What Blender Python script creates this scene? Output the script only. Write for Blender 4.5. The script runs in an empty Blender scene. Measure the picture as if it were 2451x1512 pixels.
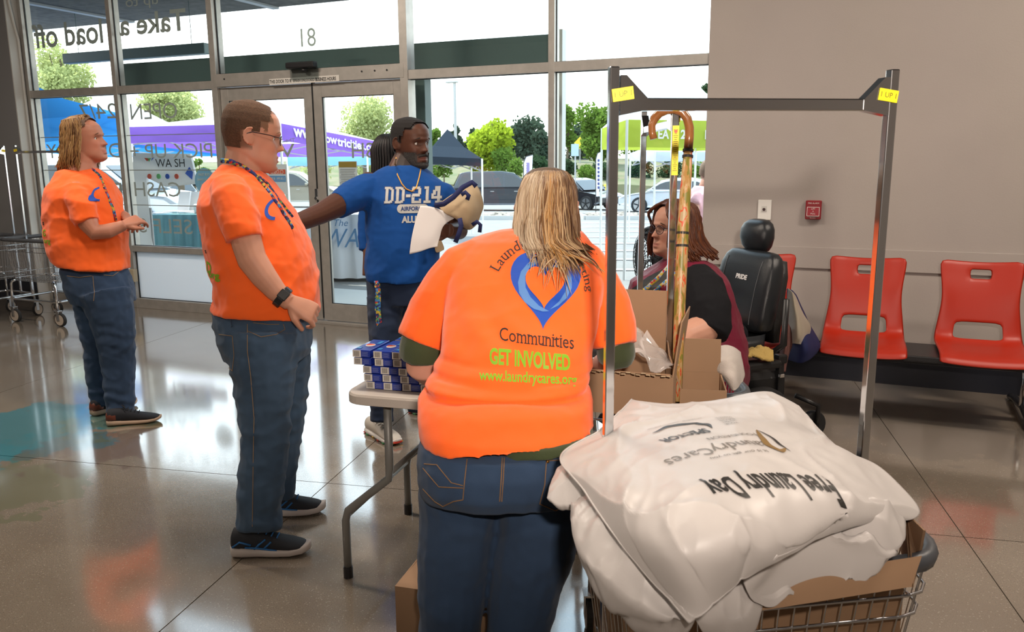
import bpy, bmesh, math, random
from mathutils import Vector, Matrix, noise
from mathutils.bvhtree import BVHTree
import numpy as np
random.seed(7)
D = bpy.data
S = bpy.context.scene
C = S.collection
PI = math.pi
V = Vector
# ---------------------------------------------------------------- camera, exposure, world, sun, lamps
EYE = V((0, 0, 1.5)); FPX = 1945.666
YAW, PITCH, ROLL = 0.401510608, 0.190800027, -0.0070418
fw = V((-math.sin(YAW)*math.cos(PITCH), math.cos(YAW)*math.cos(PITCH), -math.sin(PITCH)))
rt0 = V((math.cos(YAW), math.sin(YAW), 0)); up0 = rt0.cross(fw)
rt = rt0*math.cos(ROLL)+up0*math.sin(ROLL); up = up0*math.cos(ROLL)-rt0*math.sin(ROLL)
cam = D.cameras.new('camera'); cam.sensor_width = 36; cam.lens = FPX/2451*36; cam.clip_start = .05; cam.clip_end = 500
co = D.objects.new('camera', cam); C.objects.link(co)
co.matrix_world = Matrix(((rt.x, up.x, -fw.x, EYE.x), (rt.y, up.y, -fw.y, EYE.y), (rt.z, up.z, -fw.z, EYE.z), (0, 0, 0, 1)))
cam.dof.use_dof = True; cam.dof.focus_distance = 3.3; cam.dof.aperture_fstop = 11
S.camera = co
S.view_settings.view_transform = 'Standard'; S.view_settings.look = 'None'
S.view_settings.exposure = 0; S.view_settings.gamma = 1; S.view_settings.use_curve_mapping = False
S.render.film_transparent = False
S.cycles.max_bounces = 8; S.cycles.diffuse_bounces = 3; S.cycles.glossy_bounces = 4
S.cycles.transparent_max_bounces = 16; S.cycles.transmission_bounces = 6
S.cycles.sample_clamp_indirect = 6; S.cycles.use_denoising = True
S.cycles.caustics_reflective = False; S.cycles.caustics_refractive = False
w = D.worlds.new('sky'); S.world = w; w.use_nodes = True
nt = w.node_tree; bgn = nt.nodes['Background']
tc = nt.nodes.new('ShaderNodeTexCoord'); sp = nt.nodes.new('ShaderNodeSeparateXYZ'); rp = nt.nodes.new('ShaderNodeValToRGB')
nt.links.new(tc.outputs['Generated'], sp.inputs[0]); nt.links.new(sp.outputs['Z'], rp.inputs[0]); nt.links.new(rp.outputs[0], bgn.inputs[0])
rp.color_ramp.elements[0].position = 0; rp.color_ramp.elements[0].color = (1, .97, .93, 1)
rp.color_ramp.elements[1].position = .6; rp.color_ramp.elements[1].color = (.62, .8, 1, 1)
bgn.inputs[1].default_value = 4.2
def light(name, kind, loc, energy, color=(1, 1, 1), look=None, size=None, size_y=None, **k):
    l = D.lights.new(name, kind); l.energy = energy; l.color = color
    if size is not None and kind == 'AREA':
        l.size = size
        if size_y: l.shape = 'RECTANGLE'; l.size_y = size_y
    elif size is not None: l.shadow_soft_size = size
    for a, b in k.items(): setattr(l, a, b)
    o = D.objects.new(name, l); C.objects.link(o); o.location = loc
    if look is not None: o.rotation_euler = (V(look)-V(loc)).to_track_quat('-Z', 'Y').to_euler()
    return o
light('sun', 'SUN', (0, 0, 20), 8.0, (1, .93, .82), look=(9, -3.2, 4), angle=.009)
# the camera's own flash, above and to the right of the lens
light('flash', 'AREA', (.16, -.03, 1.74), 19, (1, .86, .74), look=(-.72, 3, 1.72), size=.09, size_y=.05, spread=1.42)
# ceiling panels of the room (rows above and behind the camera)
for lx, ly, le in ((-5.6, 3.2, 120), (-5.6, .2, 70), (-2.2, 2.9, 90), (-2.2, -2, 30), (2.0, 3.6, 135), (2.4, -.8, 30)):
    light('ceiling_panel_light', 'AREA', (lx, ly, 3.98), le, (1, .86, .72), look=(lx, ly, 0), size=1.2, size_y=.3)
# ---------------------------------------------------------------- pixel helpers (2451 x 1512 photograph)
def ray(px, py): return fw+rt*((px-1225.5)/FPX)-up*((py-756)/FPX)
def atz(px, py, z=0): d = ray(px, py); return EYE+d*((z-EYE.z)/d.z)
def aty(px, py, Y): d = ray(px, py); return EYE+d*((Y-EYE.y)/d.y)
def atd(px, py, dep): return EYE+ray(px, py)*dep
def depth(P): return (V(P)-EYE).dot(fw)
def gz(y): return -.0285*min(max(0, y-8), 34)
def atg(px, py):
    z = 0
    for i in range(30):
        P = atz(px, py, z); z = .5*z+.5*gz(P.y)
    return P
# ---------------------------------------------------------------- materials
def mat(name, col, rough=.6, metal=0, spec=.5, var=0, vscale=8, bump=0, bscale=60, attr=None, coat=0, sheen=0, emit=None, alpha=1, trans=0, ior=1.45, sss=0, vcol=None):
    m = D.materials.new(name); m.use_nodes = True; t = m.node_tree; b = t.nodes['Principled BSDF']
    c = (*col, 1) if len(col) == 3 else col
    b.inputs['Base Color'].default_value = c; b.inputs['Roughness'].default_value = rough; b.inputs['Metallic'].default_value = metal
    b.inputs['Specular IOR Level'].default_value = spec; b.inputs['Coat Weight'].default_value = coat; b.inputs['Sheen Weight'].default_value = sheen
    b.inputs['Alpha'].default_value = alpha; b.inputs['Transmission Weight'].default_value = trans; b.inputs['IOR'].default_value = ior
    if sss: b.inputs['Subsurface Weight'].default_value = sss; b.inputs['Subsurface Radius'].default_value = (.012, .005, .003); b.inputs['Subsurface Scale'].default_value = 1
    if emit: b.inputs['Emission Color'].default_value = (*emit[:3], 1); b.inputs['Emission Strength'].default_value = emit[3]
    L = t.links.new; tcn = t.nodes.new('ShaderNodeTexCoord')
    src = None
    if attr:
        a = t.nodes.new('ShaderNodeAttribute'); a.attribute_name = attr; src = a.outputs['Color']
    if var:
        n = t.nodes.new('ShaderNodeTexNoise'); n.inputs['Scale'].default_value = vscale; n.inputs['Detail'].default_value = 5
        L(tcn.outputs['Object'], n.inputs['Vector'])
        mx = t.nodes.new('ShaderNodeMix'); mx.data_type = 'RGBA'
        c2 = vcol or tuple(max(0, x*(1-var)) for x in col[:3])
        if src: L(src, mx.inputs[6]); mx.blend_type = 'MULTIPLY'; mx.inputs[7].default_value = (1-var, 1-var, 1-var, 1)
        else: mx.inputs[6].default_value = c; mx.inputs[7].default_value = (*c2[:3], 1)
        r = t.nodes.new('ShaderNodeMapRange'); r.inputs[1].default_value = .35; r.inputs[2].default_value = .65
        L(n.outputs['Fac'], r.inputs[0]); L(r.outputs[0], mx.inputs[0]); src = mx.outputs[2]
    if src: L(src, b.inputs['Base Color'])
    if bump:
        n = t.nodes.new('ShaderNodeTexNoise'); n.inputs['Scale'].default_value = bscale; n.inputs['Detail'].default_value = 4
        L(tcn.outputs['Object'], n.inputs['Vector'])
        bp = t.nodes.new('ShaderNodeBump'); bp.inputs['Strength'].default_value = bump; bp.inputs['Distance'].default_value = .01
        L(n.outputs['Fac'], bp.inputs['Height']); L(bp.outputs[0], b.inputs['Normal'])
    return m
def glassmat(name, tint=(.93, .97, .96), refl=.06):
    m = D.materials.new(name); m.use_nodes = True; t = m.node_tree; t.nodes.clear()
    o = t.nodes.new('ShaderNodeOutputMaterial'); tr = t.nodes.new('ShaderNodeBsdfTransparent'); g = t.nodes.new('ShaderNodeBsdfGlossy'); mx = t.nodes.new('ShaderNodeMixShader'); lw = t.nodes.new('ShaderNodeLayerWeight')
    tr.inputs[0].default_value = (*tint, 1); g.inputs['Roughness'].default_value = .01; lw.inputs[0].default_value = .5
    pw = t.nodes.new('ShaderNodeMath'); pw.operation = 'POWER'; pw.inputs[1].default_value = 5; ma = t.nodes.new('ShaderNodeMath'); ma.operation = 'MULTIPLY_ADD'; ma.inputs[1].default_value = .9; ma.inputs[2].default_value = refl*.6
    L = t.links.new; L(lw.outputs['Facing'], pw.inputs[0]); L(pw.outputs[0], ma.inputs[0]); L(ma.outputs[0], mx.inputs[0]); L(tr.outputs[0], mx.inputs[1]); L(g.outputs[0], mx.inputs[2]); L(mx.outputs[0], o.inputs[0])
    return m
def lucent(name, col, k=.5):
    m = D.materials.new(name); m.use_nodes = True; t = m.node_tree; t.nodes.clear()
    o = t.nodes.new('ShaderNodeOutputMaterial'); a = t.nodes.new('ShaderNodeBsdfTranslucent'); g = t.nodes.new('ShaderNodeBsdfDiffuse'); mx = t.nodes.new('ShaderNodeMixShader')
    a.inputs[0].default_value = (*col, 1); g.inputs[0].default_value = (*col, 1); mx.inputs[0].default_value = k
    L = t.links.new; L(g.outputs[0], mx.inputs[1]); L(a.outputs[0], mx.inputs[2]); L(mx.outputs[0], o.inputs[0])
    return m
# ---------------------------------------------------------------- mesh helpers
class MB:
    def __init__(s): s.v = []; s.f = []; s.m = []
    def add(s, vs, fs, mi=0):
        n = len(s.v); s.v += [V(p) for p in vs]; s.f += [tuple(i+n for i in f) for f in fs]; s.m += [mi]*len(fs); return s
    def box(s, c, d, R=None, mi=0, taper=1):
        vs = []
        for z in (-.5, .5):
            k = taper if z > 0 else 1
            for x, y in ((-.5, -.5), (.5, -.5), (.5, .5), (-.5, .5)):
                p = V((x*d[0]*k, y*d[1]*k, z*d[2])); vs.append((R @ p if R else p)+V(c))
        return s.add(vs, [(3, 2, 1, 0), (4, 5, 6, 7), (0, 1, 5, 4), (1, 2, 6, 5), (2, 3, 7, 6), (3, 0, 4, 7)], mi)
    def beam(s, a, b, w, h=None, upv=(0, 0, 1), mi=0):
        a = V(a); b = V(b); h = h or w; z = (b-a); l = z.length; z = z/l; u = V(upv)
        x = u.cross(z)
        if x.length < 1e-4: x = V((1, 0, 0)).cross(z)
        x.normalize(); y = z.cross(x)
        R = Matrix((x, y, z)).transposed()
        return s.box((a+b)/2, (w, h, l), R, mi)
    def tube(s, pts, r, n=10, mi=0, cap=True, closed=False, flat=1, ref=None):
        pts = [V(p) for p in pts]; k = len(pts)
        rs = r if isinstance(r, (list, tuple)) else [r]*k
        rings = []; prev = V(ref) if ref else None
        for i, p in enumerate(pts):
            t = (pts[(i+1) % k]-pts[i-1]) if closed else (pts[min(i+1, k-1)]-pts[max(i-1, 0)])
            t = t.normalized() if t.length > 1e-9 else V((0, 0, 1))
            if prev is None: prev = V((0, 0, 1)) if abs(t.z) < .9 else V((1, 0, 0))
            u = prev-t*prev.dot(t)
            if u.length < 1e-5: u = t.orthogonal()
            u.normalize(); prev = u; q = t.cross(u)
            rings.append([p+u*math.cos(a)*rs[i]+q*math.sin(a)*rs[i]*flat for a in (2*PI*j/n for j in range(n))])
        return s.loft(rings, mi, cap and not closed, closed)
    def loft(s, rings, mi=0, cap=True, closed=False):
        n = len(rings[0]); base = len(s.v); k = len(rings)
        for R in rings: s.v += [V(p) for p in R]
        for i in range(k if closed else k-1):
            a = base+i*n; b = base+((i+1) % k)*n
            for j in range(n):
                j2 = (j+1) % n; s.f.append((a+j, a+j2, b+j2, b+j)); s.m.append(mi)
        if cap:
            s.f.append(tuple(base+j for j in reversed(range(n)))); s.f.append(tuple(base+(k-1)*n+j for j in range(n))); s.m += [mi]*2
        return s
    def cyl(s, a, b, r, r2=None, n=16, mi=0): return s.tube([a, b], [r, r if r2 is None else r2], n, mi)
    def ball(s, c, r, n=12, mi=0, R=None):
        r = r if isinstance(r, (tuple, list)) else (r, r, r); rings = []
        for i in range(n+1):
            a = PI*i/n-PI/2; a = max(-PI/2+.02, min(PI/2-.02, a))
            rings.append([(R @ V((math.cos(a)*math.cos(t)*r[0], math.cos(a)*math.sin(t)*r[1], math.sin(a)*r[2])) if R else V((math.cos(a)*math.cos(t)*r[0], math.cos(a)*math.sin(t)*r[1], math.sin(a)*r[2])))+V(c) for t in (2*PI*j/(n*2) for j in range(n*2))])
        return s.loft(rings, mi)
    def prism(s, poly, off, mi=0):
        n = len(poly); off = V(off)
        vs = [V(p) for p in poly]+[V(p)+off for p in poly]
        return s.add(vs, [tuple(reversed(range(n))), tuple(range(n, 2*n))]+[(i, (i+1) % n, (i+1) % n+n, i+n) for i in range(n)], mi)
    def mesh(s, name, mats, smooth=False, origin=(0, 0, 0)):
        me = D.meshes.new(name); o = V(origin)
        me.from_pydata([p-o for p in s.v], [], s.f)
        for m in (mats if isinstance(mats, (list, tuple)) else [mats]): me.materials.append(m)
        if any(s.m): me.polygons.foreach_set('material_index', s.m)
        if smooth: me.shade_smooth()
        me.update(); return me
def fixn(me):
    bm = bmesh.new(); bm.from_mesh(me); bmesh.ops.recalc_face_normals(bm, faces=bm.faces); bm.to_mesh(me); bm.free()
def wpos(o):
    p = V((0, 0, 0))
    while o is not None: p += o.location; o = o.parent
    return p
def link(o, parent=None):
    C.objects.link(o)
    if parent: o.parent = parent
    return o
def tag(o, label=None, cat=None, group=None, kind=None):
    if label: o['label'] = label
    if cat: o['category'] = cat
    if group: o['group'] = group
    if kind: o['kind'] = kind
    return o
def thing(name, label, cat, loc=(0, 0, 0), group=None):
    o = D.objects.new(name, None); o.location = loc; o.empty_display_size = .1; C.objects.link(o); return tag(o, label, cat, group)
def part(name, mb, mats, parent=None, smooth=False, bevel=0, seg=2, loc=None, label=None, fix=True):
    """one mesh object; parented pieces keep world coordinates minus the parent's origin"""
    og = wpos(parent) if parent else (V(loc) if loc is not None else V((0, 0, 0)))
    me = mb.mesh(name, mats, smooth, og)
    if fix: fixn(me)
    o = D.objects.new(name, me)
    if not parent and loc is not None: o.location = loc
    link(o, parent)
    if bevel:
        b = o.modifiers.new('bevel', 'BEVEL'); b.width = bevel; b.segments = seg; b.limit_method = 'ANGLE'; b.angle_limit = .6
        if smooth is None: me.shade_smooth()
    if label: o['label'] = label
    return o
def structure(name, mb, mats, **k): o = part(name, mb, mats, **k); o['kind'] = 'structure'; return o
def copy_tree(o, parent=None):
    c = o.copy(); C.objects.link(c)
    if parent: c.parent = parent
    for ch in [x for x in o.children]: copy_tree(ch, c)
    return c
def rename(o, f):
    for x in [o]+list(o.children_recursive): f(x)
_fonts = {}
def text_mesh(body, size, bold=0, spacing=1, shear=0, align='CENTER', extrude=0, grid=0, res=3, xs=1, serif=False):
    """lettering as a flat mesh in the XY plane (list of verts, faces)"""
    cu = D.curves.new('lettering', 'FONT'); cu.body = body; cu.size = size; cu.offset = bold; cu.space_character = spacing; cu.shear = shear
    cu.align_x = align; cu.align_y = 'CENTER'; cu.resolution_u = res; cu.extrude = extrude
    o = D.objects.new('lettering', cu)
    me = o.to_mesh(); me = me.copy(); o.to_mesh_clear()
    D.objects.remove(o); D.curves.remove(cu)
    vs = [v.co.copy() for v in me.vertices]; fs = [tuple(p.vertices) for p in me.polygons]; D.meshes.remove(me)
    for v in vs: v.x *= xs
    if serif:                                             # slab ends on every stem
        cnt = {}
        for f in fs:
            for i in range(len(f)): e = tuple(sorted((f[i], f[(i+1) % len(f)]))); cnt[e] = cnt.get(e, 0)+1
        for (i, j), c in list(cnt.items()):
            p, q = vs[i], vs[j]; l = abs(p.x-q.x)
            if c == 1 and abs(p.y-q.y) < .004*size and .035*size < l < .14*size:
                a, b = min(p.x, q.x)-.06*size, max(p.x, q.x)+.06*size; t = .052*size; n = len(vs)
                vs += [V((a, p.y-t/2, 0)), V((b, p.y-t/2, 0)), V((b, p.y+t/2, 0)), V((a, p.y+t/2, 0))]; fs.append((n, n+1, n+2, n+3))
    if grid: vs, fs = gridcut(vs, fs, grid)
    return vs, fs
def gridcut(vs, fs, step):
    bm = bmesh.new(); bv = [bm.verts.new(v) for v in vs]
    for f in fs:
        try: bm.faces.new([bv[i] for i in f])
        except ValueError: pass
    for ax in (0, 1):
        lo = min(v[ax] for v in vs); hi = max(v[ax] for v in vs); k = lo+step
        while k < hi:
            no = V((1, 0, 0)) if ax == 0 else V((0, 1, 0)); c = V((k, 0, 0)) if ax == 0 else V((0, k, 0))
            bmesh.ops.bisect_plane(bm, geom=bm.verts[:]+bm.edges[:]+bm.faces[:], dist=1e-6, plane_co=c, plane_no=no); k += step
    bm.verts.index_update(); r = [v.co.copy() for v in bm.verts], [tuple(v.index for v in f.verts) for f in bm.faces]; bm.free(); return r
def put_text(name, body, size, origin, xa, ya, m, parent=None, **k):
    vs, fs = text_mesh(body, size, **k); xa = V(xa); ya = V(ya); mb = MB(); mb.add([V(origin)+xa*v.x+ya*v.y for v in vs], fs)
    return part(name, mb, m, parent, fix=False)

def grid_surface(ctrl, nu, nv):
    """Catmull-Rom surface through a net of world points"""
    def cr(p, t):
        n = len(p)-1; t = min(max(t*n, 0), n-1e-6); i = int(t); f = t-i
        a, b, c, d = p[max(i-1, 0)], p[i], p[min(i+1, n)], p[min(i+2, n)]
        return .5*((2*b)+(c-a)*f+(2*a-5*b+4*c-d)*f*f+(3*b-a-3*c+d)*f**3)
    return [[cr([cr(r, u/nu) for r in ctrl], v/nv) for u in range(nu+1)] for v in range(nv+1)]
def surf_mb(rows, mb=None, mi=0, skip=None):
    mb = mb or MB(); n = len(rows[0]); fs = [(j*n+i, j*n+i+1, (j+1)*n+i+1, (j+1)*n+i) for j in range(len(rows)-1) for i in range(n-1) if not (skip and skip(i, j))]
    return mb.add([p for r in rows for p in r], fs, mi)
def wr(p, s=1.0, amp=.01, st=(1, 1, 1), seed=0):
    q = V((p.x*st[0]*s+seed, p.y*st[1]*s, p.z*st[2]*s)); return (1-abs(noise.noise(q)*2))*amp*.6+noise.noise(q*2.3)*amp*.4
def solidify(o, t, off=0):
    m = o.modifiers.new('thickness', 'SOLIDIFY'); m.thickness = t; m.offset = off; return o
def subsurf(o, n=1):
    m = o.modifiers.new('smooth', 'SUBSURF'); m.levels = n; m.render_levels = n; return o
def bake(o):
    """apply the modifiers of an object without operators"""
    dg = bpy.context.evaluated_depsgraph_get(); dg.update(); me = D.meshes.new_from_object(o.evaluated_get(dg)); old = o.data; o.modifiers.clear(); o.data = me
    if old.users == 0: D.meshes.remove(old)
    return o
def bvh_of(objs):
    vs = []; fs = []
    for o in objs:
        n = len(vs); w_ = wpos(o); vs += [v.co+w_ for v in o.data.vertices]; fs += [tuple(i+n for i in p.vertices) for p in o.data.polygons]
    return BVHTree.FromPolygons(vs, fs)
def decal(name, vs, fs, origin, xa, ya, dirn, bvh, m, parent, off=.0015, smooth=False, curve=None):
    """print lying on a surface: every vertex is dropped along dirn on the surface and lifted a hair"""
    origin, xa, ya, dirn = V(origin), V(xa), V(ya), V(dirn).normalized(); out = []; ok = []
    for v in vs:
        if curve: v = curve(v)
        p = origin+xa*v[0]+ya*v[1]-dirn*.6; h = bvh.ray_cast(p, dirn, 1.6)
        if h[0] is None: out.append(p+dirn*.6); ok.append(False)
        else:
            nn = h[1] if h[1].dot(dirn) < 0 else -h[1]; out.append(h[0]+nn*off-dirn*off*.5); ok.append(True)
    mb = MB(); mb.add(out, [f for f in fs if all(ok[i] for i in f)]); return part(name, mb, m, parent, fix=False, smooth=smooth)
def dtext(name, s, size, origin, xa, ya, dirn, bvh, m, parent, grid=.02, w=None, h=None, curve=None, off=.0015, **k):
    vs, fs = text_mesh(s, size, **k); lo = min(v.x for v in vs); hi = max(v.x for v in vs); yl = min(v.y for v in vs); yh = max(v.y for v in vs)
    kx = w/(hi-lo) if w else 1; ky = h/(yh-yl) if h else 1
    vs = [V(((v.x-(lo+hi)/2)*kx, (v.y-(yl+yh)/2)*ky, 0)) for v in vs]; vs, fs = gridcut(vs, fs, grid)
    return decal(name, vs, fs, origin, xa, ya, dirn, bvh, m, parent, curve=curve, off=off)
# ================================================================ SETTING
YW, YD = 6.23, 5.84              # storefront plane, drywall face
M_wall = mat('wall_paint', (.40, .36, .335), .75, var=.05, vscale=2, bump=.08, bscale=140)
M_wall_left = mat('wall_left_grey', (.20, .20, .205), .7, bump=.05, bscale=140)  # darker, even grey for the walls on the left
M_jamb = mat('jamb_paint', (.52, .52, .50), .6)
M_base = mat('black_vinyl_base', (.012, .014, .022), .35)
M_alu = mat('clear_anodised_aluminium', (.47, .45, .42), .42, .55, var=.12, vscale=14)
M_gasket = mat('black_gasket', (.01, .012, .014), .5)
M_glass = glassmat('window_glass')
M_frost = lucent('frosted_film', (.80, .84, .86), .55)
M_beam = mat('canopy_beam_paint', (.10, .15, .15), .5)
M_soffit = mat('canopy_soffit', (.10, .095, .088), .9, var=.45, vscale=9)
M_ceil = mat('dark_ceiling', (.07, .07, .075), .9)
M_chrome = mat('chrome', (.75, .76, .78), .12, 1)
M_black = mat('black_plastic', (.012, .012, .014), .4)
M_white = mat('white_plastic', (.75, .74, .71), .4)

def floor_mat():
    m = D.materials.new('polished_concrete'); m.use_nodes = True; t = m.node_tree; b = t.nodes['Principled BSDF']; L = t.links.new; N = t.nodes.new
    tc = N('ShaderNodeTexCoord')
    def noise_(sc, det=5, rg=.6):
        n = N('ShaderNodeTexNoise'); n.inputs['Scale'].default_value = sc; n.inputs['Detail'].default_value = det; n.inputs['Roughness'].default_value = rg; L(tc.outputs['Object'], n.inputs['Vector']); return n.outputs['Fac']
    def mix(f, a, c, bt='MIX'):
        x = N('ShaderNodeMix'); x.data_type = 'RGBA'; x.blend_type = bt
        for s_, val in ((0, f), (6, a), (7, c)):
            if isinstance(val, (tuple, float)): x.inputs[s_].default_value = val
            else: L(val, x.inputs[s_])
        return x.outputs[2]
    def rng(v, a, c, lo=0., hi=1.):
        r = N('ShaderNodeMapRange'); L(v, r.inputs[0]); r.inputs[1].default_value = a; r.inputs[2].default_value = c; r.inputs[3].default_value = lo; r.inputs[4].default_value = hi; return r.outputs[0]
    col = mix(rng(noise_(1.3), .35, .65), (.19, .152, .115, 1), (.25, .212, .168, 1))
    col = mix(rng(noise_(240, 2), .45, .7), col, (.13, .11, .09, 1))
    vo = N('ShaderNodeTexVoronoi'); vo.inputs['Scale'].default_value = 70; L(tc.outputs['Object'], vo.inputs['Vector'])
    col = mix(rng(vo.outputs['Distance'], .22, .12), col, (.30, .26, .21, 1))
    # worn colour of an old painted map, left in the slab
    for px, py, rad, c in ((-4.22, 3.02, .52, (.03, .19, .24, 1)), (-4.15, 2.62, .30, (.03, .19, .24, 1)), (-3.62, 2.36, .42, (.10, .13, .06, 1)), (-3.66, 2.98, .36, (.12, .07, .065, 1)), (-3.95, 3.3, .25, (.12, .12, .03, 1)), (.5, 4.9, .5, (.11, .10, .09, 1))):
        vm = N('ShaderNodeVectorMath'); vm.operation = 'DISTANCE'; L(tc.outputs['Object'], vm.inputs[0]); vm.inputs[1].default_value = (px, py, 0)
        ad = N('ShaderNodeMath'); ad.operation = 'ADD'; L(vm.outputs['Value'], ad.inputs[0]); L(rng(noise_(5.5, 3), .3, .7, -.22, .22), ad.inputs[1])
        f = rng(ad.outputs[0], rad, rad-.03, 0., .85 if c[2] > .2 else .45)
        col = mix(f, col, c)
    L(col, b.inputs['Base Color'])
    L(rng(noise_(3, 4), .3, .7, .11, .19), b.inputs['Roughness'])
    b.inputs['Specular IOR Level'].default_value = .75; b.inputs['Coat Weight'].default_value = 1; b.inputs['Coat Roughness'].default_value = .09; b.inputs['Coat IOR'].default_value = 1.85
    bp = N('ShaderNodeBump'); bp.inputs['Strength'].default_value = .10; bp.inputs['Distance'].default_value = .002; L(noise_(35, 3), bp.inputs['Height']); L(bp.outputs[0], b.inputs['Normal'])
    return m
M_floor = floor_mat()
M_joint = mat('saw_cut_joint', (.10, .09, .08), .8)
YDL, XE = 6.05, -8.19
XL, XR, YB, ZC = -8.0, 5.0, -5.0, 4.0
f0 = structure('floor', MB().box(((XL+XR)/2-2, (YB+YW)/2+.1, -.06), (XR-XL+4.4, YW-YB+.5, .1)), M_joint)
# concrete slabs between the saw cuts, each its own piece
ang = math.atan2(2.86-2.26, -1.70+1.59)-PI/2
ca, sa = math.cos(ang), math.sin(ang)
us = [-12, -8.1, -4.46, -1.65, 1.1, 4.2, 8]; vsn = [-8, -4.5, -1.0, 1.4, 3.35, 6.9, 12]
def clip(poly, a, b, c):                                   # keep a*x+b*y<=c
    out = []
    for i in range(len(poly)):
        p, q = poly[i], poly[(i+1) % len(poly)]; dp = a*p[0]+b*p[1]-c; dq = a*q[0]+b*q[1]-c
        if dp <= 0: out.append(p)
        if (dp < 0 < dq) or (dq < 0 < dp): t_ = dp/(dp-dq); out.append((p[0]+(q[0]-p[0])*t_, p[1]+(q[1]-p[1])*t_))
    return out
for i in range(len(us)-1):
    for j in range(len(vsn)-1):
        g = .0022
        q = [(us[i]+g, vsn[j]+g), (us[i+1]-g, vsn[j]+g), (us[i+1]-g, vsn[j+1]-g), (us[i]+g, vsn[j+1]-g)]
        q = [(x*ca-y*sa, x*sa+y*ca) for x, y in q]
        for cl in ((-1, 0, 11.2), (1, 0, XR), (0, -1, -YB), (0, 1, YW+.1)):
            q = clip(q, *cl)
            if not q: break
        if len(q) >= 3: part('concrete_slab', MB().prism([V((x, y, -.012)) for x, y in q], (0, 0, .012)), M_floor, f0)
structure('wall_back', MB().box((-3, YB-.1, 2), (17, .2, 4.2)), M_wall)
structure('wall_right', MB().box((XR+.1, .6, 2), (.2, 11.6, 4.2)), M_wall)
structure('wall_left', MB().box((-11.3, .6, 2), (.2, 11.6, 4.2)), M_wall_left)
structure('ceiling', MB().box((-3, .6, ZC+.07), (17, 11.8, .1)), M_ceil)
# drywall with the applied band (chair rail) on the window wall
wl = structure('wall_front', MB().box((2.03, (YD+YW)/2+.05, 2), (6.08, YW-YD+.1, 4.1)), M_wall, bevel=.004)
rz = aty(1860, 588, YD).z; rz2 = aty(1860, 638, YD).z
part('rail_board', MB().box((2.03, YD-.008, (rz+rz2)/2), (6.08, .016, rz-rz2)), M_wall, wl, bevel=.003)
structure('baseboard_front', MB().box((2.03, YD-.006, .13), (6.08, .012, .26)), M_base)
structure('baseboard_left', MB().box((XE-1.6, YDL-.006, .13), (3.2, .012, .26)), M_base)
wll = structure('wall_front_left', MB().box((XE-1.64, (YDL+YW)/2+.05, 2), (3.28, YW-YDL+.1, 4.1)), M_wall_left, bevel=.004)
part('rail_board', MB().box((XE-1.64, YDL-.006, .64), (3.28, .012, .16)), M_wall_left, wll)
part('jamb_face', MB().box((XE+.005, (YDL+YW)/2, 2), (.012, YW-YDL-.004, 4.1)), M_jamb, wll)
mbc = MB(); mbc.tube([(XE+.025, 6.09, 4), (XE+.025, 6.09, 3.1), (XE+.025, 6.12, 2.9), (XE+.025, 6.15, 2.75), (XE+.025, 6.15, .3)], .014, 8)
tag(part('conduit', mbc, M_jamb, None, True), 'thin painted electrical conduit running down the window jamb at far left', 'conduit')

# ---------------------------------------------------------------- storefront
XS = [-8.145, -6.90, -5.63, -3.59, -2.275, -1.01]
ZT, ZS, ZTOP = 2.20, .62, 4.0
FW = .052
def frame_bar(a, b, w, dpt, parent, name='mullion'):
    mb = MB(); a = V(a); b = V(b)
    if abs(a.x-b.x) < 1e-6: mb.box((a+b)/2, (w, dpt, abs(b.z-a.z)))
    else: mb.box((a+b)/2, (abs(b.x-a.x), dpt, w))
    return part(name, mb, M_alu, parent, bevel=.002)
def pane(x0, x1, z0, z1, parent, m=None, y=YW, name='pane'):
    o = part(name, MB().box(((x0+x1)/2, y, (z0+z1)/2), (x1-x0, .006, z1-z0)), m or M_glass, parent)
    g = MB()
    for a, b in (((x0, z0), (x1, z0)), ((x0, z1), (x1, z1)), ((x0, z0), (x0, z1)), ((x1, z0), (x1, z1))):
        g.beam((a[0], y-.012, a[1]), (b[0], y-.012, b[1]), .012, .012)
    part('gasket', g, M_gasket, o); return o
def window(n, x0, x1, lower=True):
    w_ = structure('window_%d' % n, MB().box((x0, YW, ZTOP/2), (FW, .115, ZTOP)), M_alu, bevel=.002)
    frame_bar((x0, YW, ZT), (x1, YW, ZT), .075, .11, w_, 'transom'); frame_bar((x0, YW, .05), (x1, YW, .05), .10, .11, w_, 'sill')
    zz = ZS if lower else .1
    if lower:
        frame_bar((x0, YW, ZS), (x1, YW, ZS), .06, .11, w_, 'transom')
        pane(x0+FW/2, x1-FW/2, .10, ZS-.03, w_, M_frost, name='frosted_pane')
    pane(x0+FW/2, x1-FW/2, zz+.03, ZT-.037, w_); pane(x0+FW/2, x1-FW/2, ZT+.037, ZTOP, w_)
    return w_
wd1 = window(1, XS[0], XS[1]); wd2 = window(2, XS[1], XS[2])
wd3 = window(3, XS[3], XS[4], False); wd4 = window(4, XS[4], XS[5], False)
frame_bar((XS[5]-.01, YW-.02, 0), (XS[5]-.01, YW-.02, ZTOP), .06, .12, wd4)
structure('trim_1', MB().box((XS[5]+.02, YW-.19, 2), (.006, .38, 4)), mat('jamb_edge', (.55, .54, .52), .5))
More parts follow.
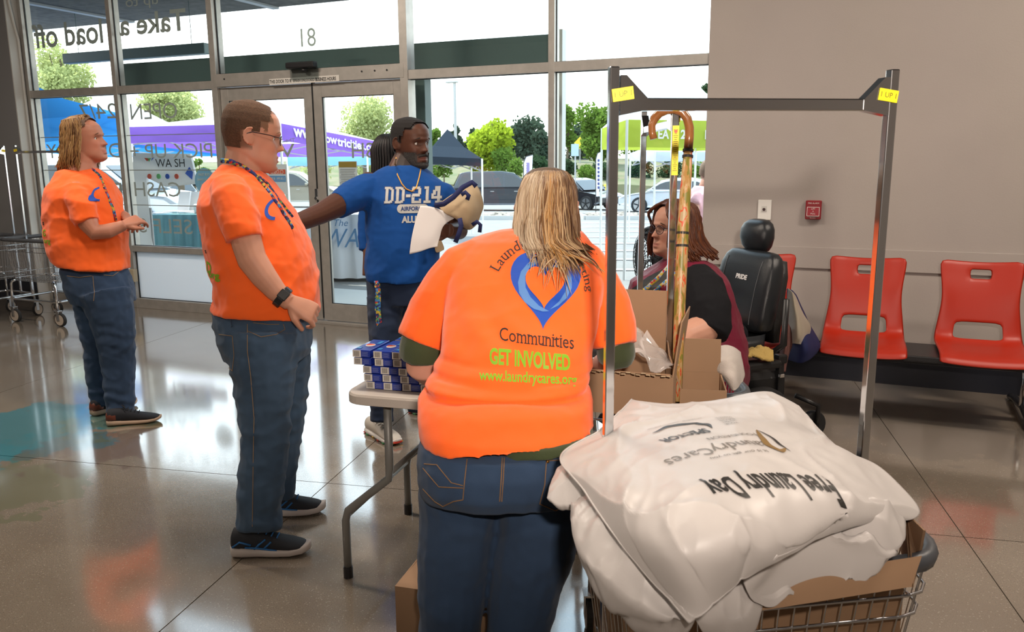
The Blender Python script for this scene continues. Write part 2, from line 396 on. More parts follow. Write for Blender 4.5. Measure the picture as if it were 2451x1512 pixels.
# entrance between windows 2 and 3: header, transom light and two leaves
dr = structure('door_1', MB().box((XS[2], YW, ZTOP/2), (.065, .125, ZTOP)), M_alu, bevel=.002)
frame_bar((XS[3], YW, 0), (XS[3], YW, ZTOP), .075, .125, dr)
hz = 2.235
hb = frame_bar((XS[2], YW, hz), (XS[3], YW, hz), .115, .13, dr, 'header')
sc = MB()
for sx in (-5.5, -4.0, -3.87, -3.75): sc.cyl((sx, YW-.066, hz+.01), (sx, YW-.069, hz+.01), .008, n=8)
part('screw', sc, M_gasket, hb)
pane(XS[2]+.035, XS[3]-.04, hz+.06, ZTOP, dr)
frame_bar((XS[2], YW, .012), (XS[3], YW, .012), .024, .16, dr, 'threshold')
xm = aty(766, 500, YW).x
for (a, b, hinge) in ((XS[2]+.035, xm-.006, 0), (xm+.006, XS[3]-.04, 1)):
    leaf = frame_bar((a+.045, YW, .03), (a+.045, YW, hz-.065), .09, .05, dr, 'door_leaf')
    frame_bar((b-.045, YW, .03), (b-.045, YW, hz-.065), .09, .05, leaf, 'stile')
    frame_bar((a+.09, YW, hz-.125), (b-.09, YW, hz-.125), .12, .05, leaf, 'rail')
    frame_bar((a+.09, YW, .11), (b-.09, YW, .11), .16, .05, leaf, 'rail')
    pane(a+.09, b-.09, .19, hz-.185, leaf)
part('gasket', MB().box((xm, YW-.01, hz/2), (.012, .04, hz-.1)), M_gasket, dr)
lk = MB(); p_ = aty(758, 465, YW-.03); lk.box(p_, (.03, .012, .10)); lk.cyl(p_+V((0, 0, -.035)), p_+V((0, -.02, -.035)), .014)
part('lock', lk, M_chrome, dr, label='silver thumb turn lock')
# motion sensor on the header
sn = thing('motion_sensor', 'black motion sensor box mounted on the header above the entrance doors', 'sensor', aty(720, 160, YW-.09))
a = aty(688, 158, YW-.10); b = aty(755, 154, YW-.10)
part('housing', MB().box((a+b)/2, (b.x-a.x, .07, .055)), M_black, sn, bevel=.012)
part('bracket', MB().box((a+b)/2+V((.01, .02, -.07)), (b.x-a.x-.01, .02, .10)), glassmat('sensor_visor', (.75, .78, .78)), sn)
lens = MB(); lens.ball((a+b)/2+V((.03, -.01, -.045)), (.03, .02, .015), 6); part('lens', lens, M_black, sn)
# sign strips over the door
M_sign = mat('sign_white', (.72, .70, .66), .5); M_ink = mat('black_ink', (.012, .012, .012), .6)
y_ = YW-.0675
a = aty(645, 196, y_); b = aty(694, 194, y_); c = aty(757, 190, y_); d = aty(812, 187, y_)
st = thing('door_sign', 'white strip sign with black capitals across the header above the doors', 'sign', (a.x, y_, a.z))
part('strip', MB().box((((a.x+d.x)/2), y_, (a.z+d.z)/2), (d.x-a.x, .003, .052), Matrix.Rotation(-.006, 3, 'Y')), M_sign, st)
zc = (a.z+d.z)/2-.002
put_text('lettering', 'THIS DOOR TO R', .042, ((a.x+b.x)/2+.01, y_-.003, zc), (1, 0, 0), (0, 0, 1), M_ink, st, xs=.72, bold=.0008)
put_text('lettering', 'EMAIN UNLOCKED', .036, ((b.x+c.x)/2+.01, y_-.003, zc), (1, 0, 0), (0, 0, 1), M_ink, st, xs=.74)
put_text('lettering', 'BUSINESS HOURS', .042, ((c.x+d.x)/2-.02, y_-.003, zc), (1, 0, 0), (0, 0, 1), M_ink, st, xs=.66, bold=.0008)
# vinyl lettering on the glass (reads from outside: mirrored from here)
M_vinyl = lucent('grey_vinyl', (.36, .36, .34), .12); M_vwhite = mat('pale_vinyl', (.62, .68, .68), .6)
def vinyl(text, pxc, pyc, hpx, label, m=M_vinyl, pxw=None, y=YW+.006, w=None, bold=0):
    P = aty(pxc, pyc, y); h = abs(aty(pxc, pyc-hpx/2, y).z-aty(pxc, pyc+hpx/2, y).z); size = h/.72
    vs, fs = text_mesh(text, size, bold=bold); lo = min(v.x for v in vs); hi = max(v.x for v in vs); k = 1
    if w: k = abs(aty(w[1], pyc, y).x-aty(w[0], pyc, y).x)/(hi-lo); P.x = (aty(w[1], pyc, y).x+aty(w[0], pyc, y).x)/2
    t = thing('window_lettering', label, 'lettering', P); par = list(range(len(vs)))
    def root_(i):
        while par[i] != i: i = par[i]
        return i
    for f in fs:
        for i in f[1:]: par[root_(i)] = root_(f[0])
    grp = {}
    for f in fs: grp.setdefault(root_(f[0]), []).append(f)
    for g_ in sorted(grp.values(), key=lambda q: min(vs[i].x for f in q for i in f)):
        ids = sorted({i for f in g_ for i in f}); mp = {i: j for j, i in enumerate(ids)}; mb = MB()
        mb.add([P+V((-(vs[i].x-(lo+hi)/2)*k, 0, vs[i].y)) for i in ids], [tuple(mp[i] for i in f) for f in g_]); part('letter', mb, m, t, fix=False)
    return t
vinyl('Take a', 370, 56, 52, 'grey vinyl words Take a, mirrored, on the upper glass left of the entrance', bold=.006, w=(284, 446))
vinyl('load off', 165, 84, 58, 'grey vinyl words load off, mirrored, on the upper corner pane', bold=.006, w=(78, 246))
vinyl('up to', 340, 2, 26, 'cut-off grey vinyl words above Take a', w=(300, 378))
vinyl('OPEN', 366, 268, 40, 'grey vinyl word OPEN, mirrored, beside the first mullion', w=(312, 424))
vinyl('24/7', 248, 268, 38, 'grey vinyl 24, mirrored, on the corner pane', w=(190, 278))
vinyl('PICK UP +', 412, 363, 36, 'grey vinyl words PICK UP, mirrored, on the second pane', w=(312, 508))
vinyl('DELIVERY', 200, 363, 36, 'grey vinyl word DELIVERY mirrored behind the long haired man', w=(112, 288))
vinyl('CASH', 376, 455, 36, 'grey vinyl word CASH, mirrored, on the second pane', w=(322, 432))
vinyl('FREE', 230, 455, 34, 'grey vinyl word ending in E behind the long haired man', w=(180, 292))
vinyl('SELF S', 396, 543, 36, 'grey vinyl word SELF, mirrored, above the sill of the second pane', w=(332, 460))
vinyl('81', 737, 92, 46, 'pale house number 81, mirrored, on the glass above the doors', m=M_vwhite, w=(720, 756))
vinyl('W', 671, 362, 34, 'grey vinyl letter W on the left door leaf', w=(640, 706))
vinyl('SH', 870, 362, 38, 'grey vinyl letters SH, mirrored, on the right door leaf', w=(842, 896))
vinyl('The', 696, 336, 10, 'small grey vinyl word The on the left door leaf', w=(684, 706))
for k, (yy0, yy1) in enumerate(((322, 322), (407, 408), (492, 494))):
    for (xa, xb) in ((XS[0]+.03, XS[1]-.03), (XS[1]+.03, XS[2]-.03)):
        z = aty(400, yy0, YW).z
        tag(part('vinyl_line', MB().box(((xa+xb)/2, YW+.006, z), (xb-xa, .001, .008)), M_vinyl), 'thin grey vinyl rule between the lines of window lettering', 'line', 'vinyl rules on the window')
# stickers on the glass
def sticker(name, x0, y0, x1, y1, m, label, cat='notice', yo=.008):
    a = aty(x0, y0, YW+yo); b = aty(x1, y1, YW+yo); o = thing(name, label, cat, ((a.x+b.x)/2, YW+yo, b.z))
    part('sheet', MB().box(((a.x+b.x)/2, YW+yo, (a.z+b.z)/2), (abs(b.x-a.x), .002, abs(a.z-b.z))), m, o); return o, a, b
M_paper = lucent('paper_on_glass', (.78, .78, .80), .35); M_red = mat('print_red', (.75, .13, .08), .6); M_blue = mat('print_blue', (.16, .36, .70), .6); M_gold = mat('print_gold', (.35, .24, .05), .6)
o, a, b = sticker('closing_notice', 640, 393, 690, 465, M_paper, 'paper notice with red and blue panels taped to the left door')
dx = b.x-a.x; dz = a.z-b.z
part('red_panel', MB().box((a.x+dx/2, YW+.004, a.z-dz*.25), (dx*.86, .002, dz*.15)), M_red, o)
part('blue_panel', MB().box((a.x+dx/2, YW+.004, a.z-dz*.48), (dx*.86, .002, dz*.2)), M_blue, o)
put_text('lettering', 'CLOSED', .05, (a.x+dx/2, YW+.002, a.z-dz*.26), (-1, 0, 0), (0, 0, 1), M_sign, o, xs=.8)
put_text('lettering', '5:30 PM - 8 PM', .03, (a.x+dx/2, YW+.002, a.z-dz*.48), (-1, 0, 0), (0, 0, 1), M_sign, o, xs=.9)
o, a, b = sticker('text_notice', 810, 386, 858, 482, M_paper, 'printed notice with a brown heading taped to the right door')
dx = b.x-a.x; dz = a.z-b.z
part('brown_heading', MB().box((a.x+dx/2, YW+.004, a.z-dz*.08), (dx*.95, .002, dz*.14)), M_gold, o)
mbt = MB()
for i in range(18): mbt.box((a.x+dx/2-.004*(i % 3), YW+.004, a.z-dz*(.2+.042*i)), (dx*(.84-.03*(i % 4)), .001, .006))
part('text_lines', mbt, mat('grey_print', (.35, .35, .37), .7), o)
o, a, b = sticker('restroom_notice', 476, 526, 516, 560, M_paper, 'small sorry no public restroom sign on the second pane beside the orange shirted man')
dx = b.x-a.x; dz = a.z-b.z
part('red_panel', MB().box((a.x+dx/2, YW+.004, a.z-dz*.18), (dx, .002, dz*.34)), M_red, o)
for i, s_ in enumerate(('SORRY', 'NO PUBLIC', 'RESTROOM')): put_text('lettering', s_, (.055, .042, .042)[i], (a.x+dx/2-.01, YW+.002, a.z-dz*(.2, .52, .82)[i]), (-1, 0, 0), (0, 0, 1), M_sign if i == 0 else M_ink, o, xs=.8)
cc = aty(490, 433, YW+.008); mbk = MB(); mbk.cyl(cc, cc+V((0, .002, 0)), .125, n=40)
o = thing('round_sticker', 'round blue sticker with white words on the second pane', 'sticker', cc)
part('disc', mbk, mat('sticker_blue', (.22, .46, .72), .5), o)
for i, s_ in enumerate(('OUR TEAM', 'Diverse, United,', 'Inclusive.')): put_text('lettering', s_, (.036, .034, .034)[i], cc+V((0, -.004, .06-.045*i)), (-1, 0, 0), (0, 0, 1), M_sign, o, xs=.8)
# outlet box on the mullion, conduit below
P = aty(318, 659, YW-.075)
o = thing('outlet_box', 'beige surface outlet box with a black plug on the mullion beside the long haired man', 'outlet', P)
part('housing', MB().box(P, (.085, .05, .13)), mat('beige_plastic', (.42, .37, .27), .5), o, bevel=.006)
mbx = MB(); mbx.cyl(P+V((-.01, -.025, .01)), P+V((-.01, -.05, .01)), .014); mbx.tube([P+V((-.01, -.05, .01)), P+V((-.05, -.07, .0)), P+V((-.10, -.06, -.03)), P+V((-.13, -.02, -.10))], .006, 8)
part('plug', mbx, M_black, o, True)
# canopy outside: soffit with pale battens, fascia beam, posts
can = structure('trim_2', MB().box((-7.6, 7.65, 3.50), (9.6, 2.7, .12)), M_soffit)
M_bat = mat('batten_grey', (.32, .34, .36), .6)
for xx in (-11.6, -9.6, -7.1, -4.6): part('batten', MB().box((xx, 7.65, 3.43), (.10, 2.7, .03)), M_bat, can)
a_, b_ = aty(158, 136, 8.2), aty(497, 122, 8.2)  # dark bar below the soffit, its thin hangers added to hold it
o = part('dark_bar', MB().box(((a_.x+b_.x)/2, 8.2, (a_.z+b_.z)/2), (b_.x-a_.x, .12, .13)), M_beam, None, bevel=.01); tag(o, 'dark horizontal bar hanging outside below the soffit, crossed by the first mullion', 'bar')
for q in (.1, .9): part('hanger', MB().cyl((a_.x+(b_.x-a_.x)*q, 8.2, a_.z), (a_.x+(b_.x-a_.x)*q, 8.2, 3.45), .004), M_beam, o)
bx0 = aty(290, 180, 6.75).x; bx1 = aty(1322, 112, 6.75).x
zb0 = aty(640, 178, 6.75).z
def beamz(px, py): return aty(px, py, 6.75).z
mbm = MB(); mbm.box(((bx0+bx1)/2, 6.80, (beamz(400, 168)+beamz(400, 205))/2+.02), (bx1-bx0, .16, .30)); 
structure('trim_3', mbm, M_beam, bevel=.01)
pp = aty(1008, 400, 6.6); structure('trim_4', MB().box((pp.x, 6.62, 1.1), (.16, .12, 2.3)), M_beam, bevel=.005)
pp = aty(1340, 300, 6.75); structure('trim_5', MB().box((pp.x+.01, 6.75, 1.25), (.055, .10, 2.62)), mat('pale_post', (.62, .63, .62), .6), bevel=.004)
# wall devices
P = aty(1947, 502, YD-.02)
o = thing('fire_alarm_station', 'red fire alarm pull station on the wall right of the wheelchair headrest', 'alarm', P)
M_alarm = mat('alarm_red', (.26, .012, .02), .4)
part('housing', MB().box(P, (.10, .04, .125)), M_alarm, o, bevel=.006)
part('pull_handle', MB().box(P+V((0, -.026, -.01)), (.086, .012, .062)), mat('alarm_red_front', (.33, .015, .03), .35), o, bevel=.004)
mbf = MB()
for dz_ in (-.039, .019): mbf.box(P+V((0, -.0325, dz_)), (.078, .001, .003))
for dx_ in (-.038, .038): mbf.box(P+V((dx_, -.0325, -.01)), (.003, .001, .058))
part('handle_border', mbf, M_sign, o)
for s_, sz, dz_ in (('FIRE ALARM', .013, .045), ('LIFT', .014, .008), ('&', .011, -.008), ('PULL', .014, -.024), ('fire alarm', .009, -.052)):
    put_text('lettering', s_, sz, P+V((0, -.034, dz_)), (1, 0, 0), (0, 0, 1), M_sign, o)
P = aty(1830, 502, YD-.006)
o = thing('wall_plate', 'white wall plate with a round jack on the wall above the wheelchair', 'wall plate', P)
part('plate', MB().box(P, (.088, .010, .135)), M_white, o, bevel=.003)
mbp = MB(); mbp.cyl(P+V((-.002, -.004, .004)), P+V((-.002, -.02, .004)), .010); part('jack', mbp, M_chrome, o)
mbp = MB(); mbp.box(P+V((-.002, -.006, .006)), (.035, .002, .04)); part('insert', mbp, mat('plate_insert', (.6, .59, .56), .5), o)
# ================================================================ OUTSIDE
M_asph = mat('asphalt', (.20, .195, .19), .9, var=.15, vscale=3, bump=.2, bscale=30)
M_conc = mat('sidewalk_concrete', (.46, .45, .43), .85, var=.08, vscale=2)
M_line = mat('road_paint', (.82, .82, .80), .8)
M_bank = mat('dry_bank', (.17, .145, .085), .95, var=.4, vscale=.8, vcol=(.10, .12, .05))
g = MB(); ys = [YW+.07, 8, 12, 20, 30, 42, 47]
rows = [[(-75, y, gz(y)), (30, y, gz(y))] for y in ys]
structure('ground', MB().add([p for r in rows[:2] for p in r], [(0, 1, 3, 2)]), M_conc)
structure('parking_lot', MB().add([p for r in rows[1:] for p in r], [(2*i, 2*i+1, 2*i+3, 2*i+2) for i in range(len(rows)-2)]), M_asph)
bk = MB(); n_ = 40; prof = [(46, gz(47)), (46.3, -.1), (50, .35), (55, 1.0), (60, 1.35), (200, 1.5)]
vs = [(-75+i*105/n_*1.25, y, z+.12*math.sin(i*1.7+j)*(0 < j < 4)) for j, (y, z) in enumerate(prof) for i in range(n_+1)]
bk.add(vs, [(j*(n_+1)+i, j*(n_+1)+i+1, (j+1)*(n_+1)+i+1, (j+1)*(n_+1)+i) for j in range(len(prof)-1) for i in range(n_)])
structure('bank', bk, M_bank)
structure('road', MB().box((-15, 66, 1.42), (130, 6, .02)), M_asph)
# paint hatching on the lot
rth = V((rt0.x, rt0.y, 0))
for i, yy in enumerate((533, 543, 554, 567, 582, 600, 621, 646)):
    a = atg(1392-i*3, yy+2); b = a+rth*3.2; w_ = .11
    mb = MB(); mb.add([a, b, b+V((.0, w_, 0)), a+V((.0, w_, 0))], [(0, 1, 2, 3)]); mb.v = [p+V((0, 0, .012)) for p in mb.v]
    tag(part('parking_stripe', mb, M_line, fix=False), 'white painted stripe of the hatched zone on the lot outside', 'stripe', 'hatching stripes on the lot')
for i, (x0, y0, x1, y1) in enumerate(((700, 590, 960, 585), (690, 606, 960, 603), (690, 574, 800, 572))):
    a = atg(x0, y0); b = atg(x1, y1); mb = MB(); mb.add([a, b, b+V((0, .14, 0)), a+V((0, .14, 0))], [(0, 1, 2, 3)]); mb.v = [p+V((0, 0, .015)) for p in mb.v]
    tag(part('parking_stripe', mb, M_line, fix=False), 'white painted line on the asphalt beyond the entrance doors', 'stripe', 'lines beyond the doors')
# planters with river stones
M_curb = mat('curb', (.42, .42, .41), .9); M_stone = mat('river_stone', (.36, .31, .26), .9, var=.4, vscale=3)
def planter(x0, x1, y, label):
    a = atg(x0, y+6); b = atg(x1, y+6); d_ = (b-a).length; dirv = (b-a).normalized(); nrm = V((-dirv.y, dirv.x, 0))
    o = thing('planter', label, 'planter', a)
    mb = MB()
    for p, q in ((a, b), (b, b+nrm*1.6), (b+nrm*1.6, a+nrm*1.6), (a+nrm*1.6, a)): mb.beam(p+V((0, 0, .06)), q+V((0, 0, .06)), .15, .16)
    part('curb', mb, M_curb, o)
    st_ = MB()
    for i in range(130):
        p = a+dirv*random.uniform(.15, d_-.15)+nrm*random.uniform(.15, 1.45)+V((0, 0, .12)); s_ = random.uniform(.05, .11)
        st_.ball(p, (s_, s_*.8, s_*.6), 3)
    s2 = part('stones', st_, M_stone, o); s2['kind'] = 'stuff'
planter(1135, 1255, 520, 'kerbed bed of river stones behind the foreground woman, left of her head')
planter(1402, 1560, 520, 'kerbed bed of river stones right of the yellow bollards')
# cars
M_tyre = mat('tyre', (.015, .015, .016), .8); M_rim = mat('alloy_rim', (.45, .46, .48), .3, .9); M_win = mat('car_glass', (.02, .025, .03), .05, 0, .8); M_tail = mat('tail_lamp', (.5, .01, .02), .3); M_head = mat('head_lamp', (.6, .62, .62), .2)
def car(px, py, hd, col, label, kind='suv', L_=4.6, scale=1, W_=1.85):
    base = atg(px, py); Hh = 1.70 if kind == 'suv' else 1.42
    paint = mat('car_paint', col, .25, .3, .6, coat=.8)
    if kind == 'suv': lo = [(0, .45), (.0, .8), (.03, .98), (.24, 1.03), (.5, 1.04), (.76, 1.02), (.95, .90), (1, .75), (1, .42), (.9, .28), (.1, .28)]; gr = [(.03, .98), (.10, 1.62), (.16, 1.68), (.48, 1.70), (.60, 1.62), (.77, 1.02)]
    else: lo = [(0, .42), (.0, .78), (.04, .90), (.2, .94), (.5, .92), (.72, .88), (.93, .74), (1, .62), (1, .38), (.9, .24), (.1, .24)]; gr = [(.12, .92), (.27, 1.34), (.38, 1.42), (.52, 1.42), (.62, 1.34), (.76, .88)]
    dx = V((math.cos(hd), math.sin(hd), 0)); dy = V((-dx.y, dx.x, 0))
    def P(u, z, wv): return base+dx*((u-.5)*L_)*scale+dy*wv*scale+V((0, 0, z*scale))
    o = thing('car', label, 'car', base)
    mb = MB(); W2 = W_/2; n = len(lo)
    mb.loft([[P(u, z, k*W2*f) for u, z in [(.5+(uu-.5)*q, .62+(zz-.62)*q) for uu, zz in lo]] for k, f, q in ((-1, .93, .9), (-1, 1, 1), (1, 1, 1), (1, .93, .9))])
    body = part('body', mb, paint, o, bevel=.06*scale)
    mb = MB(); mb.loft([[P(.45+(u-.45)*q, z, k*W2*(.93-.25*(z-.9))) for u, z in [(uu, zz) for uu, zz in gr]] for k, q in ((-1, .99), (-.9, 1), (.9, 1), (1, .99))])
    part('roof', mb, paint, o, bevel=.03*scale)
    # side glass, windscreens
    mid = [(gr[0][0]+.035, gr[0][1]+.06), (gr[1][0]+.03, gr[1][1]-.05), (gr[2][0]+.02, gr[2][1]-.09), (gr[3][0]-.0, gr[3][1]-.09), (gr[4][0]-.01, gr[4][1]-.08), (gr[5][0]-.035, gr[5][1]+.06)]
    for k in (-1, 1):
        xs_ = [mid[0][0], mid[0][0]+(mid[-1][0]-mid[0][0])*.36, mid[0][0]+(mid[-1][0]-mid[0][0])*.66, mid[-1][0]]
        def zt(u):
            for (a_, b_), (c_, d_) in zip(mid, mid[1:]):
                if a_ <= u <= c_: return b_+(d_-b_)*(u-a_)/max(1e-6, c_-a_)
            return mid[-1][1]
        zb = mid[0][1]
        for a_, b_ in zip(xs_, xs_[1:]):
            uu = [a_+.006+(b_-a_-.012)*t for t in (0, .25, .5, .75, 1)]
            poly = [P(u, zb, k*(W2*(.93-.25*(zb-.9))+.012)) for u in (uu[0], uu[-1])]+[P(u, max(zb+.02, zt(u)), k*(W2*(.93-.25*(zt(u)-.9))+.012)) for u in reversed(uu)]
            m_ = MB(); m_.add(poly, [tuple(range(len(poly)))]); part('window', m_, M_win, o)
    for (u0, z0), (u1, z1), s_ in (((gr[4][0]+.012, gr[4][1]-.03), (gr[5][0]+.004, gr[5][1]+.04), 1), ((gr[1][0]-.012, gr[1][1]-.03), (gr[0][0]-.004, gr[0][1]+.05), -1)):
        m_ = MB(); w0 = W2*(.86-.25*(z0-.9)); w1 = W2*(.88-.25*(z1-.9)); m_.add([P(u0, z0, -w0), P(u0, z0, w0), P(u1, z1, w1), P(u1, z1, -w1)], [(0, 1, 2, 3)]); part('windscreen', m_, M_win, o)
    for u in (.19, .81):
        for k in (-1, 1):
            c0 = P(u, .33, k*(W2-.19)); c1 = P(u, .33, k*(W2+.01)); wm = MB(); wm.cyl(c0, c1, .33*scale, n=24); wh = part('wheel', wm, M_tyre, o)
            rm = MB(); rm.cyl(c1, c1+dy*k*.012*scale, .235*scale, n=20); part('rim', rm, M_rim, wh)
            sp_ = MB()
            for s_ in range(5):
                a_ = 2*PI*s_/5+.3; e = dx*math.cos(a_)+V((0, 0, 1))*math.sin(a_); sp_.beam(c1+dy*k*.016*scale, c1+dy*k*.016*scale+e*.22*scale, .05*scale, .03*scale, dy)
            part('spoke', sp_, M_tyre, wh)
    for k in (-.78, .78):
        m_ = MB(); m_.box(P(.005, .86 if kind == 'suv' else .76, k*W2), (.10*scale, .28*scale, .16*scale), Matrix.Rotation(hd, 3, 'Z')); part('tail_light', m_, M_tail, o, bevel=.02)
        m_ = MB(); m_.box(P(.985, .72 if kind == 'suv' else .6, k*W2), (.12*scale, .30*scale, .13*scale), Matrix.Rotation(hd, 3, 'Z')); part('headlight', m_, M_head, o, bevel=.02)
    m_ = MB()
    for u in (.40, .62): m_.box(P(u, .86 if kind == 'suv' else .76, -(W2+.015)), (.16*scale, .03*scale, .03*scale), Matrix.Rotation(hd, 3, 'Z'))
    part('door_handle', m_, M_rim, o)
    m_ = MB()
    for k in (-1, 1): m_.box(P(gr[5][0]-.06, gr[5][1]+.08, k*(W2+.08)), (.12*scale, .18*scale, .12*scale), Matrix.Rotation(hd, 3, 'Z'))
    part('mirror', m_, paint, o, bevel=.03)
    m_ = MB(); m_.box(P(-.002, .62, 0), (.02, .32*scale, .16*scale), Matrix.Rotation(hd, 3, 'Z')); part('number_plate', m_, M_sign, o)
    m_ = MB(); m_.box(P(1.0, .42, 0), (.04, 1.2*scale, .22*scale), Matrix.Rotation(hd, 3, 'Z')); part('grille', m_, M_black, o)
    return o
H0 = YAW
car(1206, 503, .38, (.018, .024, .035), 'dark blue SUV parked behind the glass left of the ponytailed woman')
car(1434, 473, .1, (.05, .06, .07), 'dark grey sedan behind the yellow bollards, farthest right', 'sedan')
car(1376, 500, -.35, (.02, .02, .025), 'black sedan nose out beside the leftmost yellow bollard', 'sedan', L_=4.4)
car(1618, 508, 3.25, (.50, .54, .60), 'silver sedan parked behind the chrome rack posts', 'sedan')
car(1675, 432, .15, (.72, .74, .76), 'white SUV far behind the pink shirted woman')
car(700, 495, .42, (.30, .27, .21), 'beige SUV seen through the left door leaf', L_=4.5)
car(500, 500, .95, (.20, .16, .10), 'bronze SUV seen from behind beside the round blue sticker')
car(385, 525, -.5, (.36, .38, .40), 'silver grey sedan behind the white laundry banner', 'sedan')
car(258, 560, .3, (.50, .56, .62), 'pale van-like SUV outside behind the long haired man')
car(120, 500, .3, (.05, .05, .055), 'dark SUV outside at the far left window', L_=4.4)
car(830, 450, .3, (.45, .02, .03), 'red car far off through the right door leaf', 'sedan')
# bollards, signs, flags, lamp
M_yel = mat('bollard_yellow', (.80, .62, .05), .5)
for px, yt, yb in ((1386, 448, 492), (1418, 440, 491), (1449, 440, 482)):
    b = atg(px, yb); d_ = depth(b); h_ = (yb-yt)/FPX*d_; mb = MB(); mb.tube([b, b+V((0, 0, h_-.06)), b+V((0, 0, h_-.02)), b+V((0, 0, h_))], [.10, .10, .08, .02], 14)
    tag(part('bollard', mb, M_yel, smooth=True, loc=b), {1386: 'yellow bollard touching the ponytail, leftmost of three', 1418: 'middle yellow bollard of three in the lot', 1449: 'rightmost yellow bollard, beside the chrome rack post'}[px], 'bollard')
M_pole = mat('pole_metal', (.36, .37, .38), .5, .4)
def post(px, y0, y1, r, label, name='sign_post', cat='post', m=None):
    b = atg(px, y1); d_ = depth(b); t_ = b+V((0, 0, (y1-y0)/FPX*d_*1.02)); mb = MB(); mb.cyl(b, t_, r, n=10); o = thing(name, label, cat, b); part('pole', mb, m or M_pole, o); return o, b, t_
o, b, t_ = post(1093, 212, 462, .11, 'tall thin parking lot lamp post beyond the glass', 'lamp_post', 'lamp post')
part('lamp_head', MB().box(t_+V((-.2, 0, .05)), (.9, .35, .12)), M_pole, o, bevel=.03)
part('footing', MB().cyl(b, b+V((0, 0, .8)), .35), M_conc, o)
o, b, t_ = post(1376, 350, 513, .03, 'grey sign post with a narrow sign behind the ponytailed woman'); part('sign_panel', MB().box(t_+V((0, -.05, -.25)), (.3, .02, .45)), mat('sign_blue_grey', (.35, .45, .48), .6), o)
post(1418, 368, 440, .035, 'plain grey post standing in the middle bollard', 'sign_post'); post(1449, 368, 440, .035, 'plain grey post standing in the rightmost bollard', 'sign_post')
b = atg(1387, 405); d_ = 75; c = atd(1388, 342, 58)
o = thing('warning_sign', 'yellow diamond road sign far behind the parked cars', 'sign', c-V((0, 0, 2.2)))
part('panel', MB().box(c, (.62, .03, .62), Matrix.Rotation(PI/4, 3, 'Y')), M_yel, o); part('pole', MB().cyl(c-V((0, -.05, 2.6)), c+V((0, .05, .2)), .04), M_pole, o)
M_flag = lucent('flag_cloth', (.82, .84, .90), .5)
def flag(px, y0, y1, wpx, py, label, edge):
    b = atg(px, py); d_ = depth(b); k = d_/FPX; o = thing('feather_flag', label, 'flag', b)
    top = atd(px, y0, d_); e = rth
    mb = MB(); mb.tube([b, atd(px, (y0+py)/2, d_), atd(px, y0+20, d_), atd(px+wpx*.3, y0+4, d_), atd(px+wpx, y0, d_)], .014, 6); part('pole', mb, M_black, o)
    L_ = [(px, y1), (px, y0+22), (px+wpx*.25, y0+6), (px+wpx, y0+1), (px+wpx*.92, (y0+y1)/2), (px+wpx*.45, y1)]
    mb = MB(); mb.prism([atd(x, y, d_) for x, y in L_], (0, .01, 0)); part('cloth', mb, M_flag, o)
    mb = MB()
    for i in range(8): mb.box(atd(px+wpx*.5, y0+22+i*(y1-y0-34)/8, d_)-V((0, .02, 0)), (wpx*k*.36, .004, 6*k))
    part('lettering', mb, mat('flag_print', edge, .6), o)
flag(1253, 370, 450, 22, 520, 'white feather flag with dark edge left of the ponytailed woman', (.25, .2, .4))
flag(1426, 362, 470, 14, 518, 'white feather flag beside the middle bollard', (.05, .06, .2))
# canopies
def tent(A, B, vh, peak, mroof, mval, label, depth_=3.0, side=1, posts=(0, 1, 2, 3), text=None, legs=.03, flip=False):
    A = V(A); B = V(B); e = B-A; eh = V((e.x, e.y, 0)); L_ = eh.length; n = V((-e.y, e.x, 0)).normalized()*side*depth_
    cor = [A, B, B+n, A+n]; o = thing('canopy_tent', label, 'tent', (A.x, A.y, gz(A.y)))
    top = V((0, 0, vh)); pk = (A+B+cor[2]+cor[3])/4+V((0, 0, vh+peak))
    mb = MB(); seg = 5; lowp = []
    for i in range(4):
        p, q = cor[i]+top, cor[(i+1) % 4]+top
        for j in range(seg):
            a_ = p.lerp(q, j/seg); b_ = p.lerp(q, (j+1)/seg)
            am = a_.lerp(pk, .5)-V((0, 0, .08)); bm_ = b_.lerp(pk, .5)-V((0, 0, .08))
            mb.add([a_, b_, bm_, am], [(0, 1, 2, 3)]); mb.add([am, bm_, pk], [(0, 1, 2)])
    part('roof_cloth', mb, mroof, o, True, fix=False)
    for i in range(4):
        p, q = cor[i], cor[(i+1) % 4]; m_ = MB(); m_.add([p, q, q+top, p+top], [(0, 1, 2, 3)]); part('valance', m_, mval, o, fix=False)
    for i in posts:
        c = cor[i]; m_ = MB(); m_.box((c.x, c.y, (c.z+vh+gz(c.y))/2), (legs, legs, c.z+vh-gz(c.y))); part('post', m_, M_white, o)
    fr = MB()
    cc_ = (cor[0]+cor[1]+cor[2]+cor[3])/4
    for i in range(4):
        p, q = (x_+(cc_-x_)*.05+V((0, 0, vh*.8)) for x_ in (cor[i], cor[(i+1) % 4])); m_ = (p+q)/2
        fr.beam(p-V((0, 0, .22)), m_, .02); fr.beam(q-V((0, 0, .22)), m_, .02); fr.beam(p, m_-V((0, 0, .2)), .02); fr.beam(q, m_-V((0, 0, .2)), .02)
    part('scissor_frame', fr, M_pole, o)
    if text:
        for s_, t0, t1, zz in text:
            vs, fs = text_mesh(s_, 1, bold=.03); lo = min(v.x for v in vs); hi = max(v.x for v in vs); ylo = min(v.y for v in vs); yhi = max(v.y for v in vs)
            P0 = A.lerp(B, t0)+V((0, 0, vh*zz[0])); P1 = A.lerp(B, t1)+V((0, 0, vh*zz[0])); nn = -n.normalized()*.02
            m_ = MB(); m_.add([P0+(P1-P0)*((v.x-lo)/(hi-lo))+V((0, 0, vh*(zz[1]-zz[0])*(v.y-ylo)/(yhi-ylo)))+nn for v in vs], fs); part('lettering', m_, M_sign, o, fix=False)
    return o
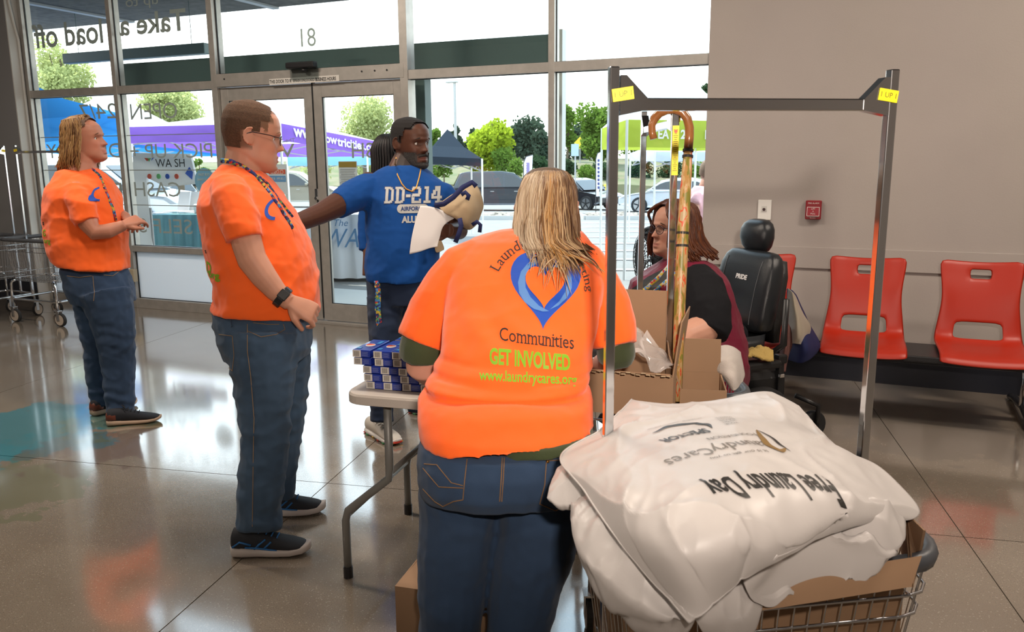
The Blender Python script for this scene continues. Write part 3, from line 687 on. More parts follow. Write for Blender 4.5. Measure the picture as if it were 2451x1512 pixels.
Lw = lucent('tent_white', (.85, .88, .92), .5); Lb = lucent('tent_blue', (.05, .30, .72), .5); Lb2 = lucent('tent_pale_blue', (.30, .60, .88), .5); Lp = lucent('tent_purple', (.30, .16, .62), .5); Lk = lucent('tent_black', (.035, .045, .06), .3); Lg = lucent('tent_lime', (.42, .50, .07), .5); Lv = lucent('tent_violet_white', (.62, .68, .92), .5)
tent(atd(70, 345, 9.5), atd(292, 318, 12.2), .28, .60, Lb, Lb, depth_=1.9, label= 'bright blue canopy tent outside behind the long haired man')
tent(atd(318, 352, 13.8), atd(530, 374, 16), .30, .80, Lw, Lb, 'white topped canopy with blue valance outside the second pane')
tent(atd(672, 336, 12.3), atd(914, 374, 15.2), .255, .55, Lw, Lp, 'purple canopy tent with a white web address on its valance', text=[('www.', .10, .34, (.35, .85)), ('now', .34, .50, (.3, .7)), ('tricities.com', .50, .97, (.22, .78))])
tent(atd(688, 397, 19), atd(880, 395, 19), .2, .5, Lw, Lb2, 'white canopy with blue valance low behind the purple one', posts=(0, 1))
tent(atd(1010, 392, 17), atd(1154, 398, 17.2), .16, .62, Lk, Lk, 'black canopy tent beside the blue shirted man', side=1, depth_=2.2)
tent(atd(1500, 352, 10.3), atd(1790, 356, 10.3), .34, .95, Lw, Lg, 'lime green canopy tent seen through the rack posts', text=[('EA', .255, .345, (.32, .66)), ('2S', .44, .52, (.32, .66)), ('MIN', .64, .80, (.32, .66))])
tent(atd(1568, 386, 14), atd(1790, 386, 14), .16, .5, Lv, Lv, 'pale violet canopy tent behind the lime green one')
# tables, banner
M_teal = mat('teal_cloth', (.20, .44, .50), .8)
def cloth_table(x0, x1, yt, d_, m, label, n=28, dd=.75):
    a = atd(x0, yt, d_); b = atd(x1, yt, d_); b.z = a.z; e = (b-a).normalized(); nr = V((-e.y, e.x, 0)); L_ = (b-a).length; gg = gz(a.y)
    o = thing('cloth_covered_table', label, 'table', (a.x, a.y, gg)); mb = MB(); per = []
    for i in range(n): per.append((a+e*L_*i/n, -nr))
    for i in range(8): per.append((b+nr*dd*i/8, e))
    for i in range(n): per.append((b+nr*dd-e*L_*i/n, nr))
    for i in range(8): per.append((a+nr*dd*(1-i/8), -e))
    top = [p for p, q in per]; mb.loft([[p*1 for p in top], [V((p.x, p.y, gg+.03))+q*(.05+.035*math.sin(k*1.9)) for k, (p, q) in enumerate(per)]], cap=False); mb.add(top, [tuple(range(len(top)))])
    part('cloth', mb, m, o, True); return a, b, nr, o
a, b, nr, _ = cloth_table(352, 540, 514, 11, M_teal, 'table under a teal cloth outside the second pane')
M_pap = mat('paper', (.78, .78, .80), .7)
for i in range(9):
    t_ = .1+.1*i; p = a.lerp(b, t_)+nr*random.uniform(.15, .45); hh = random.uniform(.01, .03) if i not in (5, 6) else .12
    tag(part('paper_stack', MB().box(p+V((0, 0, hh/2)), (.2, .26, hh), Matrix.Rotation(random.uniform(-.4, .8), 3, 'Z')), M_pap, loc=p), 'white leaflets lying on the teal table outside', 'paper', 'leaflets on the teal table')
for i, t_ in enumerate((.3, .42)):
    p = a.lerp(b, t_)+nr*.5; o = thing('leaflet_stand', ('clear leaflet stand on the teal table, left one', 'clear leaflet stand on the teal table, right one')[i], 'stand', p)
    part('leaflet', MB().box(p+V((0, 0, .15)), (.2, .02, .28), Matrix.Rotation(-.25, 3, 'X')), M_pap, o); part('foot', MB().box(p+V((0, 0, .01)), (.2, .12, .02)), M_glass, o)
a, b, nr, o = cloth_table(560, 900, 515, 10.2, mat('white_cloth', (.72, .76, .84), .8), 'table under a printed white cloth outside the doors')
e = (b-a).normalized()
put_text('lettering', 'WASH', .34, a.lerp(b, .84)-nr*.10-V((0, 0, .30)), e, (0, 0, 1), mat('cloth_print', (.12, .25, .45), .6), o, shear=.3, xs=.8)
put_text('lettering', 'The', .12, a.lerp(b, .755)-nr*.10-V((0, 0, .10)), e, (0, 0, 1), mat('cloth_print_b', (.12, .25, .45), .6), o, shear=.3)
bd = 9.6
o = thing('laundry_banner', 'white board banner with coloured discs, arrow and wash lettering outside the second pane', 'banner', (atd(345, 600, bd).x, atd(345, 600, bd).y, 0))
poly = [(318, 366), (455, 368), (472, 440), (396, 447), (350, 424), (366, 610), (318, 610)]
mb = MB(); mb.prism([atd(x, y, bd) for x, y in poly], (0, .03, 0)); part('board', mb, lucent('banner_white', (.86, .87, .88), .3), o)
for px in (322, 362):
    q = atd(px, 600, bd); part('leg', MB().cyl((q.x, q.y+.045, gz(q.y)), (q.x, q.y+.045, q.z+.5), .015), M_pole, o)
yb_ = -.012
def bq(pts, m, nm): mb = MB(); mb.add([atd(x, y, bd-.02) for x, y in pts], [tuple(range(len(pts)))]); part(nm, mb, m, o, fix=False)
bq([(345, 378), (352, 386), (357, 382), (352, 378)], M_red, 'logo'); Mg_ = mat('print_green', (.20, .62, .25), .6); Mb_ = mat('print_strong_blue', (.05, .14, .62), .6)
bq([(349, 378), (357, 387), (362, 378)], Mg_, 'logo'); bq([(363, 378), (370, 376), (362, 385)], Mb_, 'logo')
bq([(443, 415), (453, 399), (462, 412), (460, 430)], Mb_, 'arrow')
for px, m_ in ((357, M_red), (379, Mg_), (400, Mb_), (422, M_red)):
    mb = MB(); c = atd(px, 422, bd-.02); mb.cyl(c, c+V((0, .008, 0)), .030, n=20); part('disc', mb, m_, o)
put_text('lettering', 'WA SH', .135, atd(408, 391, bd-.03), rt0, (0, 0, 1), M_ink, o, xs=.82)
# trees
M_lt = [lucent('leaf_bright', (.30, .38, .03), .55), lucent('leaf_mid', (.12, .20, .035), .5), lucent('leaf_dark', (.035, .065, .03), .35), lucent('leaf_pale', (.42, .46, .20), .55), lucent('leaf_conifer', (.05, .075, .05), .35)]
M_bark = mat('bark', (.12, .09, .06), .9)
def crown(blobs, n, ls, m, parent, name='crown'):
    mb = MB(); tot = sum(b[1][0]*b[1][1]*b[1][2] for b in blobs)
    for c, r in blobs:
        for i in range(int(n*r[0]*r[1]*r[2]/tot)):
            u = V((random.gauss(0, 1), random.gauss(0, 1), random.gauss(0, 1))).normalized(); k = random.uniform(.55, 1.05)
            p = V(c)+V((u.x*r[0]*k, u.y*r[1]*k, u.z*r[2]*k)); q = V((random.gauss(0, 1), random.gauss(0, 1), random.gauss(0, 1))).normalized()*ls*random.uniform(.6, 1.3); t = q.orthogonal().normalized()*q.length*.6
            mb.add([p-q, p-t, p+q, p+t], [(0, 1, 2, 3)])
    o = part(name, mb, m, parent, fix=False); o['kind'] = 'stuff'; return o
def tree(px, ytop, ybot, wpx, d_, m, label, n=2500, ls=.12, fill=1, shape='round', seed=0, zb=None, cat='tree', nb=9):
    random.seed(seed+px); k = d_/FPX; c = atd(px, (ytop+ybot)/2, d_); R = wpx*k/2; Hh = (ybot-ytop)*k/2
    zb = (1.35 if d_ > 44 else gz(c.y)) if zb is None else zb; o = thing('tree' if cat == 'tree' else 'shrub', label, cat, (c.x, c.y, zb)); blobs = []
    for i in range(nb):
        u = random.uniform(-.8, .8); w_ = math.sqrt(max(.05, 1-u*u)) if shape == 'round' else (1-(u+1)/2)*.9+.12
        a_ = random.uniform(0, 2*PI); rr = R*w_*random.uniform(.2, .7)
        s_ = R*random.uniform(.3, .45)*(w_ if shape != 'round' else 1)*fill; blobs.append(((c.x+math.cos(a_)*rr, c.y+math.sin(a_)*rr, c.z+u*Hh*.85), (s_*1.1, s_*1.1, s_*1.15)))
    crown(blobs, n, ls, m, o)
    tk = MB(); zt_ = c.z+Hh*.5; tk.tube([(c.x, c.y, zb), (c.x+.1*R, c.y, (zb+c.z)/2), (c.x, c.y, zt_)], [max(.05, R*.09), R*.06, R*.02], 8)
    for b_, r_ in blobs[:7]: tk.tube([(c.x, c.y, c.z-Hh*.6), b_], [R*.035, R*.01], 5)
    part('trunk', tk, M_bark, o)
tree(1178, 262, 400, 130, 50, M_lt[0], 'bright yellow green tree beside the dark SUV', 4200, .15, 1.15, seed=3, nb=16)
tree(1090, 285, 372, 62, 78, M_lt[4], 'dark conifer behind the lamp post', 2600, .2, 1.2, 'cone', nb=14)
tree(1130, 295, 380, 70, 80, M_lt[4], 'dusky conifer between the lamp post and the bright tree', 2200, .2, 1.2, 'cone', nb=14)
tree(1262, 280, 375, 110, 75, M_lt[4], 'dark tree rising right of the bright tree', 3000, .2, 1.2, nb=16)
tree(1300, 312, 385, 60, 70, M_lt[4], 'low dark tree beside the thick mullion', 1500, .2, 1.2, nb=10)
tree(1040, 300, 372, 40, 60, M_lt[1], 'green tree beside the door post', 1200, .15, 1.2, nb=8)
tree(1358, 238, 372, 62, 60, M_lt[1], 'slim open crowned tree right of the thick mullion', 1500, .14, .9, nb=14)
tree(1432, 252, 385, 120, 55, M_lt[1], 'broad green tree left of the chrome rack post', 3800, .15, 1.15, nb=18)
tree(1385, 300, 390, 90, 75, M_lt[4], 'dark trees behind the yellow diamond sign', 2200, .2, 1.2, nb=14)
tree(1540, 252, 380, 110, 60, M_lt[1], 'tree behind the rack and the lime tent', 2500, .16, 1.1, nb=14)
tree(1690, 205, 250, 50, 60, M_lt[2], 'tree top behind the lime tent peak', 800, .15, 1.1, zb=1.35, nb=6)
tree(150, 92, 300, 190, 22, M_lt[3], 'sunlit pale tree beyond the far left window', 6500, .05, .9, seed=5, nb=16)
tree(95, 220, 300, 60, 24, M_lt[3], 'sunlit bush beyond the lower corner pane', 700, .08, 1, nb=6)
tree(415, 215, 305, 190, 24, M_lt[3], 'sunlit tree above the white and blue canopy', 6500, .05, .9, seed=1, nb=18)
tree(862, 232, 372, 200, 26, M_lt[3], 'sunlit tree above the purple canopy', 6500, .052, .8, seed=2, nb=18)
tree(478, 375, 440, 50, 34, M_lt[1], 'small leafy tree behind the banner arrow', 900, .08, .9, nb=8)
for i, (px, yt, yb, wp, d_, mi) in enumerate(((1150, 368, 410, 60, 50, 1), (1200, 360, 412, 70, 49, 1), (1285, 378, 412, 60, 50, 2), (1240, 385, 415, 60, 48, 1), (1350, 385, 425, 60, 50, 2), (1400, 392, 425, 50, 49, 1), (1450, 385, 425, 60, 50, 2), (1530, 385, 428, 70, 50, 2), (1600, 385, 428, 70, 50, 2), (1680, 385, 425, 60, 50, 1), (1060, 385, 420, 60, 50, 1), (760, 385, 415, 80, 50, 3), (880, 385, 415, 80, 50, 3), (640, 385, 415, 80, 50, 3))):
    tree(px, yt, yb, wp, d_, M_lt[mi], ('low shrub on the dry bank beyond the car park, number %d from the left' % (i+1)) if 0 else 'low rounded shrub growing on the dry bank beyond the car park', 700, .11, 1.4, cat='shrub', zb=-.5, seed=i, nb=5)
for o in C.objects:
    if o.get('category') == 'shrub': o['group'] = 'shrubs on the bank'
# low buildings far off
for px, w_, h_, label in ((1085, 6, 1.6, 'long grey wall far off behind the conifers'), (1270, 6, 1.8, 'pale low building far off left of the thick mullion'), (1420, 4, 2.0, 'low house far off behind the diamond sign')):
    c = atd(px, 372, 85+(px-1085)*.05); c.z = 1.4; o = thing('far_building', label, 'building', c)
    part('wall', MB().box(c+V((0, 0, h_/2)), (w_, 3, h_)), mat('far_wall', (.36, .31, .27), .9), o); part('roof', MB().box(c+V((0, 0, h_+.1)), (w_+.6, 3.6, .2)), mat('far_roof', (.5, .48, .45), .8), o)
# ================================================================ FURNITURE AND GOODS
# ---- beam seating along the wall
M_seat = mat('red_plastic', (.40, .020, .006), .42, bump=.05, bscale=300)
M_dkmetal = mat('dark_metal', (.03, .032, .038), .35, .6)
prof = [(-.02, .385), (.0, .412), (.03, .425), (.12, .43), (.25, .425), (.36, .42), (.42, .43), (.455, .47), (.475, .54), (.495, .62), (.52, .70), (.555, .79), (.59, .885)]
def seat_chair(cx, label, y0=4.88):
    t = thing('waiting_chair', label, 'chair', (cx, y0, 0), 'red waiting chairs on the wall bench')
    U = [-1, -.62, -.56, -.24, -.2, 0, .2, .24, .56, .62, 1]; rows = []
    pr = []
    for i in range(len(prof)-1):
        for k in range(2): a, b = prof[i], prof[i+1]; pr.append((a[0]+(b[0]-a[0])*k/2, a[1]+(b[1]-a[1])*k/2))
    pr.append(prof[-1])
    for y, z in pr:
        w_ = .232 if z < .44 else .232-.028*min(1, (z-.44)/.2)+.02*max(0, (z-.72)/.16)
        rows.append([V((cx+u*w_, y0+y-.03*(abs(u)**2.2)*(1 if z > .5 else 0)*min(1, (z-.5)*4), z+(.018*u*u if z > .84 else 0)-(.0 if z > .43 else -.012*(u*u)))) for u in U])
    zz = [z for y, z in pr]; yy_ = [y for y, z in pr]
    def skip(i, j):
        zc_ = (zz[j]+zz[j+1])/2
        if yy_[j] > .40 and .445 < zc_ < .545 and 2 <= i <= 7: return True
        return .745 < zc_ < .83 and 3 <= i <= 6 and zc_ > .79
    o = part('seat_shell', surf_mb(rows, skip=skip), M_seat, t, True, fix=False); solidify(o, .012); subsurf(o, 1)
    b = MB(); b.box((cx, y0+.25, .398), (.30, .20, .030)); part('bracket', b, M_dkmetal, t, bevel=.01); return t
seat_chair(.075, 'red plastic waiting chair with slots, left of the two seen whole')
seat_chair(.69, 'red plastic waiting chair at the right edge of the photo')
seat_chair(-.56, 'red plastic waiting chair mostly hidden behind the wheelchair')
t = thing('seating_beam', 'black beam with a chromed leg carrying the red chairs', 'bench frame', (.3, 5.12, 0))
part('beam', MB().box((.25, 5.13, .345), (2.3, .06, .05)), M_dkmetal, t, bevel=.006)
part('table_plate', MB().box((.385, 5.06, .40), (.20, .36, .035)), M_black, t, bevel=.006); part('table_plate', MB().box((-.24, 5.06, .40), (.12, .36, .03)), M_black, t, bevel=.006)
lg = MB(); lg.cyl((.955, 5.32, .06), (.955, 5.32, .36), .022); part('leg', lg, M_chrome, t, True)
lg = MB(); lg.cyl((-.75, 5.32, .06), (-.75, 5.32, .36), .022); part('leg', lg, M_chrome, t, True)
for x in (.955, -.75): part('foot', MB().tube([(x, 4.98, .02), (x, 5.1, .045), (x, 5.32, .07), (x, 5.6, .045), (x, 5.72, .02)], .022, 8), M_dkmetal, t, True)

# ---- folding table
M_tab = mat('grey_table_plastic', (.50, .455, .41), .45, bump=.1, bscale=220)
M_leg = mat('grey_powder_coat', (.20, .20, .19), .45, .3)
tc_ = atz(825, 941, .73); te = V((.992, .125, 0)).normalized(); tn = V((-te.y, te.x, 0))
t = thing('folding_table', 'light grey plastic folding table with bent metal legs', 'table', (tc_+te*.46+tn*.38)*1)
t.location.z = 0
def rrect(o, ex, ey, lx, ly, r, n=6):
    pts = []
    for cx, cy, a0 in ((lx-r, ly-r, 0), (r, ly-r, PI/2), (r, r, PI), (lx-r, r, 3*PI/2)):
        for i in range(n+1): a = a0+PI/2*i/n; pts.append(o+ex*(cx+r*math.cos(a))+ey*(cy+r*math.sin(a)))
    return pts
o_ = tc_-te*.01-tn*.005
mb = MB(); up_ = V((0, 0, 1))
def ringz(ins, z): return [p+up_*(z-.73) for p in rrect(o_+te*ins+tn*ins, te, tn, .86-2*ins, .76-2*ins, .07-ins*.5)]
mb.loft([ringz(.012, .69), ringz(.0, .695), ringz(0, .722), ringz(.004, .729), ringz(.010, .7305), ringz(.016, .7295)])
part('tabletop', mb, M_tab, t, bevel=0)
for sx in (.12, .74):
    for sy in (.10, .66):
        a = o_+te*sx+tn*sy; s_ = -1 if sy < .3 else 1
        kx = a+tn*s_*(-.0)
        pts = [kx+up_*(-.04)] if 0 else []
        pts = [V((a.x, a.y, .70)), V((a.x, a.y, .44)), V((a.x, a.y, .40))-te*.004, V((a.x, a.y, .26))-te*(.17 if sx < .5 else -.17)+tn*.0, V((a.x, a.y, .22))-te*(.18 if sx < .5 else -.18), V((a.x, a.y, .012))-te*(.18 if sx < .5 else -.18)]
        if sy < .3 or sx > .5: pass
        l_ = part('leg', MB().tube(pts, .0145, 10), M_leg, t, True)
        part('foot_cap', MB().cyl(pts[-1]+up_*.03, V((pts[-1].x, pts[-1].y, 0)), .0175), M_black, l_)
    br = MB()
    for z in (.42, .24):
        off = te*(0 if z > .3 else (-.175 if sx < .5 else .175)); br.cyl(o_*1+te*sx+tn*.10+off+up_*(z-.73), o_+te*sx+tn*.66+off+up_*(z-.73), .010, n=8)
    br.cyl(o_+te*sx+tn*.38+up_*(.42-.73), o_+te*(.36 if sx < .5 else .52)+tn*.38+up_*(.69-.73), .009, n=8)
    part('brace', br, M_leg, t, True)

# ---- little cartons
M_ctb = mat('carton_blue', (.012, .035, .30), .28, coat=.5); M_ctw = mat('carton_white', (.62, .60, .56), .4); M_bar = mat('barcode_grey', (.22, .20, .18), .5); M_tl = mat('carton_text', (.16, .20, .48), .4); M_sw = mat('carton_swirl', (.03, .22, .50), .3)
CW, CD, CH = .0655, .165, .0265
def proto_carton():
    t = thing('carton', 'small blue and white carton in the stack on the folding table', 'carton', (0, 0, 0), 'cartons stacked on the folding table')
    part('sleeve', MB().box((CW/2, CD/2, CH/2), (CW-.0012, CD-.001, CH-.0012)), M_ctb, t, bevel=.0012, seg=1)
    m_ = MB(); m_.box((.0165, -.0004, CH/2), (.031, .0012, CH-.0025)); lb = part('end_label', m_, M_ctw, t)
    m_ = MB()
    for i in range(9): m_.box((.0065+.0022*i, -.0013, CH/2+.0005), ((.0009, .0014, .0011)[i % 3], .0006, CH-.009))
    b_ = part('barcode', m_, M_bar, lb); b_['kind'] = 'stuff'
    m_ = MB()
    for i in range(5): m_.box((.047, -.0006, .006+.0034*i), (.024-.004*(i % 2), .0008, .0013))
    part('print', m_, M_tl, t)['kind'] = 'stuff'
    m_ = MB(); m_.tube([(.033, .075, CH), (.033, .075, CH+.0006)], .0165, 20); m_.v = [V((p.x, .075+(p.y-.075)*1.25, p.z)) for p in m_.v]; lg_ = part('oval_logo', m_, M_ctw, t)
    m_ = MB(); m_.tube([(.020, .070, CH+.0012), (.030, .073, CH+.0012), (.046, .082, CH+.0012)], [.002, .0045, .0015], 6, flat=.2); part('red_word', m_, M_red, lg_)
    m_ = MB(); m_.box((.05, .12, CH+.0004), (.014, .04, .0006)); m_.box((.012, .03, CH+.0004), (.016, .02, .0006)); part('swirl', m_, M_sw, t)
    return t
pc = proto_carton(); first = True
rotz = math.atan2(te.y, te.x)
lay = [(0, 5), (1, 5), (2, 5), (3, 5), (4, 5)]; offs = [.055, .050, .045, .022, .020]
for rr in range(2):
    for L_ in range(5):
        for k in range(6):
            if rr == 1 and k == 0 and L_ > 2: continue
            o = pc if first else copy_tree(pc); first = False
            p = o_+te*(offs[L_]+k*(CW+.0012)+random.uniform(-.001, .001)+(.012 if (k == 0 and L_ > 2) else 0)*-1)+tn*(.075+rr*(CD+.012)+random.uniform(-.002, .002)+(0 if L_ < 3 else .004))
            p.z = .7310+L_*(CH+.0003); o.location = p; o.rotation_euler = (0, 0, rotz+random.uniform(-.012, .012))
            o['label'] = ('small blue and white carton showing its barcode end, front row of the table stack', 'small blue carton with an oval logo on top, back row of the table stack')[rr]
# ---- cardboard boxes
M_card = mat('cardboard', (.29, .175, .10), .85, var=.08, vscale=5); M_cardd = mat('cardboard_inside', (.30, .17, .09), .9)
M_tape = mat('clear_tape', (.45, .34, .22), .15, spec=.8)
def carton_box(name, label, c, ex, w_, d_, h_, flaps, z0, th=.004, open_=True, m=M_card):
    """c = near-left bottom corner, ex = unit vector of the front edge"""
    c = V(c); ex = V(ex).normalized(); ey = V((-ex.y, ex.x, 0)); R = Matrix((ex, ey, up_)).transposed()
    t = thing(name, label, 'box', c+ex*w_/2+ey*d_/2+V((0, 0, z0-c.z)))
    b = V((c.x, c.y, z0)); Q = lambda x, y, z: b+ex*x+ey*y+up_*z
    for nm, (x, y, z), s_ in (('side_panel', (w_/2, th/2, h_/2), (w_, th, h_)), ('side_panel', (w_/2, d_-th/2, h_/2), (w_, th, h_)), ('side_panel', (th/2, d_/2, h_/2), (th, d_-2*th, h_)), ('side_panel', (w_-th/2, d_/2, h_/2), (th, d_-2*th, h_)), ('bottom', (w_/2, d_/2, th/2), (w_-2*th, d_-2*th, th))):
        part(nm, MB().box(Q(x, y, z), s_, R), m, t)
    for side, ang_, ln in flaps:       # angle 0 = straight up, + = outwards
        a, bb, out = {'f': (Q(0, 0, h_), Q(w_, 0, h_), -ey), 'b': (Q(w_, d_, h_), Q(0, d_, h_), ey), 'l': (Q(0, d_, h_), Q(0, 0, h_), -ex), 'r': (Q(w_, 0, h_), Q(w_, d_, h_), ex)}[side]
        dv = (up_*math.cos(ang_)+out*math.sin(ang_))*ln; tv = (out*math.cos(ang_)-up_*math.sin(ang_))*-th; ins = (bb-a)*.012
        part('flap', MB().prism([a+ins, bb-ins, bb-ins*2+dv, a+ins*2+dv], tv), m, t, label='raised flap' if side == 'b' else None)
    return t, Q
bx_ = atd(945, 1402, 2.02); bx_.z = 0
carton_box('cardboard_box', 'closed brown cardboard box standing on the floor behind the foreground woman', bx_, te, .27, .27, atd(945, 1402, 2.02).z, [('f', -1.555, .13), ('b', -1.555, .13)], 0)
# ---- laundry carts (canonical cart: long axis X, ends at x=+-.30, then moved)
M_rim = mat('grey_bumper', (.065, .07, .08), .45); M_rimlt = mat('grey_blue_bumper', (.10, .115, .13), .45)
M_wire = mat('chromed_wire', (.55, .55, .56), .25, 1)
def make_cart(label, m_rim=M_rim, wires=16, rack=True):
    t = thing('laundry_cart', label, 'cart'); A, B = .31, .25; zr = .80
    def loop(a, b, r, z, n=5): return [p+up_*z for p in rrect(V((-a, -b, 0)), V((1, 0, 0)), V((0, 1, 0)), 2*a, 2*b, r, n)]
    rm = MB(); rg = [loop(A, B, .08, zr-.028), loop(A+.012, B+.012, .09, zr-.024), loop(A+.017, B+.017, .095, zr-.008), loop(A+.012, B+.012, .09, zr+.006), loop(A-.002, B-.002, .08, zr+.008), loop(A-.012, B-.012, .07, zr+.0), loop(A-.012, B-.012, .07, zr-.028)]
    rm.loft(rg, cap=False, closed=True); part('rim', rm, m_rim, t, True)
    pk = MB()
    for z, k in ((zr-.075, .985), (zr-.12, .96), (.47, .86), (.42, .84)): pk.tube(loop(A*k, B*k, .07*k, z, 3), .0032, 6, closed=True)
    part('hoops', pk, M_wire, t, True)
    ws = MB(); top = loop(A, B, .08, zr-.02, 3); bot = loop(A*.84, B*.84, .07, .40, 3); n = len(top)
    def along(L_, s):
        per = [0]
        for i in range(n): per.append(per[-1]+(L_[(i+1) % n]-L_[i]).length)
        s *= per[-1]
        for i in range(n):
            if s <= per[i+1]: return L_[i].lerp(L_[(i+1) % n], (s-per[i])/(per[i+1]-per[i]))
        return L_[0]
    for i in range(wires*4): ws.tube([along(top, i/(wires*4)), along(bot, i/(wires*4))], .0016, 4)
    for i in range(17): x = A*.84*(i/8-1); ws.tube([(x, -B*.84, .40), (x, B*.84, .40)], .0016, 4)
    for i in range(7): y = B*.84*(i/3-1); ws.tube([(-A*.84, y, .403), (A*.84, y, .403)], .002, 4)
    part('wire_mesh', ws, M_wire, t)['kind'] = 'stuff'
    lf = MB(); lf.tube(loop(A*.92, B*.9, .05, .225, 3), .0105, 8, closed=True); part('lower_frame', lf, M_chrome, t, True)
    for sx in (-1, 1):
        for sy in (-1, 1):
            x, y = sx*A*.84, sy*B*.84
            lg_ = part('leg', MB().tube([(x*.9, y*.95, .405), (x*1.0, y, .395), (x*1.06, y*1.02, .37), (x*1.08, y*1.05, .15)], .0115, 8), M_chrome, t, True)
            cs = MB(); cs.box((x*1.08, y*1.05, .145), (.055, .05, .006))
            for q in (-1, 1): cs.box((x*1.08+.012, y*1.05+q*.019, .10), (.034, .003, .09))
            part('caster_fork', cs, M_wire, lg_)
            cs = MB(); c_ = V((x*1.08+.024, y*1.05, .0625)); cs.cyl(c_-V((0, .014, 0)), c_+V((0, .014, 0)), .0625, n=24); part('caster_tyre', cs, M_tyre, lg_, bevel=.004)
            cs = MB(); cs.cyl(c_-V((0, .0155, 0)), c_+V((0, .0155, 0)), .050, n=20); part('caster_hub', cs, mat('caster_grey', (.38, .33, .28), .5), lg_)
    if rack:
        for sx in (-1, 1):
            part('rack_post', MB().box((sx*(A-.02), 0, .935), (.019, .019, 1.45)), M_chrome, t, bevel=.002)
            g_ = MB(); x = sx*(A-.02-.0105); g_.prism([(x, -.012, 1.575), (x, -.012, 1.645), (x-sx*.012, -.012, 1.645), (x-sx*.055, -.012, 1.605), (x-sx*.055, -.012, 1.585)], (0, .024, 0)); part('corner_gusset', g_, M_chrome, t)
            g_ = MB(); g_.box((sx*(A-.035), -.0135, 1.612), (.042, .001, .022), Matrix.Rotation(.14*sx, 3, 'Y')); ul = part('up_label', g_, mat('label_yellow', (.80, .62, .02), .4), t, bevel=.0003)
            put_text('lettering', '1 UP 1', .014, (sx*(A-.035), -.0145, 1.612), Matrix.Rotation(.14*sx, 3, 'Y') @ V((1, 0, 0)), Matrix.Rotation(.14*sx, 3, 'Y') @ V((0, 0, 1)), M_ink, ul)
        part('rack_bar', MB().box((0, 0, 1.595), (2*(A-.03), .021, .022)), M_chrome, t, bevel=.002)
    return t
def place_cart(t, P0, P1):
    """P0, P1: ground points under the left and right rack post"""
    P0 = V(P0); P1 = V(P1); e = P1-P0; k = V((e.x, e.y, 0)).length/(2*.29)
    t.location = ((P0.x+P1.x)/2, (P0.y+P1.y)/2, 0); t.rotation_euler = (0, 0, math.atan2(e.y, e.x)); t.scale = (k, 1, 1); return t
c0 = make_cart('chrome laundry cart under the heap of white bags, nearest the camera')
c2 = copy_tree(c0); c2['label'] = 'chrome laundry cart holding open cardboard boxes, behind the first rack'
c3 = copy_tree(c0); c3['label'] = 'chrome laundry cart parked at the left edge beside the long haired man'
c4 = copy_tree(c0); c4['label'] = 'rearmost chrome laundry cart cut off by the left edge of the photo'
place_cart(c0, atd(1468, 238, 1.46), atd(2132, 238, 1.54))
B2, A2 = atd(1616, 300, 2.30), atd(1541, 300, 2.86)
place_cart(c2, B2, A2)
place_cart(c3, atd(36, 352, 7.7), atd(148, 352, 7.45)); place_cart(c4, atd(-112, 352, 7.5), atd(8, 352, 7.9))
# a wire shelf cart bottom seen behind the man's leg
# instruction sticker on the near post of the second cart
Pn = atd(1615, 352, 2.282); zt, zb = atd(1615, 300, 2.28).z, atd(1615, 420, 2.28).z
fr_ = -V((fw.x, fw.y, 0)).normalized()
lb = MB(); R_ = Matrix.Rotation(c2.rotation_euler.z, 3, 'Z'); 
def onpost(z): q = V((B2.x, B2.y, z)); return q
e2 = V((A2.x-B2.x, A2.y-B2.y, 0)).normalized(); s2 = V((e2.y, -e2.x, 0))
lb.box(onpost((zt+zb)/2)-e2*.0125, (.0008, .0185, zt-zb), R_)
sk = part('instruction_sticker', lb, mat('sticker_yellow', (.72, .62, .02), .4), None); tag(sk, 'long yellow instruction sticker on the middle chrome post', 'sticker')
lb = MB()
for i in range(22): lb.box(onpost(zt-.012-(zt-zb-.02)*i/22)-e2*.0132, (.0004, .013-.003*(i % 3), .0018), R_)
part('print', lb, mat('sticker_print', (.25, .18, .02), .6), sk)['kind'] = 'stuff'
lb = MB(); lb.cyl(onpost(zt-.016)-e2*.0131, onpost(zt-.016)-e2*.0136, .005); part('warning_disc', lb, M_red, sk)
# boxes standing in the second cart
A0_ = atd(1396, 888, 2.24); A1_ = atd(1612, 906, 2.17); ex = A1_-A0_; ex.z = 0; wA = ex.length; ex.normalize(); zb_ = .81; hA = A0_.z-zb_
t, Q = carton_box('cardboard_box', 'open cardboard box with clear film inside, left of the middle chrome post', A0_, ex, wA, .26, hA, [('f', 1.2, .035), ('b', .05, .19), ('r', .12, .15)], zb_)
tpm = MB()
for i in range(18): tpm.box(Q(.01+(wA-.02)*i/17, -.034, hA+.012+.003*math.sin(i*2.2)), (.012, .003, .003), Matrix.Rotation(.5*math.sin(i*1.7), 3, 'Z'))
part('torn_tape', tpm, M_tape, t)
# crumpled film
M_film = D.materials.new('clear_film'); M_film.use_nodes = True
_t = M_film.node_tree; _b = _t.nodes['Principled BSDF']; _b.inputs['Base Color'].default_value = (.75, .72, .70, 1); _b.inputs['Roughness'].default_value = .12; _b.inputs['Alpha'].default_value = .42; _b.inputs['Specular IOR Level'].default_value = .9
rows = []
for j in range(26):
    r_ = []
    for i in range(26):
        u, v = i/25, j/25; p = Q(.0+.24*u, .03+.17*v, hA+.0+.22*(1-u)**1.1*(.5+.5*v))
        p += V((noise.noise(p*22)*.03, noise.noise(p*22+V((5, 0, 0)))*.03, noise.noise(p*16+V((9, 2, 0)))*.05)); r_.append(p)
    rows.append(r_)
fo = part('plastic_film', surf_mb(rows), M_film, None, False, fix=False, loc=Q(.1, .1, hA)); fo['label'] = 'crumpled clear plastic film spilling up from the open cardboard box'; fo['category'] = 'film'
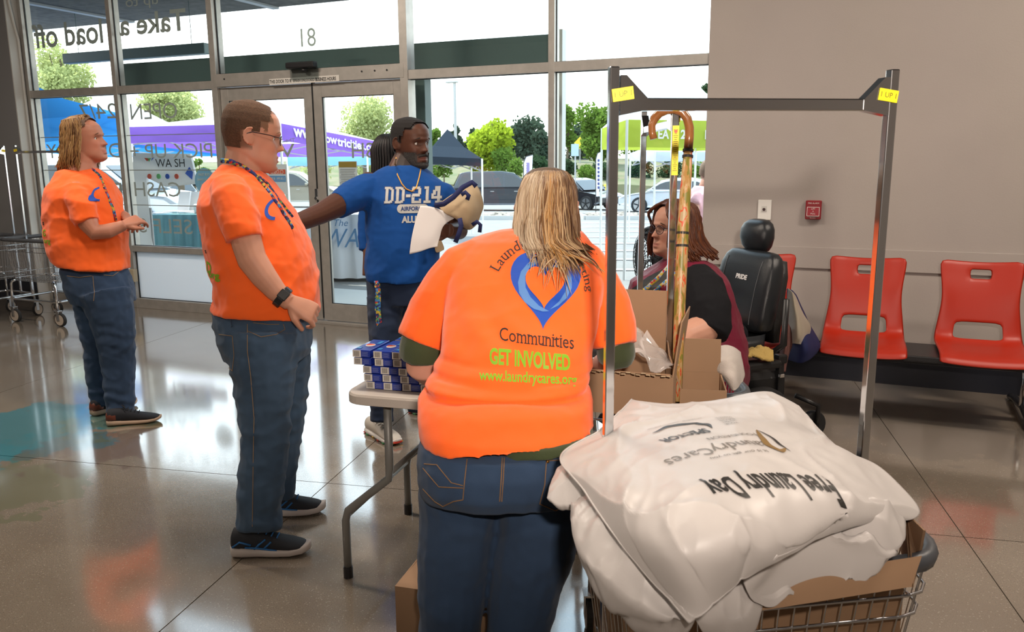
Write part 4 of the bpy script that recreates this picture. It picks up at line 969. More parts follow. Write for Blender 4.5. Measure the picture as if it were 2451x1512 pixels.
B0_ = atd(1628, 931, 2.25); B1_ = atd(1740, 938, 2.23); exb = B1_-B0_; exb.z = 0; wB = exb.length; exb.normalize(); zbB = .8095
tB, QB = carton_box('cardboard_box', 'smaller open cardboard box right of the middle chrome post', B0_, exb, wB, .20, B0_.z-zbB, [('b', .05, .10), ('l', .35, .10)], zbB)
# ---- cane hung over the rack bar
bp_ = V((B2.x, B2.y, 1.595))+e2*.035
cd = depth(bp_)-.0
dC = 2.27
cp = [(1565, 332), (1561, 318), (1560, 300), (1566, 284), (1578, 271), (1596, 263), (1615, 261), (1633, 268), (1645, 284), (1650, 305), (1650, 325), (1647, 360), (1641, 450), (1634, 560), (1628, 700), (1623, 850), (1620, 960)]
pts = [atd(x, y, dC) for x, y in cp]
M_cane = mat('cane_wood', (.26, .10, .03), .25, coat=.6, var=.3, vscale=12)
t = thing('walking_cane', 'brown hooked cane with patterned orange shaft hanging over the rack bar', 'cane', (pts[-1].x, pts[-1].y, pts[-1].z))
part('handle', MB().tube(pts[:12], [.0105]*3+[.0125]*9, 14), M_cane, t, True)
def cane_mat():
    m = D.materials.new('patterned_shaft'); m.use_nodes = True; tr = m.node_tree; b = tr.nodes['Principled BSDF']; L = tr.links.new; b.inputs['Roughness'].default_value = .45
    tcx = tr.nodes.new('ShaderNodeTexCoord'); mp = tr.nodes.new('ShaderNodeMapping'); mp.inputs['Scale'].default_value = (60, 60, 14); mp.inputs['Rotation'].default_value = (.5, .4, 0)
    n = tr.nodes.new('ShaderNodeTexNoise'); n.inputs['Scale'].default_value = 1; n.inputs['Detail'].default_value = 2
    L(tcx.outputs['Object'], mp.inputs[0]); L(mp.outputs[0], n.inputs['Vector']); r = tr.nodes.new('ShaderNodeValToRGB'); r.color_ramp.interpolation = 'CONSTANT'; e = r.color_ramp.elements
    e[0].position = 0; e[0].color = (.17, .15, .02, 1); e[1].position = .42; e[1].color = (.34, .18, .05, 1)
    for p_, c_ in ((.5, (.40, .26, .11, 1)), (.58, (.50, .07, .02, 1)), (.64, (.38, .28, .15, 1))): q = e.new(p_); q.color = c_
    L(n.outputs['Fac'], r.inputs[0]); L(r.outputs[0], b.inputs['Base Color']); return m
part('shaft', MB().tube(pts[11:], [.0125, .0155, .017, .0165, .015, .014], 14), cane_mat(), t, True)
for a_, b_, w_ in ((11, 12, .0), (11, 12, .16), (12, 13, .98), (13, 14, .2)):
    q = pts[a_].lerp(pts[b_], w_); dv = (pts[b_]-pts[a_]).normalized()*.0035; part('black_ring', MB().cyl(q-dv, q+dv, .0152 if a_ < 12 else .0172), M_ink, t)
# ---- bags heaped on the near cart
M_bag = mat('white_bag_plastic', (.50, .468, .452), .42, sheen=.1, bump=.05, bscale=40)
net = [[(1512, 960, .95), (1600, 966, .955), (1710, 957, .965), (1830, 938, .985), (1912, 972, .955)],
       [(1440, 1028, .95), (1590, 1020, .985), (1740, 1012, 1.0), (1885, 1015, .99), (2003, 1068, .94)],
       [(1343, 1094, .94), (1530, 1105, .985), (1720, 1100, 1.01), (1920, 1105, .99), (2112, 1125, .915)],
       [(1400, 1180, .93), (1540, 1215, .975), (1720, 1200, 1.0), (1935, 1195, .975), (2200, 1232, .875)],
       [(1490, 1310, .905), (1600, 1335, .94), (1745, 1320, .955), (1880, 1300, .94), (2050, 1258, .90)],
       [(1650, 1494, .842), (1690, 1465, .86), (1745, 1415, .88), (1800, 1375, .90), (1860, 1330, .925)]]
ctrl = [[atz(*p) for p in r] for r in net]
rows = grid_surface(ctrl, 130, 130)
cmid = V((-.2, 1.5, .9))
def fold(p, i, j, n):
    u, v = i/n, j/n; e_ = min(u, 1-u, v, 1-v)*6; k = min(1, e_+.25)
    d_ = (1-abs(math.sin(u*9+v*4+noise.noise(p*5)*3)))**3*.010+(1-abs(math.sin(u*5-v*7+noise.noise(p*4+V((3, 3, 3)))*3)))**4*.012*(.3+v)
    w_ = 1-.8*math.exp(-((u-.5)/.30)**4-((v-.38)/.30)**4); d_ = d_*(w_*1.1)+noise.noise(p*9)*.010*(.3+w_)+(1-abs(noise.noise(V((p.x*22, p.y*10, 3)))*2))**3*.003*w_+noise.noise(p*30)*.002; return k*d_
rows = [[p+V((0, 0, fold(p, i, j, 130))) for i, p in enumerate(r)] for j, r in enumerate(rows)]
t = thing('printed_bag', 'large white printed laundry day bag spread over the top of the heap', 'bag', cmid)
sheet = part('sheet', surf_mb(rows), M_bag, t, True, fix=False); solidify(sheet, .002, 0); bake(sheet)
bb = bvh_of([sheet])
hem = MB()
def rowline(r): return [p+V((0, 0, .002)) for p in r]
hem.tube(rowline(rows[-1]), .0022, 5); hem.tube(rowline([r[0] for r in rows]), .0022, 5); part('hem', hem, M_bag, t, True)
# prints, upside down from here
M_print = mat('bag_print', (.02, .018, .016), .4); M_print2 = mat('bag_print_grey', (.18, .16, .14), .4); M_pgold = mat('bag_print_gold', (.22, .13, .04), .4)
zt_ = 1.0; DN = (0, 0, -1)
def bagtext(s, xr, yr, xl, yl, hh, m=M_print, **k):
    a = atz(xr, yr, zt_); b = atz(xl, yl, zt_); xa = (b-a); L_ = xa.length; xa.normalize(); ya = V((-xa.y, xa.x, 0))
    dtext('lettering', s, 1, (a+b)/2, xa, ya, DN, bb, m, t, w=L_, h=hh, grid=.005, off=.0011, **k)
bagtext('Free Laundry Day', 1992, 1124, 1690, 1184, .072, bold=.02)
bagtext('LaundryCares', 1842, 1070, 1594, 1104, .042, M_print2)
bagtext('FOUNDATION', 1808, 1048, 1694, 1064, .014, M_print2)
bagtext('SPECTOR', 1695, 1034, 1584, 1048, .028, bold=.03)
bagtext('800-555-0100   www.laundrybags.com', 1680, 990, 1550, 1008, .008, M_print2)
bagtext('It is our gift to you', 1835, 1092, 1700, 1112, .012, M_print2)
for i, s_ in enumerate(('YOUR', 'LAUNDRY', 'BAGS', 'PROUDLY', 'DONATED BY')): bagtext(s_, 1766-i*4, 1020-i*6.5, 1735-i*6, 1023-i*6.5, .009, M_print2)
def stroke(pts_, wd, m, nm):
    c = [atz(x, y, zt_) for x, y in pts_]; vs = []; fs = []
    n = 24; cc_ = grid_surface([c], n, 1)[0]
    for i, p in enumerate(cc_):
        d_ = (cc_[min(i+1, n)]-cc_[max(i-1, 0)]).normalized(); q = V((-d_.y, d_.x, 0))*wd*max(.08, math.sin(PI*i/n)**.8)
        vs += [V((p.x+q.x, p.y+q.y, 0)), V((p.x, p.y, 0)), V((p.x-q.x, p.y-q.y, 0))]
    for i in range(n): fs += [(3*i, 3*i+1, 3*i+4, 3*i+3), (3*i+1, 3*i+2, 3*i+5, 3*i+4)]
    decal(nm, vs, fs, (0, 0, 1), (1, 0, 0), (0, 1, 0), DN, bb, m, t, off=.0012)
stroke([(1562, 1022), (1600, 1008), (1650, 1006), (1690, 1015), (1705, 1030)], .006, M_print, 'swoosh')
stroke([(1810, 1034), (1822, 1055), (1840, 1075), (1868, 1082), (1880, 1073)], .007, M_pgold, 'leaf_logo'); stroke([(1810, 1034), (1845, 1050), (1870, 1068), (1892, 1076)], .003, M_print, 'leaf_logo')
def lump(name, label, outline, z, bulge, mseed, parent=None, drop=.05, n=22, amp=.018):
    P = [atz(x, y, zz) for x, y, zz in outline]; k = len(P); P = grid_surface([P+[P[0]]], 110, 1)[0][:110]
    c = sum(P, V((0, 0, 0)))/110; rings = []
    for j in range(n, 0, -1): s = j/n; rings.append([V((c.x+(p.x-c.x)*s, c.y+(p.y-c.y)*s, p.z*s+c.z*(1-s)-drop*(1-s**4))) for p in P])
    rings = list(reversed(rings))
    for j in range(n-1, 0, -1): s = j/n; rings.append([V((c.x+(p.x-c.x)*s, c.y+(p.y-c.y)*s, p.z*s+c.z*(1-s)+bulge*(1-s**2.4))) for p in P])
    rings = [[p+V((0, 0, 1))*((1-abs(noise.noise(p*11+V((mseed, 0, 0)))*2))**2*amp-.3*amp+(1-abs(noise.noise(V((p.x*30+mseed, p.y*14, 0)))*2))**2*amp*.35*(1 if 1 else 0)+noise.noise(p*40+V((mseed, 0, 0)))*amp*.2) for p in r] for r in rings]
    mb = MB(); mb.loft(rings); o = part(name, mb, M_bag, None, True, loc=c); tag(o, label, 'bag'); return o
lump('folded_bag', 'bulging white bag under the printed one, at the near left of the cart', [(1385, 1190, .90), (1366, 1225, .885), (1372, 1290, .87), (1410, 1350, .86), (1470, 1405, .85), (1560, 1462, .835), (1640, 1482, .83), (1700, 1430, .85), (1700, 1300, .89), (1560, 1200, .92)], 0, .045, 3, drop=.10)
lump('folded_bag', 'rolled white bag corner poking out beside the foreground woman\'s hip', [(1309, 1192, .885), (1325, 1140, .90), (1345, 1118, .91), (1420, 1150, .92), (1420, 1195, .90), (1345, 1213, .875)], 0, .012, 5, drop=.03, amp=.006)
lump('folded_bag', 'crumpled white bag bundle under the right tip of the printed bag', [(1890, 1290, .89), (1960, 1255, .90), (2060, 1232, .90), (2150, 1236, .89), (2168, 1262, .875), (2150, 1310, .86), (2040, 1310, .86), (1930, 1310, .87)], 0, .04, 7)
lump('folded_bag', 'crumpled white bag lying along the brown flap', [(1770, 1385, .865), (1830, 1310, .875), (1900, 1285, .88), (2000, 1295, .875), (2120, 1305, .86), (2140, 1335, .845), (1980, 1350, .845), (1850, 1385, .84), (1790, 1420, .84)], 0, .035, 11)
lump('folded_bag', 'white bag sunk in the cart between the front tip and the brown flap', [(1660, 1480, .81), (1720, 1410, .84), (1790, 1350, .86), (1850, 1350, .85), (1830, 1420, .815), (1815, 1475, .79), (1740, 1500, .79)], 0, .03, 13)
lump('folded_bag', 'torn edged white bag at the back left of the heap', [(1512, 1000, .94), (1508, 962, .945), (1560, 968, .945), (1640, 975, .95), (1640, 1010, .95), (1560, 1020, .945)], 0, .006, 17, drop=.03, amp=.005)
# cardboard liner of the cart: near flap and side
t = thing('cart_liner_box', 'brown cardboard box lining the near cart with its flaps raised', 'box', (-.1, 1.5, .5))
def panel(nm, pts_, th=.004, m=M_card):
    P = [atz(*p) for p in pts_]; nrm = (P[1]-P[0]).cross(P[2]-P[1]).normalized()*th; part(nm, MB().prism(P, nrm), m, t)
panel('flap', [(1812, 1462, .79), (2178, 1404, .79), (2203, 1330, .83), (1836, 1386, .83)])
panel('side_panel', [(2180, 1404, .77), (2195, 1345, .77), (2210, 1268, .865), (2165, 1225, .87), (2150, 1300, .77)])
e0 = V((math.cos(c0.rotation_euler.z), math.sin(c0.rotation_euler.z), 0)); n0 = V((-e0.y, e0.x, 0)); cc0 = V(c0.location)
for nm, u_, v_, du, dv in (('side_panel', 0, -.205, .48, .004), ('side_panel', 0, .2, .48, .004), ('side_panel', -.24, 0, .004, .4), ('side_panel', .24, 0, .004, .4), ('bottom', 0, 0, .48, .4)):
    part(nm, MB().box(cc0+e0*u_+n0*v_+up_*(.59 if nm == 'side_panel' else .412), (du, dv, .36 if nm == 'side_panel' else .004), Matrix((e0, n0, up_)).transposed()), M_card, t)
# ================================================================ PEOPLE (bodies grown as one continuous surface from measured sections)
fwh = V((fw.x, fw.y, 0)).normalized()
def sellipse(c, u, v, n=28, pw=2.0):
    out = []
    for i in range(n):
        a = 2*PI*i/n; ca_, sa_ = math.cos(a), math.sin(a); k = 2/pw
        out.append(c+u*(abs(ca_)**k*(1 if ca_ >= 0 else -1))+v*(abs(sa_)**k*(1 if sa_ >= 0 else -1)))
    return out
class Fig:
    def __init__(s, dep, wy=600): s.d = dep; s.mb = MB(); s.wy = wy
    def P(s, x, y, off=0): return atd(x, y, s.d+off)
    def r(s, px, off=0): return px*(s.d+off)/FPX
    def torso(s, rows, mb=None, pw=2.3, tilt=0):
        """rows: (py, xl, xr, half thickness in metres, off[, slant]) - slant lowers the right end in px"""
        mb = mb or s.mb; rings = []
        for row in rows:
            py, xl, xr, th, off = row[:5]; sl = row[5] if len(row) > 5 else 0
            a = s.P(xl, py-sl/2, off); b = s.P(xr, py+sl/2, off); wg = min(1, max(0, (py-s.wy)/200))
            for q_, x_, y_ in ((a, xl, py-sl/2), (b, xr, py+sl/2)): q_.z += wg*(s.P(x_, y_, off-th*.92).z-q_.z)
            c = (a+b)/2; u = (b-a)/2; tz = row[6] if len(row) > 6 else 0
            rings.append(sellipse(c, u, fwh*th+V((0, 0, tz)), pw=pw))
        mb.loft(rings); return s
    def limb(s, pts, mb=None, n=16, flat=1):
        mb = mb or s.mb; mb.tube([s.P(x, y, o) for x, y, o, r in pts], [s.r(r, o) for x, y, o, r in pts], n, flat=flat); return s
HZ = [(-.120, .064, -.01, .024), (-.112, .082, -.03, .038), (-.100, .090, -.045, .047), (-.085, .0905, -.060, .056), (-.065, .089, -.074, .062), (-.045, .087, -.084, .067), (-.02, .087, -.092, .072), (.0, .086, -.098, .0755), (.02, .090, -.101, .077), (.045, .091, -.102, .0775), (.07, .083, -.098, .0745), (.09, .067, -.088, .066), (.105, .043, -.069, .049), (.114, .012, -.038, .026), (.117, -.006, -.020, .010)]
def G_(x, s_): return math.exp(-(x/s_)**2)
def head_local(jowl=0, nose=1, brow=1, n=88):
    zs = [-.120+.237*i/78 for i in range(79)]; rings = []
    for z in zs:
        i = max(k for k in range(len(HZ)) if HZ[k][0] <= z+1e-9); j = min(i+1, len(HZ)-1); t = 0 if i == j else (z-HZ[i][0])/(HZ[j][0]-HZ[i][0]); t = t*t*(3-2*t) if 0 else t
        xf, xb, w_ = (HZ[i][k]+(HZ[j][k]-HZ[i][k])*t for k in (1, 2, 3))
        w_ += jowl*.014*G_(z+.08, .035); xf += 0; cx = (xf+xb)/2; rx = (xf-xb)/2; R_ = []
        for q in range(n):
            a = 2*PI*q/n; c_, s_ = math.cos(a), math.sin(a); x = cx+rx*(abs(c_)**.92)*(1 if c_ > 0 else -1); y = w_*(abs(s_)**.9)*(1 if s_ > 0 else -1)
            if c_ > 0:
                f = 0; ay = abs(y)
                sh = 0 if z > .014 else (min(1, (.014-z)/.044) if z > -.033 else max(0, 1-(-.033-z)/.010))
                f += nose*.027*G_(y, .0085+.004*sh)*sh
                f += nose*.009*G_(ay-.0135, .006)*G_(z+.033, .008)
                f -= .012*G_(ay-.032, .014)*G_(z-.001, .012)
                f += brow*.006*G_(z-.021, .008)*math.exp(-(y/.048)**4)
                f += .0075*G_(z+.0605, .0055)*math.exp(-(y/.022)**4)+.008*G_(z+.0745, .0065)*math.exp(-(y/.019)**4)-.005*G_(z+.067, .0025)*math.exp(-(y/.025)**4)
                f -= .004*G_(z+.086, .006)*G_(y, .02)
                f += .007*G_(z+.102, .012)*G_(y, .022)+.004*G_(z+.03, .018)*G_(ay-.045, .016)
                x += f*min(1, c_*2.2)
            R_.append(V((x, y, z)))
        rings.append(R_)
    return rings
class Head:
    def __init__(s, c, theta, pitch=0, roll=0, scale=1.0):
        """theta: facing in degrees (0 image right, -90 towards the camera), pitch up positive"""
        th = math.radians(theta); vd = V(c)-EYE; vd.z = 0; vd.normalize(); lr = V((vd.y, -vd.x, 0)); f = lr*math.cos(th)+vd*math.sin(th); f.normalize(); l = up_.cross(f)
        M_ = Matrix((f, l, up_)).transposed()
        M_ = M_ @ Matrix.Rotation(-math.radians(pitch), 3, 'Y') @ Matrix.Rotation(math.radians(roll), 3, 'X'); s.M = M_; s.c = V(c); s.s = scale; s.f = f; s.l = l
    def w(s, p): return s.c+(s.M @ V(p))*s.s
    def loc(s, p): return (s.M.transposed() @ (V(p)-s.c))/s.s
    def add(s, mb, ears=True, **k):
        mb.loft([[s.w(p) for p in R_] for R_ in head_local(**k)])
        if ears:
            for q in (-1, 1):
                Rm = s.M @ Matrix.Rotation(-.15, 3, 'Y') @ Matrix.Rotation(-q*.35, 3, 'Z')
                mb.ball(s.w((-.012, q*.079, -.004)), [v*s.s for v in (.0165, .0065, .029)], 10, R=Rm)
                pts = [s.w((-.012+.020*math.cos(a), q*(.083+.004*math.sin(a/2)), -.002+.031*math.sin(a))) for a in [x*.4-1.2 for x in range(11)]] if 0 else [s.w((-.012-.021*math.sin(a), q*(.086+.002*math.sin(a)), -.002-.028*math.cos(a))) for a in [.2+x*.3 for x in range(12)]]
                mb.tube(pts, .0036*s.s, 6)
    def eyes(s, parent, iris=(.12, .07, .03), closed=0, brow=(.2, .12, .06), look=0):
        Me = mat('eye_white', (.70, .66, .62), .25); Mi = mat('iris', iris, .15)
        for q in (-1, 1):
            c_ = (.0605, q*.0315, .0015); b = MB(); b.ball(s.w(c_), .0125*s.s, 8); e = part('eye', b, Me, parent, True)
            b = MB(); d = V((1, look, -.05)).normalized(); b.ball(s.w(V(c_)+d*.0105), .0042*s.s, 6); part('iris', b, Mi, e, True)
            b = MB(); b.tube([s.w((.0725-.0015*abs(t), q*.0315+.0145*t, .0085-.0045*t*t)) for t in (-1, -.5, 0, .5, 1)], [.0008, .0016, .0018, .0016, .0008], 6); part('lash_line', b, mat('lash', tuple(x*.4 for x in brow), .6), e)
            b = MB(); b.tube([s.w((.0885-.010*max(0, t)**2-.002, q*(.030+.019*t), .0235+.004*(1-t*t)-.003*t)) for t in (-1, -.6, -.2, .2, .6, 1)], [.0012, .0026, .003, .0028, .002, .0008], 6); part('eyebrow', b, mat('brow_hair', brow, .8), parent)
    def glasses(s, parent, m, rx=.024, rz=.017):
        t = None; g = MB()
        for q in (-1, 1):
            g.tube([s.w((.096-.006*(abs(math.cos(a)) if q*math.cos(a) > 0 else 0), q*.033+rx*math.cos(a), -.001+rz*math.sin(a)*(1 if math.sin(a) < 0 else .9))) for a in [2*PI*i/20 for i in range(20)]], .0013*s.s, 6, closed=True)
            g.tube([s.w((.090, q*(.033+rx), .006)), s.w((.05, q*.079, .010)), s.w((-.005, q*.0845, .012)), s.w((-.022, q*.085, .004)), s.w((-.034, q*.084, -.012))], [.0016, .0015, .0018, .0028, .0035], 6)
        g.tube([s.w((.097, -.009, .004)), s.w((.101, 0, .006)), s.w((.097, .009, .004))], .0013*s.s, 6)
        o = part('glasses', g, m, parent, True)
        l = MB()
        for q in (-1, 1): l.add([s.w((.094, q*.033+rx*.95*math.cos(a), -.001+rz*.95*math.sin(a))) for a in [2*PI*i/16 for i in range(16)]], [tuple(range(16))])
        part('lens', l, glassmat('lens_glass', (.9, .93, .95), .25), o, fix=False); return o
def remesh(name, mb, mats, voxel, parent, smooth=4, label=None, wrinkle=None, paint=None, dec=0, attr='Col'):
    og = wpos(parent); me = mb.mesh(name, mats, True, og); fixn(me); o = D.objects.new(name, me); link(o, parent)
    r = o.modifiers.new('r', 'REMESH'); r.mode = 'VOXEL'; r.voxel_size = voxel; r.use_smooth_shade = True
    if smooth: q = o.modifiers.new('s', 'SMOOTH'); q.factor = .5; q.iterations = smooth
    bake(o); me = o.data
    for p in me.polygons: pass
    me.shade_smooth()
    if not me.materials: me.materials.append(mats if not isinstance(mats, (list, tuple)) else mats[0])
    if wrinkle:
        n = len(me.vertices); nn = [v.normal.copy() for v in me.vertices]; cs = [v.co.copy() for v in me.vertices]; out = np.empty(n*3, 'f')
        for i in range(n): c = cs[i]+nn[i]*wrinkle(cs[i]+og, nn[i]); out[3*i:3*i+3] = c
        me.vertices.foreach_set('co', out); me.update()
    if paint:
        ca_ = me.color_attributes.new(attr, 'FLOAT_COLOR', 'POINT'); buf = np.empty(len(me.vertices)*4, 'f')
        for i, v in enumerate(me.vertices): buf[4*i:4*i+4] = (*paint(v.co+og), 1)
        ca_.data.foreach_set('color', buf)
    if label: o['label'] = label
    return o
def lerp3(a, b, t): t = max(0, min(1, t)); return tuple(x+(y-x)*t for x, y in zip(a, b))
def skin_paint(hd, base, lip, beard=None, beardf=None, scalp=None, scalpf=None):
    def f(p):
        q = hd.loc(p); c = base; n = noise.noise(V(p)*35)*.06+noise.noise(V(p)*9)*.06
        c = tuple(x*(1+n) for x in c)
        if abs(q.x) < .2 and abs(q.y) < .15 and abs(q.z) < .16:
            if q.x > .02:
                c = lerp3(c, (c[0]*1.08, c[1]*.82, c[2]*.8), .6*G_(q.z+.035, .03)*G_(abs(q.y)-.045, .025)+.7*G_(q.z+.03, .012)*G_(q.y, .016))
                c = lerp3(c, lip, 1.1*G_(q.z+.0675, .0105)**2*math.exp(-(q.y/.024)**6) if q.x > .075 else 0)
            if beardf: c = lerp3(c, beard, beardf(q, p))
            if scalpf: c = lerp3(c, scalp, scalpf(q, p))
        return c
    return f
def folds(sc=7, amp=.010, st=(1, 1, 1), seed=0, fine=.002):
    def f(p, n):
        q = V((p.x*st[0]*sc+seed, p.y*st[1]*sc+seed, p.z*st[2]*sc)); a = noise.noise(q); b = noise.noise(V((p.x*st[0], p.y*st[1], p.z*st[2]))*sc*2.4+V((seed, 7, 3)))
        return (abs(a)*-2+.35)*amp*.8+b*amp*.28+noise.noise(p*38)*fine
    return f
def hand(mb, wrist, dirn, back, k=1.0, curl=(.5, .6, .65, .7), thumb=.6, side=1, spread=.12, thumbup=0):
    """wrist point, direction of the fingers, direction of the back of the hand; side=+1: thumb at back x dir"""
    w_ = V(wrist); x = V(dirn).normalized(); z = V(back); z = (z-x*z.dot(x)).normalized(); y = z.cross(x)*side
    T = lambda a, b, c: w_+(x*a+y*b+z*c)*k
    rings = []
    for a, hw, ht in ((-.02, .026, .020), (.0, .027, .019), (.03, .034, .017), (.06, .040, .015), (.085, .041, .013), (.094, .038, .010)):
        rings.append(sellipse(T(a, 0, 0), y*hw*k, z*ht*k, 16, 2.6))
    mb.loft(rings)
    for i, (b, L_) in enumerate(((.030, .072), (.010, .080), (-.010, .074), (-.029, .060))):
        cu = curl[i]; p = T(.078, b, .001); a = spread*(1.5-i)*.5; fd = 0.0; pts = [p]; base = T(.088, b, .001)
        pts.append(base); ang_ = 0
        for j, f in enumerate((.45, .30, .25)):
            ang_ += cu*(1.1, 1.25, .9)[j]; d = x*math.cos(ang_)*math.cos(a)+y*math.sin(a)-z*math.sin(ang_); base = base+d*L_*f*k; pts.append(base)
        mb.tube(pts, [.0105*k, .0102*k, .0092*k, .0084*k, .0068*k], 10)
    p = T(.018, .024, -.006); d1 = (x*.75+y*.75-z*.25*thumb).normalized(); d2 = (x*(1-.3*thumb)+y*.25-z*.5*thumb).normalized()
    mb.tube([p, p+d1*.034*k, p+d1*.034*k+d2*.030*k, p+d1*.034*k+d2*.052*k], [.0145*k, .0125*k, .0105*k, .0085*k], 10)
def shoe(parent, heel, toe, mu, ms, length=.29, width=.105, lace=None, accent=None, heelm=None, h=.10, name='shoe', label=None, tread=None, sh=.028):
    """heel/toe ground points"""
    heel = V(heel); toe = V(toe); x = (toe-heel); x.z = 0; x.normalize(); y = up_.cross(x); T = lambda a, b, c: heel+x*a*length+y*b*width+up_*c
    def ring(a, hw, z0, z1, pw=2.4, sh=0): return sellipse(T(a, sh, (z0+z1)/2), y*hw*width, up_*(z1-z0)/2, 24, pw)
    st = [(0, .20, .006), (.03, .34, .001), (.15, .40, 0), (.35, .38, .001), (.55, .44, 0), (.75, .48, .002), (.9, .40, .008), (.97, .24, .016), (1.0, .10, .024)]
    mb = MB(); mb.loft([ring(a, hw, z, sh+z*.5+(.008 if a < .2 else 0), 3) for a, hw, z in st]); so = part('sole', mb, ms, parent, True); bb_ = so
    root = D.objects.new(name, None); D.objects.remove(root)
    mb = MB(); up2 = [(.01, .20, .075), (.04, .32, .094), (.12, .37, .098), (.25, .36, .098), (.36, .36, .092), (.48, .38, .080), (.60, .42, .066), (.75, .45, .055), (.88, .38, .046), (.95, .24, .040), (.985, .10, .034)]
    mb.loft([ring(a, hw, .016, z1*(h/.10), 2.2) for a, hw, z1 in up2]); u = part(name, mb, mu, parent, True)
    if label: u['label'] = label
    so.parent = u; so.name = 'sole'
    if lace:
        m_ = MB()
        for i in range(5):
            a = .33+i*.065; z = (.098-.0075*i)*(h/.1)+.003; m_.tube([T(a, -.22, z-.008), T(a+.02, 0, z+.004), T(a, .22, z-.008)], .0028, 6)
        for q in (-1, 1): m_.tube([T(.34, 0, .102*h/.1), T(.30, q*.16, .118*h/.1), T(.36, q*.30, .108*h/.1), T(.38, q*.34, .088*h/.1)], .0022, 6)
        part('laces', m_, lace, u, True)
    if accent:
        bv = bvh_of([u]); cen = T(.5, 0, .05)
        for q in (-1, 1):
            for pts_ in (((.30, .028), (.38, .050), (.46, .066)), ((.40, .026), (.48, .046), (.53, .058)), ((.20, .040), (.36, .036), (.52, .030), (.60, .028)), ((.04, .040), (.14, .060), (.28, .048))):
                m_ = MB(); pp = []
                for a, z in pts_:
                    o_ = T(a, q*.9, z*(h/.1)); hit = bv.ray_cast(o_, -y*q, .2)
                    if hit[0] is not None: pp.append(hit[0]+y*q*.0006)
                if len(pp) > 1: m_.tube(pp, .0042, 6, flat=1); part('stripe', m_, accent, u, True)
    if heelm: m_ = MB(); m_.loft([ring(a, hw+.012, .022, z1*(h/.10)*.98, 2.2) for a, hw, z1 in ((.0, .19, .07), (.03, .31, .088), (.10, .365, .09), (.19, .37, .088))]); part('heel_patch', m_, heelm, u, True)
    if tread:
        m_ = MB()
        for i, (a, hw, z) in enumerate(st[1:8]): m_.loft([ring(a-.03, hw+.005, -.001+z, .010+z, 3), ring(a+.03, hw+.005, -.001+z, .010+z, 3)], i % 3)
        part('tread', m_, tread, u)
    return u
def band(name, pts, wdt, nrm, m, parent, th=.002):
    """flat ribbon along points; nrm gives the outward direction"""
    mb = MB(); k = len(pts); vs = []
    for i, p in enumerate(pts):
        t = (pts[min(i+1, k-1)]-pts[max(i-1, 0)]).normalized(); n_ = V(nrm(p, i)) if callable(nrm) else V(nrm); s_ = t.cross(n_).normalized()*wdt/2; vs += [p-s_, p+s_]
    mb.add(vs, [(2*i, 2*i+1, 2*i+3, 2*i+2) for i in range(k-1)]); o = part(name, mb, m, parent, True, fix=False); solidify(o, th, 0); return o
def lanyard_mat():
    m = D.materials.new('puzzle_lanyard'); m.use_nodes = True; t = m.node_tree; b = t.nodes['Principled BSDF']; L = t.links.new; tcx = t.nodes.new('ShaderNodeTexCoord'); v = t.nodes.new('ShaderNodeTexVoronoi'); v.inputs['Scale'].default_value = 110
    L(tcx.outputs['Object'], v.inputs['Vector']); sx = t.nodes.new('ShaderNodeSeparateColor'); L(v.outputs['Color'], sx.inputs[0]); r = t.nodes.new('ShaderNodeValToRGB'); r.color_ramp.interpolation = 'CONSTANT'; e = r.color_ramp.elements
    e[0].position = 0; e[0].color = (.015, .03, .16, 1); e[1].position = .3; e[1].color = (.55, .40, .04, 1)
    for p_, c_ in ((.45, (.45, .03, .03, 1)), (.6, (.05, .22, .50, 1)), (.75, (.02, .02, .05, 1)), (.88, (.10, .30, .10, 1))): q = e.new(p_); q.color = c_
    L(sx.outputs[0], r.inputs[0]); L(r.outputs[0], b.inputs['Base Color']); b.inputs['Roughness'].default_value = .7; return m
M_lan = lanyard_mat()
def cloth(name, col, var=.06, bump=.25, bs=500, rough=.85, sheen=.25): return mat(name, col, rough, var=var, vscale=5, bump=bump*.5, bscale=bs, sheen=sheen, spec=.2)
M_or = cloth('orange_jersey', (.96, .135, .018), .03); M_jean = cloth('blue_denim', (.034, .062, .12), .28, .4, 900, .9, .1); M_jeanw = cloth('washed_denim', (.060, .105, .175), .35, .4, 900, .9, .1); M_jeand = cloth('dark_denim', (.022, .036, .075), .25, .4, 900, .9, .1)
M_stitch = mat('jean_stitching', (.22, .15, .09), .8); M_bl = cloth('blue_jersey', (.006, .062, .26), .1, sheen=.04); M_skin_f = lambda n: mat(n, (.5, .3, .2), .48, attr='Col', spec=.35, sss=.04, bump=.04, bscale=250)
M_lblue = mat('print_royal', (.012, .07, .42), .6); M_lpale = mat('print_pale_blue', (.09, .22, .52), .6); M_lgreen = mat('print_lime', (.19, .42, .012), .6); M_lblack = mat('print_black', (.015, .012, .012), .7)
def locks(mb, n, fn, cols_out, cols, seg=8, w_=(.004, .008), flat=.45):
    """n tapered locks; fn(i) -> list of points; colour per lock stored for the attribute"""
    for i in range(n):
        pts = fn(i)
        if not pts: continue
        k0 = len(mb.v); wd = random.uniform(*w_); m_ = len(pts); mb.tube(pts, [wd*(.35+.75*math.sin(PI*min(1, .12+j/(m_-1)*.88))**.8) if j < m_-1 else wd*.08 for j in range(m_)], 6, flat=flat)
        c = random.choice(cols) if not callable(cols) else cols(); c2 = random.choice(cols) if not callable(cols) else cols(); kk = len(mb.v)-k0
        for j in range(kk): cols_out.append(lerp3(c, c2, (j//6)/m_))
